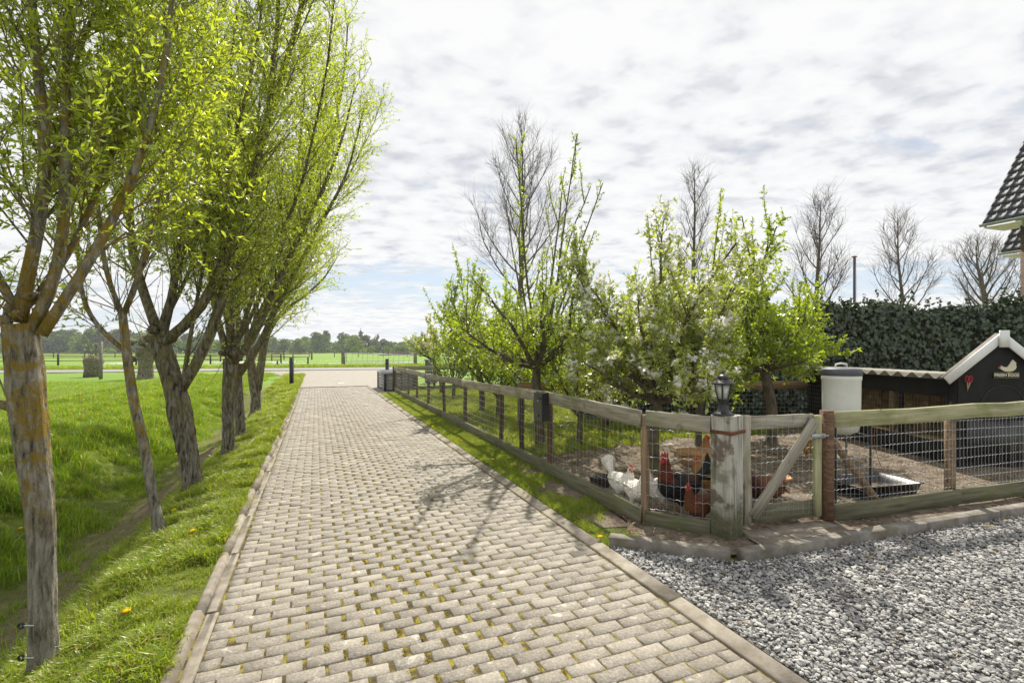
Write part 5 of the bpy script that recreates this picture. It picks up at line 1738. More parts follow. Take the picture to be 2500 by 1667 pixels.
for y in (6.62, 9.88):
    g = Geo(); g.box((6.09, y, 0.0), (7.4, y + 0.02, 1.14)); part('end_wall', g.mesh('end_wall', M['black_wood']), ln)
gw = Geo()
for y in np.arange(6.65, 9.85, 0.06):
    gw.tube(np.array([(6.04, y, 0.32), (6.04, y + 0.02, 0.64), (6.04, y, 0.94)]), np.full(3, 0.001), 3)
for z in np.arange(0.34, 0.94, 0.08):
    gw.tube(np.array([(6.04, 6.62, z), (6.04, 9.88, z)]), np.full(2, 0.001), 3)
part('chicken_wire', gw.mesh('chicken_wire', M['wire']), ln, kind='stuff')

# ------------------------------------------------------------------ water tank on a stand, tray, bowl, feeder
M['tank'] = mk('white plastic', [(0.3, (0.62, 0.63, 0.60)), (0.7, (0.72, 0.73, 0.70))], scale=4, rough=0.42, bump=0.05, spec=0.45, over=[((0.40, 0.39, 0.34), 13, 0.66, 0.71, 0.6), ((0.48, 0.49, 0.45), 3, 0.55, 0.75, 0.5)])
M['grey_plastic'] = mk('grey plastic', [(0.3, (0.085, 0.095, 0.11)), (0.7, (0.13, 0.14, 0.155))], scale=12, rough=0.5, bump=0.08, rvar=0.2)
TC = np.array([3.46, 5.08, 0.0])
wt = thing('water_tank', 'white plastic water drum with grey lid on a black metal stand', 'water tank', tuple(TC))
wt.scale = (0.86, 0.86, 1.0)
part('drum', lathe([(0.0, 0.72), (0.10, 0.725), (0.17, 0.76), (0.196, 0.83), (0.200, 1.10), (0.203, 1.285), (0.210, 1.295), (0.210, 1.335), (0.203, 1.34), (0.0, 1.345)], 40, M['tank']), wt, local=True)
part('lid', lathe([(0.204, 1.335), (0.216, 1.338), (0.216, 1.395), (0.208, 1.408), (0.15, 1.415), (0.0, 1.42)], 40, M['grey_plastic']), wt, local=True)
g = Geo(); g.tube(np.array([(-0.07, 0, 1.41), (-0.065, 0, 1.452), (0, 0, 1.462), (0.065, 0, 1.452), (0.07, 0, 1.41)]), np.full(5, 0.011), 8)
part('handle', g.mesh('handle', M['tank'], True), wt, local=True)
for sx in (-1, 1):
    for sy in (-1, 1):
        g = Geo(); g.tube(np.array([(sx * 0.205, sy * 0.205, 0.0), (sx * 0.205, sy * 0.205, 0.90)]), np.full(2, 0.011), 8)
        part('leg', g.mesh('leg', M['black'], True), wt, local=True)
for z in (0.14, 0.73, 0.89):
    g = Geo(); q = 0.205
    g.tube(np.array([(-q, -q, z), (q, -q, z), (q, q, z), (-q, q, z), (-q, -q, z)]), np.full(5, 0.008), 6)
    part('stand_ring', g.mesh('stand_ring', M['black']), wt, local=True)

ty = thing('feed_tray', 'wide shallow black plastic tray on the soil behind the stake', 'tray', (4.02, 5.42, 0.025))
ot, it = [(-0.42, -0.24), (0.42, -0.24), (0.42, 0.24), (-0.42, 0.24)], 0.88
V = []
for k_, z in ((0.88, 0.0), (1.0, 0.125), (1.05, 0.13), (1.05, 0.118), (0.985, 0.122), (0.86, 0.014)):
    V += [(a * k_, b_ * k_, z) for a, b_ in ot]
F = [tuple(q) for q in tube_faces(6, 4)] + [(20, 21, 22, 23), (3, 2, 1, 0)]
part('basin', mesh_np('basin', V, F, M['black']), ty, local=True)
g = Geo(); g.put([(a * 0.88, b_ * 0.88, 0.03) for a, b_ in ot], [(0, 1, 2, 3)])
part('muddy_feed', g.mesh('muddy_feed', mk('muddy feed', [(0.3, (0.06, 0.045, 0.028)), (0.7, (0.16, 0.125, 0.08))], scale=9, rough=0.7, bump=0.5)), ty, local=True)
ty.rotation_euler = (0, 0, R(14))

bw = thing('feed_bowl', 'round grey rubber bowl on the soil beside the fan-tailed hen', 'bowl', tuple(ground_at(1468, 1196) + [0, 0.08, 0.02]))
part('bowl', lathe([(0.0, 0.0), (0.105, 0.0), (0.125, 0.11), (0.132, 0.122), (0.118, 0.122), (0.098, 0.03), (0.0, 0.025)], 28, mk('worn rubber', [(0.3, (0.035, 0.033, 0.03)), (0.7, (0.10, 0.095, 0.085))], scale=20, rough=0.8)), bw, local=True)
fd = thing('feeder_dish', 'flat grey metal feeding dish lying under the rooster', 'dish', tuple(ground_at(1606, 1222) + [0, 0.05, 0.025]))
part('dish', lathe([(0.0, 0.0), (0.11, 0.0), (0.13, 0.035), (0.124, 0.037), (0.104, 0.008), (0.0, 0.008)], 24, M['zinc']), fd, local=True)

# ------------------------------------------------------------------ ivy hedge
HX0, HX1, HY = 1.7, 15.5, 11.15
hd = thing('ivy_hedge', 'tall dark ivy hedge behind the coop', 'hedge', (HX0, HY, 0))
nx = 90
hz_top = lambda x: 2.56 + 0.07 * math.sin(x * 1.7) + 0.05 * math.sin(x * 4.3 + 1) + 0.04 * math.sin(x * 9.7) + 0.10 * float(smooth(x, 9.5, 12.5)) - 0.45 * float(1 - smooth(x, 1.7, 3.0))
V, F = [], []
for i in range(nx + 1):
    x = HX0 + (HX1 - HX0) * i / nx
    z = hz_top(x)
    V += [(x, HY + 0.05, 0), (x, HY + 0.05, z * 0.5), (x, HY + 0.08, z - 0.08), (x, HY + 0.5, z - 0.03), (x, HY + 0.95, z - 0.1), (x, HY + 1.0, 0)]
for i in range(nx):
    for j in range(5):
        a = i * 6 + j
        F.append((a, a + 6, a + 7, a + 1))
M['hedge_core'] = mk('hedge core', [(0.3, (0.012, 0.015, 0.008)), (0.7, (0.04, 0.036, 0.02))], scale=12, rough=0.95, bump=0.8, coord='World')
part('core', mesh_np('core', V, F, M['hedge_core']), hd)


def ivy(i):
    r = np.random.default_rng(800 + i)
    o_ = [(0, 0), (0.34, -0.10), (0.52, 0.12), (0.34, 0.34), (0.42, 0.58), (0.16, 0.62), (0, 1.0), (-0.16, 0.62), (-0.42, 0.58), (-0.34, 0.34), (-0.52, 0.12), (-0.34, -0.10)]
    me = bpy.data.meshes.new('ivy_leaf')
    V = [(x * 0.075, -0.012 - 0.010 * abs(x) * 2, -y * 0.075) for x, y in o_] + [(0, -0.004, -0.03)]
    F = [(12, j, (j + 1) % 12) for j in range(12)]
    me.from_pydata(V, [], F)
    me.materials.append(M['ivy_leaf'])
    me.transform(Matrix.Rotation(r.uniform(-0.5, 0.1), 4, 'X'))
    return me


# leaves face outwards from the front and top; each leaf is real geometry, joined
ivs = [ivy(i) for i in range(5)]
lv = [np.array([v.co for v in m.vertices]) for m in ivs]
fc = np.array([p.vertices[:] for p in ivs[0].polygons])
G = Geo()
n = 17000
xs = rng.uniform(HX0, HX1 - 1.5, n)
for q in range(n):
    x = xs[q]; zt = hz_top(x)
    sc_ = rng.uniform(0.75, 1.45)
    rz = rng.normal(0, 0.5); roll = rng.normal(0, 0.45)
    v = lv[q % 5] * sc_
    ca, sa = math.cos(roll), math.sin(roll)
    v = np.c_[v[:, 0] * ca + v[:, 2] * sa, v[:, 1], -v[:, 0] * sa + v[:, 2] * ca]
    if rng.random() < 0.28:                   # top
        tl2 = rng.uniform(-1.5, -0.5)
        c2, s2 = math.cos(tl2), math.sin(tl2)
        v = np.c_[v[:, 0], v[:, 1] * c2 - v[:, 2] * s2, v[:, 1] * s2 + v[:, 2] * c2]
        p = np.array([x, HY + rng.uniform(-0.02, 0.6), zt + rng.uniform(-0.08, 0.06)])
    else:
        z = rng.uniform(0.02, 1) * zt
        if vnoise(x, z, 6, 9) < -0.42 and rng.random() < 0.75:
            continue
        lump = 0.12 * float(vnoise(x, z, 7, 3)) - 0.03
        p = np.array([x, HY - 0.02 - abs(rng.normal(0, 0.04)) + lump, z])
    c3, s3 = math.cos(rz), math.sin(rz)
    v = np.c_[v[:, 0] * c3 - v[:, 1] * s3, v[:, 0] * s3 + v[:, 1] * c3, v[:, 2]]
    G.put(v + p, fc)
part('ivy_leaves', G.mesh('ivy_leaves', M['ivy_leaf']), hd, kind='stuff')
# stray tendrils standing up from the top
g = Geo(); acc = []
for i in range(95):
    x = rng.uniform(3.0, 13.0)
    a = walk((x, HY + rng.uniform(0, 0.3), hz_top(x) - 0.05), (rng.normal(0, 0.5), 0, 1), rng.uniform(0.10, 0.42), 4, 0.15)
    g.tube(a, np.linspace(0.005, 0.002, 5), 4); acc.append((np.repeat(a[1:], 3, 0), np.repeat(np.gradient(a, axis=0)[1:], 3, 0)))
lg = Geo(); leaves(lg, np.concatenate([a for a, b in acc]), np.concatenate([b for a, b in acc]) * 4, 0.075, 0.8)
V1, F1 = g.arr(); lg.put(V1, F1)
part('tendrils', lg.mesh('tendrils', M['ivy_leaf']), hd, kind='stuff')

# ------------------------------------------------------------------ house corner: tiled roof, gutter, soffit, brick wall
E0 = np.array([14.6, 15.0, 5.5]); ev = np.array([0.307, -0.952, 0.0]); mvv = np.array([0.952, 0.307, 0.0])
PIT = R(54)
upv = mvv * math.cos(PIT) + np.array([0, 0, math.sin(PIT)])
nrm = np.cross(ev, upv)
if nrm[2] < 0:
    nrm = -nrm
hs = thing('tiled_house', 'house corner with dark pantile roof, zinc gutter and brick wall', 'house', (15.2, 14.6, 0))
M['tile'] = mk('dark glazed pantile', [(0.3, (0.028, 0.031, 0.037)), (0.7, (0.055, 0.06, 0.068))], scale=6, rough=0.58, bump=0.1, spec=0.3, rnd=0.15, over=[((0.10, 0.105, 0.11), 7, 0.58, 0.72, 0.35)])
TW, TL = 0.235, 0.34
cs = np.linspace(0, 1, 13)
wave = np.where(cs < 0.38, 0.030 * np.sin(cs / 0.38 * math.pi), -0.006 * np.sin((cs - 0.38) / 0.62 * math.pi))
V = []
for (yy, lift) in ((0.0, 0.018), (0.5, 0.009), (1.04, 0.0)):
    for x_, z_ in zip(cs, wave):
        V.append((x_ * TW * 1.03, yy * TL, z_ + lift + 0.012))
Vt = np.array(V); Vb = Vt - [0, 0, 0.014]
F = []
for r_ in range(2):
    for i in range(12):
        a = r_ * 13 + i
        F += [(a, a + 1, a + 14, a + 13), (a + 39 + 13, a + 14 + 39, a + 1 + 39, a + 39)]
for i in range(12):
    F.append((i + 39, i + 40, i + 1, i))
F += [(0, 13, 52, 39), (13, 26, 65, 52)]
tile_me = mesh_np('tile', np.concatenate([Vt, Vb]), F, M['tile'], True)


def tiled(root, org, rows, cols, parent):
    Mx = Matrix((Vector(ev), Vector(upv), Vector(nrm))).transposed().to_4x4()
    for r_ in range(rows):
        for c_ in range(cols):
            o = bpy.data.objects.new('tile', tile_me); COL.objects.link(o); o.parent = parent
            p = org + ev * (c_ * TW) + upv * (r_ * TL) - ORG[root.name]
            Mm = Mx.copy(); Mm.translation = Vector(p)
            o.matrix_local = Mm
    a, b_ = org - nrm * 0.02, org + ev * cols * TW - nrm * 0.02
    c_, d2 = b_ + upv * rows * TL, a + upv * rows * TL
    V = np.array([a, b_, c_, d2]); V = np.concatenate([V, V - nrm * 0.05])
    part('roof_deck', mesh_np('roof_deck', V, np.array([(0, 1, 2, 3), (7, 6, 5, 4), (0, 4, 5, 1), (1, 5, 6, 2), (2, 6, 7, 3), (3, 7, 4, 0)]), M['black_wood']), root)


# the profile's roll must look towards the verge: roof frame keeps ev, upv, nrm right-handed
if np.dot(np.cross(ev, upv), nrm) < 0:
    ev_sign = -1
tiled(hs, E0 + upv * 0.02, 12, 12, hs)
M['gutter'] = mk('zinc gutter', [(0.3, (0.26, 0.29, 0.27)), (0.7, (0.38, 0.41, 0.39))], scale=5, rough=0.5, metal=0.4, bump=0.1)
M['soffit'] = mk('cream soffit', [(0.3, (0.66, 0.63, 0.54)), (0.7, (0.74, 0.71, 0.62))], scale=3, rough=0.6, bump=0.05)
a = np.linspace(math.pi, 2 * math.pi, 9)
for (org, Lg, nm) in ((E0, 3.0, 'gutter'),):
    V = []
    for e in (org - ev * 0.04, org + ev * Lg):
        for t2 in a:
            V.append(e + mvv * (0.075 * math.cos(t2) - 0.03) + np.array([0, 0, 0.075 * math.sin(t2) - 0.01]))
        for t2 in a[::-1]:
            V.append(e + mvv * (0.068 * math.cos(t2) - 0.03) + np.array([0, 0, 0.068 * math.sin(t2) - 0.008]))
    part('gutter', mesh_np('gutter', V, np.concatenate([tube_faces(2, 18), caps(18, 2)]), M['gutter']), hs)
q0 = E0 + np.array([0, 0, -0.10])
V = [q0 + mvv * 0.03 + ev * 0.02, q0 + mvv * 0.03 + ev * 3.0, q0 + mvv * 1.0 + ev * 3.0, q0 + mvv * 1.0 + ev * 0.02]
V = np.array(V); V = np.concatenate([V, V - [0, 0, 0.03]])
V = np.array(V)
part('soffit', mesh_np('soffit', V, np.array([(0, 1, 2, 3), (7, 6, 5, 4), (0, 4, 5, 1), (1, 5, 6, 2), (2, 6, 7, 3), (3, 7, 4, 0)]), M['soffit']), hs)
vb = np.array([E0 + upv * 0.0 - ev * 0.015, E0 + upv * 4.1 - ev * 0.015, E0 + upv * 4.1 - ev * 0.015 - nrm * 0.16, E0 - ev * 0.015 - nrm * 0.16 + mvv * 0.02])
vb = np.concatenate([vb, vb + ev * 0.03])
part('verge_board', mesh_np('verge_board', vb, np.array([(0, 1, 2, 3), (7, 6, 5, 4), (0, 4, 5, 1), (1, 5, 6, 2), (2, 6, 7, 3), (3, 7, 4, 0)]), mk('brown board', [(0.3, (0.06, 0.035, 0.03)), (0.7, (0.10, 0.06, 0.05))])), hs)


def wall_brick():
    m = bpy.data.materials.new('dark brickwork'); m.use_nodes = True
    t = NT(m.node_tree)
    v = t.add('ShaderNodeNewGeometry').outputs['Position']
    sp = t.add('ShaderNodeSeparateXYZ', None, i0=v)
    cb = t.add('ShaderNodeCombineXYZ', None, i0=t.math('SUBTRACT', sp.outputs[1], sp.outputs[0]), i1=sp.outputs[2], i2=0.0)
    br = t.add('ShaderNodeTexBrick', None, Vector=cb.outputs[0], Color1=(0.07, 0.038, 0.026, 1), Color2=(0.13, 0.07, 0.05, 1), Mortar=(0.16, 0.15, 0.13, 1), Scale=1.0)
    br.inputs['Mortar Size'].default_value = 0.008; br.inputs['Brick Width'].default_value = 0.22; br.inputs['Row Height'].default_value = 0.065
    b = t.add('ShaderNodeBsdfPrincipled', None, Base_Color=br.outputs[0], Roughness=0.85)
    t.put(b, 'Normal', t.add('ShaderNodeBump', None, Strength=0.6, Distance=0.01, Height=t.math('SUBTRACT', 1.0, br.outputs[1])).outputs[0])
    o = t.add('ShaderNodeOutputMaterial'); t.nt.links.new(b.outputs[0], o.inputs[0])
    return m


w0 = E0 + mvv * 0.62 + ev * 0.60
bx = np.array([w0, w0 + ev * 2.4, w0 + ev * 2.4 + mvv * 4, w0 + mvv * 4]); bx[:, 2] = 0
tp2 = bx.copy(); tp2[:, 2] = 5.36
part('wall', mesh_np('wall', np.concatenate([bx, tp2]), np.array([(0, 1, 5, 4), (1, 2, 6, 5), (2, 3, 7, 6), (3, 0, 4, 7), (4, 5, 6, 7)]), wall_brick()), hs)
gb = w0 + mvv * 4
V = np.array([w0 + [0, 0, 0], gb, gb + [0, 0, 0], w0]); V[0, 2] = V[1, 2] = 5.36
pk = w0 + mvv * 4; pk = np.array([pk[0], pk[1], 5.36 + 4 * math.tan(PIT)])
part('gable', mesh_np('gable', np.array([[w0[0], w0[1], 5.362], [gb[0], gb[1], 5.362], pk, pk - [0.001, 0, 0]]), np.array([(0, 1, 2, 3)]), M['roofing']), hs)
dp = w0 + ev * 0.5 - mvv * 0.05
g = Geo(); g.tube(np.array([E0 + ev * 0.95 + [0, 0, -0.06], E0 + ev * 0.95 + mvv * 0.05 + [0, 0, -0.22], w0 + ev * 0.42 - mvv * 0.06 + [0, 0, -0.62], [*(w0 + ev * 0.42 - mvv * 0.06)[:2], 0.0]]), np.full(4, 0.04), 10)
part('downpipe', g.mesh('downpipe', M['gutter'], True), hs)
E1 = px(2442, 618, 17.2)
rr2 = part('rear_roof', mesh_np('rear_roof', np.array([E1, E1 + ev * 1.6, E1 + ev * 1.6 + upv * 2, E1 + upv * 2]) - nrm * 0.01, np.array([(0, 1, 2, 3)]), M['black_wood']), hs)
tiled(hs, E1 + upv * 0.02, 6, 6, rr2)
V = []
for e in (E1 - ev * 0.04, E1 + ev * 1.6):
    for t2 in a:
        V.append(e + mvv * (0.075 * math.cos(t2) - 0.03) + np.array([0, 0, 0.075 * math.sin(t2) - 0.01]))
    for t2 in a[::-1]:
        V.append(e + mvv * (0.068 * math.cos(t2) - 0.03) + np.array([0, 0, 0.068 * math.sin(t2) - 0.008]))
part('gutter', mesh_np('gutter', V, np.concatenate([tube_faces(2, 18), caps(18, 2)]), M['gutter']), hs)
q0 = E1 + np.array([0, 0, -0.10])
V = np.array([q0 + mvv * 0.03 + ev * 0.02, q0 + mvv * 0.03 + ev * 1.6, q0 + mvv * 1.0 + ev * 1.6, q0 + mvv * 1.0 + ev * 0.02]); V = np.concatenate([V, V - [0, 0, 0.03]])
part('soffit', mesh_np('soffit', V, np.array([(0, 1, 2, 3), (7, 6, 5, 4), (0, 4, 5, 1), (1, 5, 6, 2), (2, 6, 7, 3), (3, 7, 4, 0)]), M['soffit']), hs)
w1_ = E1 + mvv * 0.9 + ev * 0.5
bx = np.array([w1_, w1_ + ev * 2.0, w1_ + ev * 2.0 + mvv * 3, w1_ + mvv * 3]); bx[:, 2] = 0
tp2 = bx.copy(); tp2[:, 2] = E1[2] - 0.14
part('wall', mesh_np('wall', np.concatenate([bx, tp2]), np.array([(0, 1, 5, 4), (1, 2, 6, 5), (2, 3, 7, 6), (3, 0, 4, 7), (4, 5, 6, 7)]), wall_brick()), hs)

structure('soffit_bounce_paving', sheet([(11.5, 12.4), (24, 12.4), (24, 24), (11.5, 24)], 0.012, M['kerb'], 'soffit_bounce_paving'))  # unseen paving added so the soffit catches pale bounced light instead of green
# flagpole
fp = px(2086, 700, 20.0); fpz = CH + (HZ - 628) / FPX * 20
fg = thing('flagpole', 'slim grey flagpole with reddish cap above the ivy hedge', 'flagpole', (fp[0], fp[1], 0))
g = Geo(); g.tube(np.array([(fp[0], fp[1], -0.1), (fp[0], fp[1], 2.5), (fp[0], fp[1], fpz)]), np.array([0.06, 0.055, 0.045]), 12)
part('pole', g.mesh('pole', flat('grey pole', (0.10, 0.11, 0.13)), True), fg)
part('cap', lathe([(0.0, 0), (0.10, 0.0), (0.10, 0.03), (0.05, 0.05), (0.0, 0.055)], 12, flat('red cap', (0.30, 0.09, 0.05))), fg, local=True).location = (0, 0, fpz)
g = Geo(); g.tube(np.array([(fp[0] + 0.11, fp[1], 0.8), (fp[0] + 0.12, fp[1], 3), (fp[0] + 0.06, fp[1], fpz - 0.05)]), np.full(3, 0.006), 4)
part('halyard', g.mesh('halyard', flat('cord white', (0.55, 0.55, 0.55))), fg)
# ------------------------------------------------------------------ chickens
def loft(path, k=20):
    """rings (x, z, half width, half height) along a bent body line in the x-z plane"""
    A = np.array(path, float)
    n = 44
    d = np.r_[0, np.cumsum(np.hypot(np.diff(A[:, 0]), np.diff(A[:, 1])))]
    f = np.linspace(0, d[-1], n)
    Q = np.stack([np.interp(f, d, A[:, i]) for i in range(4)], 1)
    for _ in range(3):
        Q[1:-1] = (Q[:-2] + 2 * Q[1:-1] + Q[2:]) / 4
    T = np.gradient(Q[:, :2], axis=0); T /= np.linalg.norm(T, axis=1)[:, None] + 1e-9
    a = np.arange(k) * 2 * math.pi / k
    V = np.zeros((n, k, 3))
    V[:, :, 0] = Q[:, 0, None] - T[:, 1, None] * Q[:, 3, None] * np.sin(a)
    V[:, :, 2] = Q[:, 1, None] + T[:, 0, None] * Q[:, 3, None] * np.sin(a)
    V[:, :, 1] = Q[:, 2, None] * np.cos(a)
    return V.reshape(-1, 3), np.concatenate([tube_faces(n, k), caps(k, n)])


def chicken(name, label, loc, yaw, scale, col, tailfn, neck=0.0, lean=0.0, comb=1.0, tailcol=None, wingcol=None, legcol=(0.42, 0.30, 0.20), rooster=False, seed=0, group='hens in the run'):
    global rng
    keep_rng, rng = rng, np.random.default_rng(seed)
    t = thing(name, label, 'rooster' if rooster else 'chicken', tuple(loc), group, yaw)
    t.scale = (scale,) * 3
    h = 0.03 if rooster else 0.0
    path = [(-0.205, 0.305, 0.008, 0.012), (-0.18, 0.295, 0.042, 0.05), (-0.13, 0.265, 0.078, 0.085), (-0.06, 0.238, 0.097, 0.108), (0.02, 0.232, 0.100, 0.115), (0.085, 0.255, 0.088, 0.102),
            (0.122 + lean * .3, 0.300 + neck * .3, 0.062, 0.074), (0.138 + lean * .6, 0.345 + h + neck * .6, 0.045, 0.052), (0.146 + lean * .9, 0.385 + h * 1.5 + neck * .9, 0.033, 0.037), (0.152 + lean, 0.418 + h * 2 + neck, 0.029, 0.032),
            (0.172 + lean, 0.430 + h * 2 + neck, 0.023, 0.025), (0.192 + lean, 0.425 + h * 2 + neck, 0.010, 0.010), (0.214 + lean, 0.416 + h * 2 + neck, 0.002, 0.002)]
    g = Geo(); V, F = loft(path); g.put(V, F)
    for sgn in (-1, 1):
        leg = np.array([(0.0, sgn * 0.05, 0.20), (0.012, sgn * 0.052, 0.13), (-0.005, sgn * 0.052, 0.085), (0.006, sgn * 0.052, 0.012)])
        V, F = tube_arr(leg, np.array([0.052, 0.030, 0.0095, 0.0085]), 10); g.put(V, np.concatenate([F, caps(10, 4)]))
        for an, L in ((0.0, 0.06), (0.55, 0.052), (-0.55, 0.052), (3.14, 0.03)):
            tip = np.array([0.006 + L * math.cos(an), sgn * 0.052 + L * math.sin(an), 0.006])
            V, F = tube_arr(np.array([(0.006, sgn * 0.052, 0.014), (0.006 + L * .6 * math.cos(an), sgn * 0.052 + L * .6 * math.sin(an), 0.009), tip]), np.array([0.0085, 0.008, 0.006]), 8)
            g.put(V, np.concatenate([F, caps(8, 3)]))
    tmp = bpy.data.objects.new('tmp', g.mesh('tmp', None))
    COL.objects.link(tmp)
    md = tmp.modifiers.new('r', 'REMESH'); md.mode = 'VOXEL'; md.voxel_size = 0.0065
    ms = tmp.modifiers.new('s', 'SMOOTH'); ms.iterations = 4; ms.factor = 0.5
    dg = bpy.context.evaluated_depsgraph_get()
    me = bpy.data.meshes.new_from_object(tmp.evaluated_get(dg))
    COL.objects.unlink(tmp); bpy.data.objects.remove(tmp)
    n = len(me.vertices)
    co = np.zeros(n * 3, np.float32); me.vertices.foreach_get('co', co); co = co.reshape(-1, 3)
    hx, hz = 0.155 + lean, 0.42 + h * 2 + neck
    C = col(co)
    face = np.exp(-(((co[:, 0] - hx - 0.012) / 0.020) ** 2 + ((co[:, 2] - hz + 0.002) / 0.022) ** 2))[:, None]
    C = C * (1 - face) + np.array([0.42, 0.03, 0.03]) * face
    beak = (smooth(co[:, 0], hx + 0.030, hx + 0.036) * smooth(co[:, 2], hz - 0.045, hz - 0.03))[:, None]
    C = C * (1 - beak) + np.array([0.42, 0.30, 0.14]) * beak
    lg_ = (1 - smooth(co[:, 2], 0.092, 0.108))[:, None]
    C = C * (1 - lg_) + np.array(legcol) * lg_
    C = C * rng.uniform(0.86, 1.14, (n, 1))
    ca = me.color_attributes.new('tone', 'FLOAT_COLOR', 'POINT')
    ca.data.foreach_set('color', np.c_[np.clip(C, 0, 1), np.ones(n)].astype(np.float32).ravel())
    me.polygons.foreach_set('use_smooth', np.ones(len(me.polygons), bool))
    me.materials.clear(); me.materials.append(M['feather'])
    part('body', me, t, local=True)
    # comb, wattles, eyes
    red = M['comb']
    cs_ = comb
    pts = [(-0.025, 0.020), (-0.020, 0.045), (-0.010, 0.030), (-0.003, 0.052), (0.006, 0.032), (0.014, 0.046), (0.019, 0.028), (0.028, 0.030), (0.026, 0.012), (0.0, 0.020)]
    m2 = prism([(hx + 0.005 + a * cs_, hz + 0.020 + (b - 0.022) * cs_ - 0.3 * h) for a, b in pts], 0.008, red, 'comb'); m2.transform(Matrix.Translation((0, -0.004, 0)))
    part('comb', m2, t, local=True)
    for sgn in (-1, 1):
        wl = lathe([(0.0, -0.026 * cs_), (0.008 * cs_, -0.020 * cs_), (0.009 * cs_, -0.010 * cs_), (0.004, 0.0), (0.0, 0.004)], 8, red); wl.transform(Matrix.Translation((hx + 0.022, sgn * 0.010, hz - 0.012)))
        part('wattle', wl, t, local=True)
        ey = lathe([(0.0, -0.005), (0.0045, -0.003), (0.0055, 0.0), (0.0045, 0.003), (0.0, 0.005)], 8, M['black']); ey.transform(Matrix.Translation((hx + 0.014, sgn * 0.0245, hz + 0.010)))
        part('eye', ey, t, local=True)
    # wings: layered feathers lying on the flank
    wc = wingcol if wingcol is not None else col(np.array([[-0.05, 0.1, 0.25]]))[0]
    wm_ = feather_mat(tuple(wc))
    for sgn in (-1, 1):
        g = Geo()
        for j in range(11):
            r_ = j / 10
            st0 = np.array([0.075 - 0.10 * r_, sgn * (0.094 + 0.004 * (j % 2)), 0.285 - 0.050 * r_ * (j % 3) / 2])
            en = np.array([-0.06 - 0.10 * r_, sgn * (0.088 - 0.02 * r_), 0.262 - 0.055 * (1 - r_) + 0.015])
            blade(g, st0, en, 0.042, np.array([0, sgn, 0.25]), 0.004)
        part('wing', g.mesh('wing', wm_, True), t, local=True)
    tm_ = feather_mat(tuple(tailcol if tailcol is not None else col(np.array([[-0.19, 0, 0.3]]))[0]))
    g = Geo(); tailfn(g)
    part('tail', g.mesh('tail', tm_, True), t, local=True)
    rng = keep_rng
    return t


_FM = {}


def feather_mat(c):
    key = tuple(round(float(x), 3) for x in c)
    if key not in _FM:
        c = np.array(c)
        _FM[key] = mk('feather %d' % len(_FM), [(0.3, tuple(c * 0.72)), (0.7, tuple(np.minimum(c * 1.2, 0.9)))], scale=34, stretch=(0.5, 1, 1), rough=0.6, bump=0.4, bscale=60, dist=0.004, spec=0.3)
    return _FM[key]


def blade(g, a, b, wd, nrm, thick, curl=0.0):
    """one feather: a pointed blade with thickness, bowed by curl"""
    a = np.asarray(a, float); b = np.asarray(b, float)
    d = b - a; L = np.linalg.norm(d); d = d / L
    nrm = np.asarray(nrm, float); nrm = unit(nrm - d * nrm.dot(d)); s_ = np.cross(d, nrm)
    V = []
    prof = [(0.0, 0.25), (0.3, 0.85), (0.65, 1.0), (0.9, 0.7), (1.0, 0.12)]
    for f, w_ in prof:
        c = a + d * L * f + nrm * curl * L * (f * f)
        V += [c + s_ * wd / 2 * w_, c + nrm * thick, c - s_ * wd / 2 * w_, c - nrm * thick]
    g.put(V, np.concatenate([tube_faces(5, 4), caps(4, 5)]))


def tail_fan(n=9, L=0.16, spread=1.1, up=0.95, w=0.05):
    def f(g):
        for i in range(n):
            a = (i - (n - 1) / 2) / (n - 1) * spread * 2
            d = unit(np.array([-0.45, math.sin(a) * 0.75, up * math.cos(a * 0.6)]))
            s0 = np.array([-0.165, 0.012 * (i - n / 2) / n, 0.295])
            blade(g, s0, s0 + d * L * (1 - 0.12 * abs(a)), w, np.array([-0.8, 0, -0.5]), 0.004)
    return f


def tail_hen(L=0.11):
    def f(g):
        for i in range(9):
            a = (i - 4) / 4
            s0 = np.array([-0.15, 0.018 * a, 0.29])
            blade(g, s0, s0 + unit(np.array([-0.85, 0.28 * a, 0.55 - 0.22 * abs(a)])) * L, 0.042, np.array([0.4, a * 1.4, 0.7]), 0.004)
        for i in range(16):
            s0 = np.array([-0.14 + rng.normal(0, 0.015), rng.normal(0, 0.04), 0.25 + rng.normal(0, 0.03)])
            blade(g, s0, s0 + np.array([-0.065, rng.normal(0, 0.02), -0.03]), 0.03, rng.normal(0, 1, 3), 0.006)
    return f


def tail_rooster(g):
    for i in range(14):
        a = (i - 6.5) / 6.5
        s0 = np.array([-0.15, 0.02 * a, 0.30])
        e = s0 + np.array([-0.10 - 0.05 * rng.random(), 0.06 * a, 0.15 - 0.10 * abs(a) + rng.normal(0, 0.015)])
        blade(g, s0, e, 0.045, np.array([-0.7, a, -0.6]), 0.004, 0.35)
    for i in range(6):                          # curved sickles
        a = (i - 2.5) / 2.5
        th_ = np.linspace(0, 1.9, 9)
        P = np.stack([-0.16 - 0.11 * np.sin(th_), np.full(9, 0.03 * a), 0.31 + 0.13 * (1 - np.cos(th_)) * (1.0 - 0.25 * abs(a)) + 0.05 * np.sin(th_)], 1)
        V, F = tube_arr(P, np.array([0.008, 0.014, 0.016, 0.016, 0.015, 0.014, 0.011, 0.007, 0.002]), 6)
        g.put(V, np.concatenate([F, caps(6, 9)]))


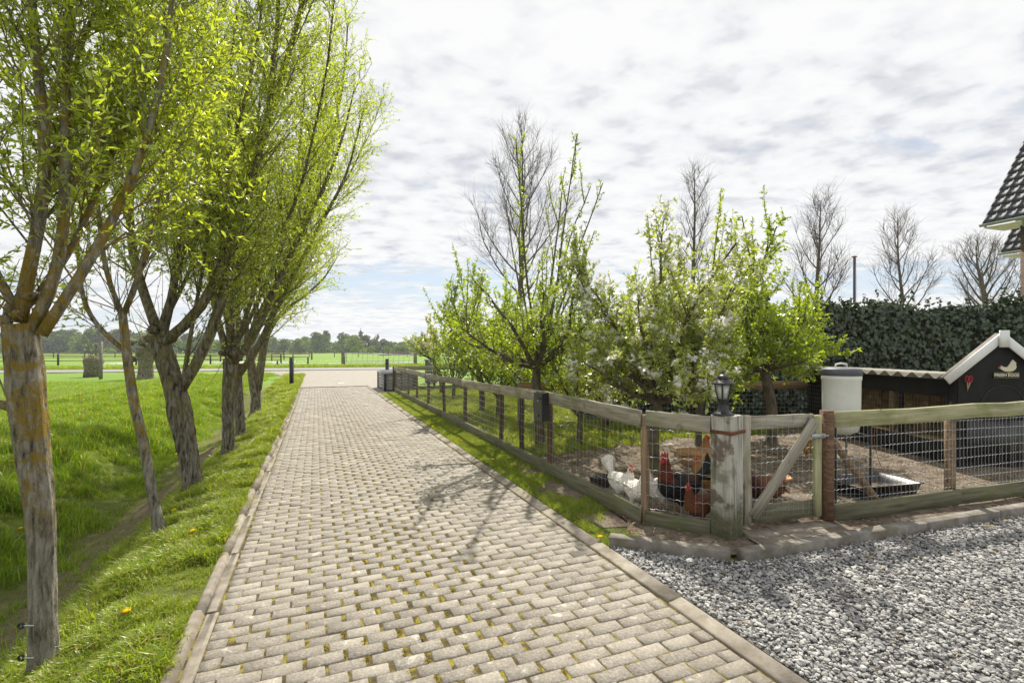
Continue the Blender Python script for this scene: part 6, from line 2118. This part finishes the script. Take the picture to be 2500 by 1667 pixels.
M['comb'] = flat('red comb', (0.50, 0.02, 0.03), rough=0.5)
fm = bpy.data.materials.new('feathered body'); fm.use_nodes = True
t_ = NT(fm.node_tree)
v_ = t_.add('ShaderNodeTexCoord').outputs['Object']
c_ = t_.add('ShaderNodeAttribute', {'attribute_name': 'tone'}).outputs['Color']
vo = t_.add('ShaderNodeTexVoronoi', None, Vector=t_.add('ShaderNodeMapping', None, Vector=v_, Scale=(0.55, 1, 0.8)).outputs[0], Scale=75.0)
sh_ = t_.math('ADD', t_.math('ADD', 0.62, t_.math('MULTIPLY', vo.outputs['Distance'], 0.4)), t_.math('MULTIPLY', t_.noise(t_.add('ShaderNodeMapping', None, Vector=v_, Scale=(0.35, 1, 1)).outputs[0], 45, 5, 0.7), 0.45))
c2_ = t_.mix(1.0, c_, t_.add('ShaderNodeCombineXYZ', None, i0=sh_, i1=sh_, i2=sh_).outputs[0], 'MULTIPLY')
b_ = t_.add('ShaderNodeBsdfPrincipled', None, Base_Color=c2_, Roughness=0.62)
b_.inputs['Specular IOR Level'].default_value = 0.25
t_.put(b_, 'Normal', t_.add('ShaderNodeBump', None, Strength=1.0, Distance=0.010, Height=vo.outputs['Distance']).outputs[0])
o_ = t_.add('ShaderNodeOutputMaterial'); t_.nt.links.new(b_.outputs[0], o_.inputs[0])
M['feather'] = fm


def plain(c, c2=None, axis=2, lo=0.2, hi=0.35):
    c = np.array(c); c2 = c if c2 is None else np.array(c2)
    return lambda p: c + (c2 - c) * smooth(p[:, axis], lo, hi)[:, None]


def roo(p):
    nk = (smooth(p[:, 0], 0.03, 0.09) * smooth(p[:, 2], 0.275, 0.325))[:, None]
    sd_ = (smooth(-p[:, 0], 0.03, 0.10) * smooth(p[:, 2], 0.28, 0.32))[:, None]
    c = np.array([0.012, 0.012, 0.014]) * (1 - nk) + np.array([0.115, 0.022, 0.010]) * nk
    return c * (1 - sd_ * .5) + np.array([0.10, 0.025, 0.012]) * sd_ * .5


W_ = (0.74, 0.71, 0.64)
gzl = 0.03
g_ = lambda u, v: np.array([*ground_at(u, v, gzl)[:2], gzl - 0.008])
chicken('white_hen', 'white hen with tall fanned tail standing by the rubber bowl', g_(1517, 1227), R(-62), 0.92, plain(W_), tail_fan(13, 0.23, 0.95, 1.3, 0.055), comb=1.0, seed=1)
chicken('white_hen', 'white hen facing the fence with its breast to the corner post', g_(1553, 1246), R(-72), 0.90, plain(W_), tail_hen(0.12), 0.01, -0.01, seed=2)
chicken('white_hen', 'white hen with pink legs turned left in front of the rooster', g_(1610, 1247), R(205), 0.96, plain(W_), tail_hen(0.13), 0.0, 0.01, tailcol=(0.05, 0.05, 0.05), legcol=(0.52, 0.34, 0.28), seed=3)
chicken('rooster', 'big black rooster with dark red neck and curved black tail', g_(1656, 1257), R(190), 1.14, roo, tail_rooster, 0.01, -0.035, 1.5, (0.010, 0.014, 0.014), (0.013, 0.012, 0.013), rooster=True, seed=4, group=None)
chicken('brown_hen', 'russet brown hen standing in front beside the timber post', g_(1706, 1286), R(206), 0.86, plain((0.145, 0.055, 0.024), (0.105, 0.034, 0.015)), tail_hen(0.11), 0.02, -0.01, tailcol=(0.21, 0.105, 0.055), seed=5)
chicken('buff_hen', 'golden buff hen standing upright behind the rooster', g_(1693, 1168), R(-12), 1.12, plain((0.40, 0.245, 0.115), (0.29, 0.135, 0.045), 2, 0.28, 0.40), tail_hen(0.12), 0.035, -0.02, 0.8, (0.55, 0.44, 0.29), (0.35, 0.205, 0.09), seed=6)
chicken('buff_hen', 'buff hen half hidden behind the timber post', g_(1737, 1224), R(160), 1.0, plain((0.31, 0.165, 0.065)), tail_hen(), 0.02, -0.02, 0.8, seed=7)
chicken('brown_hen', 'dark-necked brown hen behind the gate brace', g_(1866, 1252), R(186), 1.05, plain((0.15, 0.058, 0.025), (0.05, 0.016, 0.011), 0, 0.02, 0.11), tail_hen(), -0.03, 0.0, 1.0, (0.42, 0.22, 0.10), seed=8)
chicken('buff_hen', 'pale buff hen far back between tank stand and gate', g_(1979, 1128), R(60), 1.05, plain((0.50, 0.30, 0.11)), tail_hen(), 0.0, 0.0, 0.8, seed=9)

# straw, twigs and leaf bits littering the run
def bit(i):
    r = np.random.default_rng(700 + i)
    L = r.uniform(0.02, 0.075)
    V, F = tube_arr(np.array([(-L / 2, 0, 0.003), (0, r.uniform(-0.008, 0.008), 0.006), (L / 2, 0, 0.003)]), np.array([0.0012, 0.002, 0.0012]) * r.uniform(0.8, 1.8), 4)
    return proto('litter_bit', mesh_np('litter_bit', V, F, M['litter'][i % 3]))


M['litter'] = [flat('straw', (0.42, 0.34, 0.19), rough=0.9), flat('dry twig', (0.13, 0.095, 0.06), rough=0.9), flat('dead leaf', (0.20, 0.12, 0.06), rough=0.9)]
q = np.c_[rng.uniform(0.2, 8.0, 9000), rng.uniform(3.7, 10.0, 9000)]
q = q[inside(soil_poly, q)]
scatter('run_litter', np.c_[q, np.full(len(q), 0.03)], rng.uniform(0.6, 1.6, len(q)), [bit(i) for i in range(9)], 0.2)
q = np.c_[rng.uniform(0.2, 6.5, 420), rng.uniform(1.4, 5.0, 420)]
q = q[inside(grav_poly, q)]
scatter('gravel_litter', np.c_[q, np.full(len(q), 0.035)], rng.uniform(0.8, 2.2, len(q)), [bit(20 + i) for i in range(9)], 0.2)

# ------------------------------------------------------------------ storage box, cabinet, bollards
M['box_grey'] = mk('grey plank plastic', [(0.3, (0.24, 0.24, 0.23)), (0.7, (0.34, 0.335, 0.32))], scale=6, stretch=(1, 1, 5), rough=0.7, bump=0.2)
M['box_dark'] = mk('charcoal plastic', [(0.3, (0.025, 0.027, 0.03)), (0.7, (0.05, 0.053, 0.058))], scale=12, rough=0.55, bump=0.1)
M['lid_grey'] = mk('grey lid', [(0.3, (0.22, 0.23, 0.25)), (0.7, (0.32, 0.33, 0.35))], scale=8, rough=0.4, bump=0.05)
A = st(*(to_st(-4.93, 18.75)))
sb = thing('storage_box', 'grey plastic garden storage box with charcoal corners beside the fence end', 'storage box', (A[0], A[1], 0.01), None, RA)
LX, LY, LZ = 1.15, 2.2, 0.66                  # local x across, y along the driveway
for z in range(5):
    zz = 0.04 + z * 0.12
    for (lo, hi) in (((0.03, 0.0, zz), (LX - 0.03, 0.03, zz + 0.114)), ((0.0, 0.03, zz), (0.03, LY - 0.03, zz + 0.114)), ((LX - 0.03, 0.03, zz), (LX, LY - 0.03, zz + 0.114)), ((0.03, LY - 0.03, zz), (LX - 0.03, LY, zz + 0.114))):
        g = Geo(); g.box(lo, hi); part('panel', g.mesh('panel', M['box_grey']), sb, local=True)
for x in (0.0, LX):
    for y in (0.0, LY):
        g = Geo(); g.box((x - 0.035, y - 0.035, 0), (x + 0.035, y + 0.035, LZ)); part('corner_post', g.mesh('corner_post', M['box_dark']), sb, local=True)
V = [(-0.05, -0.05, LZ + 0.002), (LX + 0.05, -0.05, LZ + 0.002), (LX + 0.05, LY + 0.05, LZ + 0.002), (-0.05, LY + 0.05, LZ + 0.002), (-0.05, -0.05, LZ + 0.06), (LX + 0.05, -0.05, LZ + 0.10), (LX + 0.05, LY + 0.05, LZ + 0.10), (-0.05, LY + 0.05, LZ + 0.06)]
ld = part('lid', mesh_np('lid', V, np.array([(0, 3, 2, 1), (4, 5, 6, 7), (0, 1, 5, 4), (1, 2, 6, 5), (2, 3, 7, 6), (3, 0, 4, 7)]), M['lid_grey']), sb, local=True)
for i in range(5):
    y = 0.1 + i * 0.45
    g = Geo(); V = [(0.0, y, LZ + 0.064), (LX, y, LZ + 0.100), (LX, y + 0.2, LZ + 0.100), (0.0, y + 0.2, LZ + 0.064)]
    V += [(a, b, c + 0.008) for a, b, c in V]
    g.put(V, [(0, 3, 2, 1), (4, 5, 6, 7), (0, 1, 5, 4), (1, 2, 6, 5), (2, 3, 7, 6), (3, 0, 4, 7)])
    part('rib', g.mesh('rib', M['lid_grey']), ld, local=True)

kp = px(1053, 880, 23.6)
kb = thing('utility_cabinet', 'plain grey metal cabinet standing behind the plank fence', 'cabinet', (kp[0], kp[1], 0))
bm = bmesh.new(); bmesh.ops.create_cube(bm, size=1.0)
for v in bm.verts:
    v.co = Vector((v.co.x * 0.55, v.co.y * 0.4, (v.co.z + 0.5) * 1.12))
bmesh.ops.bevel(bm, geom=list(bm.edges), offset=0.02, segments=2, affect='EDGES')
me = bpy.data.meshes.new('cabinet'); bm.to_mesh(me); bm.free(); me.materials.append(M['grey_plastic']); part('cabinet', me, kb, local=True)
g = Geo(); g.box((-0.31, -0.24, 1.10), (0.31, 0.24, 1.16)); part('roof', g.mesh('roof', M['lid_grey']), kb, local=True)
g = Geo(); g.box((-0.24, -0.212, 0.1), (0.24, -0.203, 1.02)); part('door', g.mesh('door', M['grey_plastic']), kb, local=True)


def bollard(p, h, label):
    t = thing('driveway_bollard', label, 'bollard', (p[0], p[1], 0), 'bollards flanking the driveway mouth')
    beam('shaft', (p[0], p[1], -0.1), (p[0], p[1], h), 0.15, 0.15, M['black'], t, up=(1, 0, 0), ch=0.012, segs=1, wob=0)
    g = Geo(); g.box((p[0] - 0.08, p[1] - 0.08, h), (p[0] + 0.08, p[1] + 0.08, h + 0.02)); part('cap', g.mesh('cap', M['black']), t)
    g = Geo(); g.box((p[0] - 0.076, p[1] - 0.079, h - 0.22), (p[0] + 0.076, p[1] - 0.0755, h - 0.15)); part('reflector', g.mesh('reflector', M['box_dark']), t)


bollard(ground_at(712, 942), 1.25, 'square black bollard on the grass verge at the ditch end')
bollard((-6.25, 24.2), 1.15, 'square black bollard beside the storage box')

# ------------------------------------------------------------------ field gate, field posts and fences beyond the road
fgx0, fgx1, fgy = -18.85, -10.8, 54.0
fg_ = thing('field_gate', 'long galvanised tubular gate into the meadow across the road', 'gate', (fgx0, fgy, 0))
zt0, zt1 = 1.28, 1.02
g = Geo(); g.tube(np.array([(fgx0 + 0.35, fgy, zt0), (fgx1 - 0.15, fgy, zt1)]), np.full(2, 0.045), 8); part('top_bar', g.mesh('top_bar', M['zinc']), fg_)
for z in (0.18, 0.40):
    g = Geo(); g.tube(np.array([(fgx0 + 0.35, fgy, z), (fgx1 - 0.15, fgy, z)]), np.full(2, 0.03), 8); part('bar', g.mesh('bar', M['zinc']), fg_)
for i in range(14):
    f = i / 13; x = fgx0 + 0.35 + (fgx1 - fgx0 - 0.5) * f
    g = Geo(); g.tube(np.array([(x, fgy, 0.18), (x + (0.08 if 0 < i < 13 else 0), fgy, zt0 + (zt1 - zt0) * f)]), np.full(2, 0.035 if i in (0, 13) else 0.018), 6); part('upright', g.mesh('upright', M['zinc']), fg_)
for x, lab in ((fgx0, 'thick mossy gate post carrying the hinges of the field gate'), (fgx1, 'thick mossy gate post at the latch end of the field gate')):
    t = thing('gate_post', lab, 'post', (x, fgy, 0))
    beam('shaft', (x, fgy, -0.2), (x, fgy, 1.38), 0.36, 0.36, M['base_board'], t, up=(1, 0, 0), ch=0.05, segs=2)
    g = Geo(); g.box((x - 0.02, fgy - 0.2, 0.9), (x + 0.02 + (0.38 if x == fgx0 else 0.0), fgy - 0.16, 0.96)); part('strap', g.mesh('strap', M['zinc']), t)
for u, v0, v1 in ((752, 872, 893.5), (677, 881, 893)):
    q = ground_at(u, v1)
    t = thing('field_post', 'short dark post in the daisies at the meadow edge', 'post', tuple(q), 'short posts at the meadow edge')
    beam('shaft', q - [0, 0, 0.1], q + [0, 0, (v1 - v0) / FPX * q[1]], 0.13, 0.13, M['post_dark'], t, up=(1, 0, 0), ch=0.02, segs=2)
    beam('cap', q + [0, 0, (v1 - v0) / FPX * q[1] + 0.001], q + [0, 0, (v1 - v0) / FPX * q[1] + 0.03], 0.10, 0.10, M['post_dark'], t, up=(1, 0, 0), ch=0.03, segs=1)


def field_fence(a, b, n, h, label, rails=2):
    a = np.array(a, float); b = np.array(b, float)
    t = thing('field_fence', label, 'fence', (*a, 0))
    for i in range(n + 1):
        q = a + (b - a) * i / n + rng.normal(0, 0.05, 2)
        beam('post', P3(q, -0.1), P3(q, h * rng.uniform(0.92, 1.06)), 0.13, 0.13, M['post_dark'], t, up=(1, 0, 0), segs=1)
        if i < n:
            q2 = a + (b - a) * (i + 1) / n
            for r_ in range(rails):
                z = h * (0.85 - 0.42 * r_)
                beam('rail', P3(q, z), P3(q2, z + rng.normal(0, 0.02)), 0.05, 0.09, M['post_pale'], t, segs=1)


field_fence((-62, 47.5), (-27, 56.5), 10, 1.15, 'nearest brown post and rail fence along the far side of the road')
field_fence((-78, 66), (-34, 82), 11, 1.2, 'second post and rail fence deeper in the meadow')
field_fence((-34, 82), (-40, 60), 5, 1.15, 'short post and rail fence joining two meadow fences')
field_fence((-95, 100), (-20, 118), 14, 1.3, 'farthest thin fence line crossing the meadow', 1)

# pollard stump with a post
q = ground_at(226, 920)
sp_ = thing('willow_stump', 'dark cut willow stump with thin shoots beside the far road', 'stump', tuple(q))
V, F = bark_tube(np.array([q - [0, 0, 0.1], q + [0, 0, 0.5], q + [0.05, 0, 0.95], q + [0, 0, 1.2]]), np.array([0.42, 0.38, 0.48, 0.36]), 16, 0.12, 0.06, 5)
part('stem', mesh_np('stem', V, np.concatenate([F, caps(16, 4)]), M['bark'], True), sp_)
g = Geo()
for i in range(14):
    a = walk(q + [rng.normal(0, 0.2), 0, 1.1], (rng.normal(0, 0.3), 0, 1), rng.uniform(0.8, 2.2), 5, 0.08); g.tube(a, np.linspace(0.018, 0.006, 6), 4)
part('shoots', g.mesh('shoots', M['bare_twig']), sp_, kind='stuff')
q = ground_at(246, 925)
t = thing('field_post', 'tall thin grey post standing against the willow stump', 'post', tuple(q))
beam('shaft', q - [0, 0, 0.1], q + [0, 0, 2.1], 0.13, 0.13, M['kerb2'], t, up=(1, 0, 0), segs=2)
beam('cap', q + [0, 0, 2.101], q + [0, 0, 2.14], 0.10, 0.10, M['kerb2'], t, up=(1, 0, 0), ch=0.03, segs=1)
for k_ in range(2):                            # insulators on the nearest willow
    q = dx(58, 1436 + 74 * k_, 2.60)
    t = thing('fence_insulator', ('upper', 'lower')[k_] + ' black ring insulator screwed into the lichened willow trunk', 'insulator', tuple(q))
    a = np.linspace(0, 2 * math.pi, 15)
    g = Geo(); g.tube(np.stack([-0.022 + 0.014 * np.cos(a), np.zeros(15), 0.014 * np.sin(a)], 1), np.full(15, 0.006), 6); part('ring', g.mesh('ring', M['black'], True), t, local=True)
    g = Geo(); g.tube(np.array([(-0.01, 0, 0), (0.05, 0, 0)]), np.full(2, 0.005), 6); part('screw', g.mesh('screw', M['zinc'], True), t, local=True)

# ------------------------------------------------------------------ far trees
def far_tree(label, u, Y, w, h, kind, seed, trunk=0.12, nq=1100, round_=False):
    r = np.random.default_rng(seed)
    b = np.array([(u - 1250) / FPX * Y, Y, 0.0])
    t = thing('far_tree', label, 'tree', tuple(b), 'trees of the far wood edge')
    g = Geo()
    g.tube(np.array([(0, 0, -0.2), (0, 0, h * 0.4), (r.normal(0, 0.3), 0, h * 0.8)]), np.array([0.035, 0.028, 0.01]) * h, 6)
    part('trunk', g.mesh('trunk', M['bare_twig']), t, local=True)
    lob = []
    nl = 1 if round_ else 11
    for i in range(nl):
        zf = (i + 0.5) / nl
        wz = math.sin(min(1, 0.25 + zf * 0.85) * math.pi) ** 0.6
        lob.append((r.normal(0, 0.24) * w * wz, r.normal(0, 0.2) * w * wz, h * (trunk + (0.86 - trunk) * zf), w * 0.30 * r.uniform(0.7, 1.2) * (0.6 + 0.4 * wz), h * 0.17 * r.uniform(0.8, 1.2)))
    if round_:
        lob = [(0, 0, h * 0.62, w * 0.48, h * 0.38)]
    n = nq // len(lob)
    P = []
    for (x, y, z, rx, rz) in lob:
        d = r.normal(0, 1, (n, 3)); d /= np.linalg.norm(d, axis=1)[:, None]
        P.append(np.array([x, y, z]) + d * [rx, rx, rz] * r.uniform(0.75, 1.08, (n, 1)))
    P = np.concatenate(P)
    a = r.normal(0, 1, (len(P), 3)); a /= np.linalg.norm(a, axis=1)[:, None]
    c = np.cross(a, r.normal(0, 1, (len(P), 3))); c /= np.linalg.norm(c, axis=1)[:, None]
    s_ = (0.05 * h if not round_ else 0.07 * h) * r.uniform(0.6, 1.4, (len(P), 1))
    V = np.stack([P - a * s_, P + c * s_ * 0.7, P + a * s_, P - c * s_ * 0.7], 1).reshape(-1, 3)
    part('crown', mesh_np('crown', V, np.arange(len(V)).reshape(-1, 4), M[('far_leaf', 'far_leaf2', 'far_leaf3')[kind]]), t, local=True, kind='stuff')


FL = ('dark green tree in the wood edge beyond the meadow', 'fresh green tree in the wood edge beyond the meadow', 'thin greyish tree in the wood edge beyond the meadow')
rr_ = np.random.default_rng(77)
us = np.arange(-120, 1560, 27)
for i, u in enumerate(us):
    uu = u + rr_.normal(0, 9)
    topv = np.interp(uu, [-120, 100, 200, 330, 420, 520, 640, 720, 770, 800, 850, 900, 960, 1040, 1200, 1560], [826, 818, 808, 812, 822, 824, 822, 830, 822, 816, 820, 834, 838, 832, 826, 822]) + rr_.normal(0, 4)
    Y = 235 + rr_.uniform(0, 45)
    hh = (CH + (HZ - topv) / FPX * Y) * 1.14
    kd = int(rr_.choice([0, 0, 1, 1, 2])) if not 770 < uu < 860 else 0
    far_tree(FL[kd], uu, Y, hh * rr_.uniform(1.0, 1.6), hh, kd, 900 + i, 0.06, 1300)
for i, u in enumerate((866, 906, 943, 969, 979, 989)):
    far_tree('small ball-shaped pollard tree on the meadow before the wood', u, 215, 3.4, 3.4, 1, 960 + i, 0.3, 500, True)
for i, u in enumerate((455, 610, 880, 920, 1030, 1060)):
    far_tree('thin-topped tree rising above the wood beyond the meadow', u, 292, 4.0, 11.6 + 1.4 * (i % 3), 2, 980 + i, 0.5, 110)
g = Geo()
n = 24000
xw = rng.uniform(-330, 110, n)
Pw = np.stack([xw, 285 + rng.uniform(-4, 8, n), rng.uniform(0, 1, n) ** 0.8 * (6.6 + 1.6 * np.sin(xw * 0.09) + 1.1 * np.sin(xw * 0.31))], 1)
a = rng.normal(0, 1, (n, 3)); a /= np.linalg.norm(a, axis=1)[:, None]
c = np.cross(a, rng.normal(0, 1, (n, 3))); c /= np.linalg.norm(c, axis=1)[:, None]
s_ = rng.uniform(0.4, 0.9, (n, 1))
V = np.stack([Pw - a * s_, Pw + c * s_ * 0.7, Pw + a * s_, Pw - c * s_ * 0.7], 1).reshape(-1, 3)
wd_ = part('woodland', mesh_np('woodland', V, np.arange(4 * n).reshape(-1, 4), M['far_leaf']), None, kind='stuff')
# far understory bushes hiding the foot of the wood
# brush heap in the meadow
q = px(972, 862, 150); q[2] = 0
bh = thing('brush_heap', 'low brown heap of brushwood lying in the far meadow', 'heap', tuple(q))
g = Geo()
for i in range(160):
    a = rng.uniform(0, 6.28); r_ = 3.5 * math.sqrt(rng.random()); c = np.array([r_ * math.cos(a) * 1.6, r_ * math.sin(a), max(0.05, 1.2 * (1 - r_ / 3.6))])
    d = rng.normal(0, 1, 3) * [1, 1, 0.25]
    g.tube(np.array([c - d * 0.8, c, c + d * 0.8]), np.full(3, 0.07), 4)
part('branches', g.mesh('branches', M['bare_twig']), bh, local=True, kind='stuff')

# ------------------------------------------------------------------ dandelions
hd_ = lathe([(0.0, 0.0), (0.010, 0.001), (0.018, 0.006), (0.019, 0.009), (0.010, 0.013), (0.0, 0.014)], 9, M['yellow'], 'dandelion', False)
stm = tube_arr(np.array([(0, 0, -0.09), (0.004, 0, -0.04), (0, 0, 0.003)]), np.full(3, 0.0022), 5)
sm_ = mesh_np('stem', stm[0], stm[1], M['grass'])


def dandelion(x, y, h, label, group, big=1.0):
    z = float(gz(x, y))
    o = bpy.data.objects.new('dandelion', hd_); COL.objects.link(o)
    o.location = (x, y, z + h); o.rotation_euler = (rng.normal(0, 0.25), rng.normal(0, 0.25), rng.uniform(0, 6)); o.scale = (big,) * 3
    tag(o, label, 'flower', group)
    s_ = bpy.data.objects.new('stem', sm_); COL.objects.link(s_); s_.parent = o


nb = 0
while nb < 85:
    s, t = rng.uniform(3.0, 20), rng.uniform(-7.5, -2.6)
    if vnoise(s, t, 1.2, 2) < -0.25:
        continue
    p = st(s, t)
    dandelion(p[0], p[1], rng.uniform(0.09, 0.16), 'yellow dandelion flowering on the grassy bank beyond the willows', 'dandelions on the ditch bank', rng.uniform(1.0, 1.7)); nb += 1
for u, v in ((308, 1496), (424, 1226), (702, 1043), (742, 1010), (470, 1305), (590, 1130)):
    p = ground_at(u, v)
    dandelion(p[0], p[1], 0.05, 'yellow dandelion on the mown verge between willows and kerb', 'dandelions on the left verge', 1.3)
for u, v in ((1056, 1048), (1073, 1049), (1100, 1058), (1127, 1082), (1203, 1130), (1465, 1325), (1120, 1078), (980, 985)):
    p = ground_at(u, v)
    dandelion(p[0], p[1], 0.045, 'yellow dandelion in the strip between fence and driveway', 'dandelions beside the fence', 1.3)

# ------------------------------------------------------------------ the air between here and the wood
hm = bpy.data.materials.new('thin haze'); hm.use_nodes = True
hn = NT(hm.node_tree)
pv = hn.add('ShaderNodeVolumePrincipled', None, Color=(0.86, 0.92, 1.0, 1), Density=0.00042, Anisotropy=0.2)
ho_ = hn.add('ShaderNodeOutputMaterial'); hn.nt.links.new(pv.outputs[0], ho_.inputs['Volume'])
g = Geo(); ex = float(np.abs(np.stack([GX, GY])).max()) + 60
g.box((-ex, -ex, -1.6), (ex, ex, 20.0))
part('haze', g.mesh('haze', hm), None, kind='stuff')
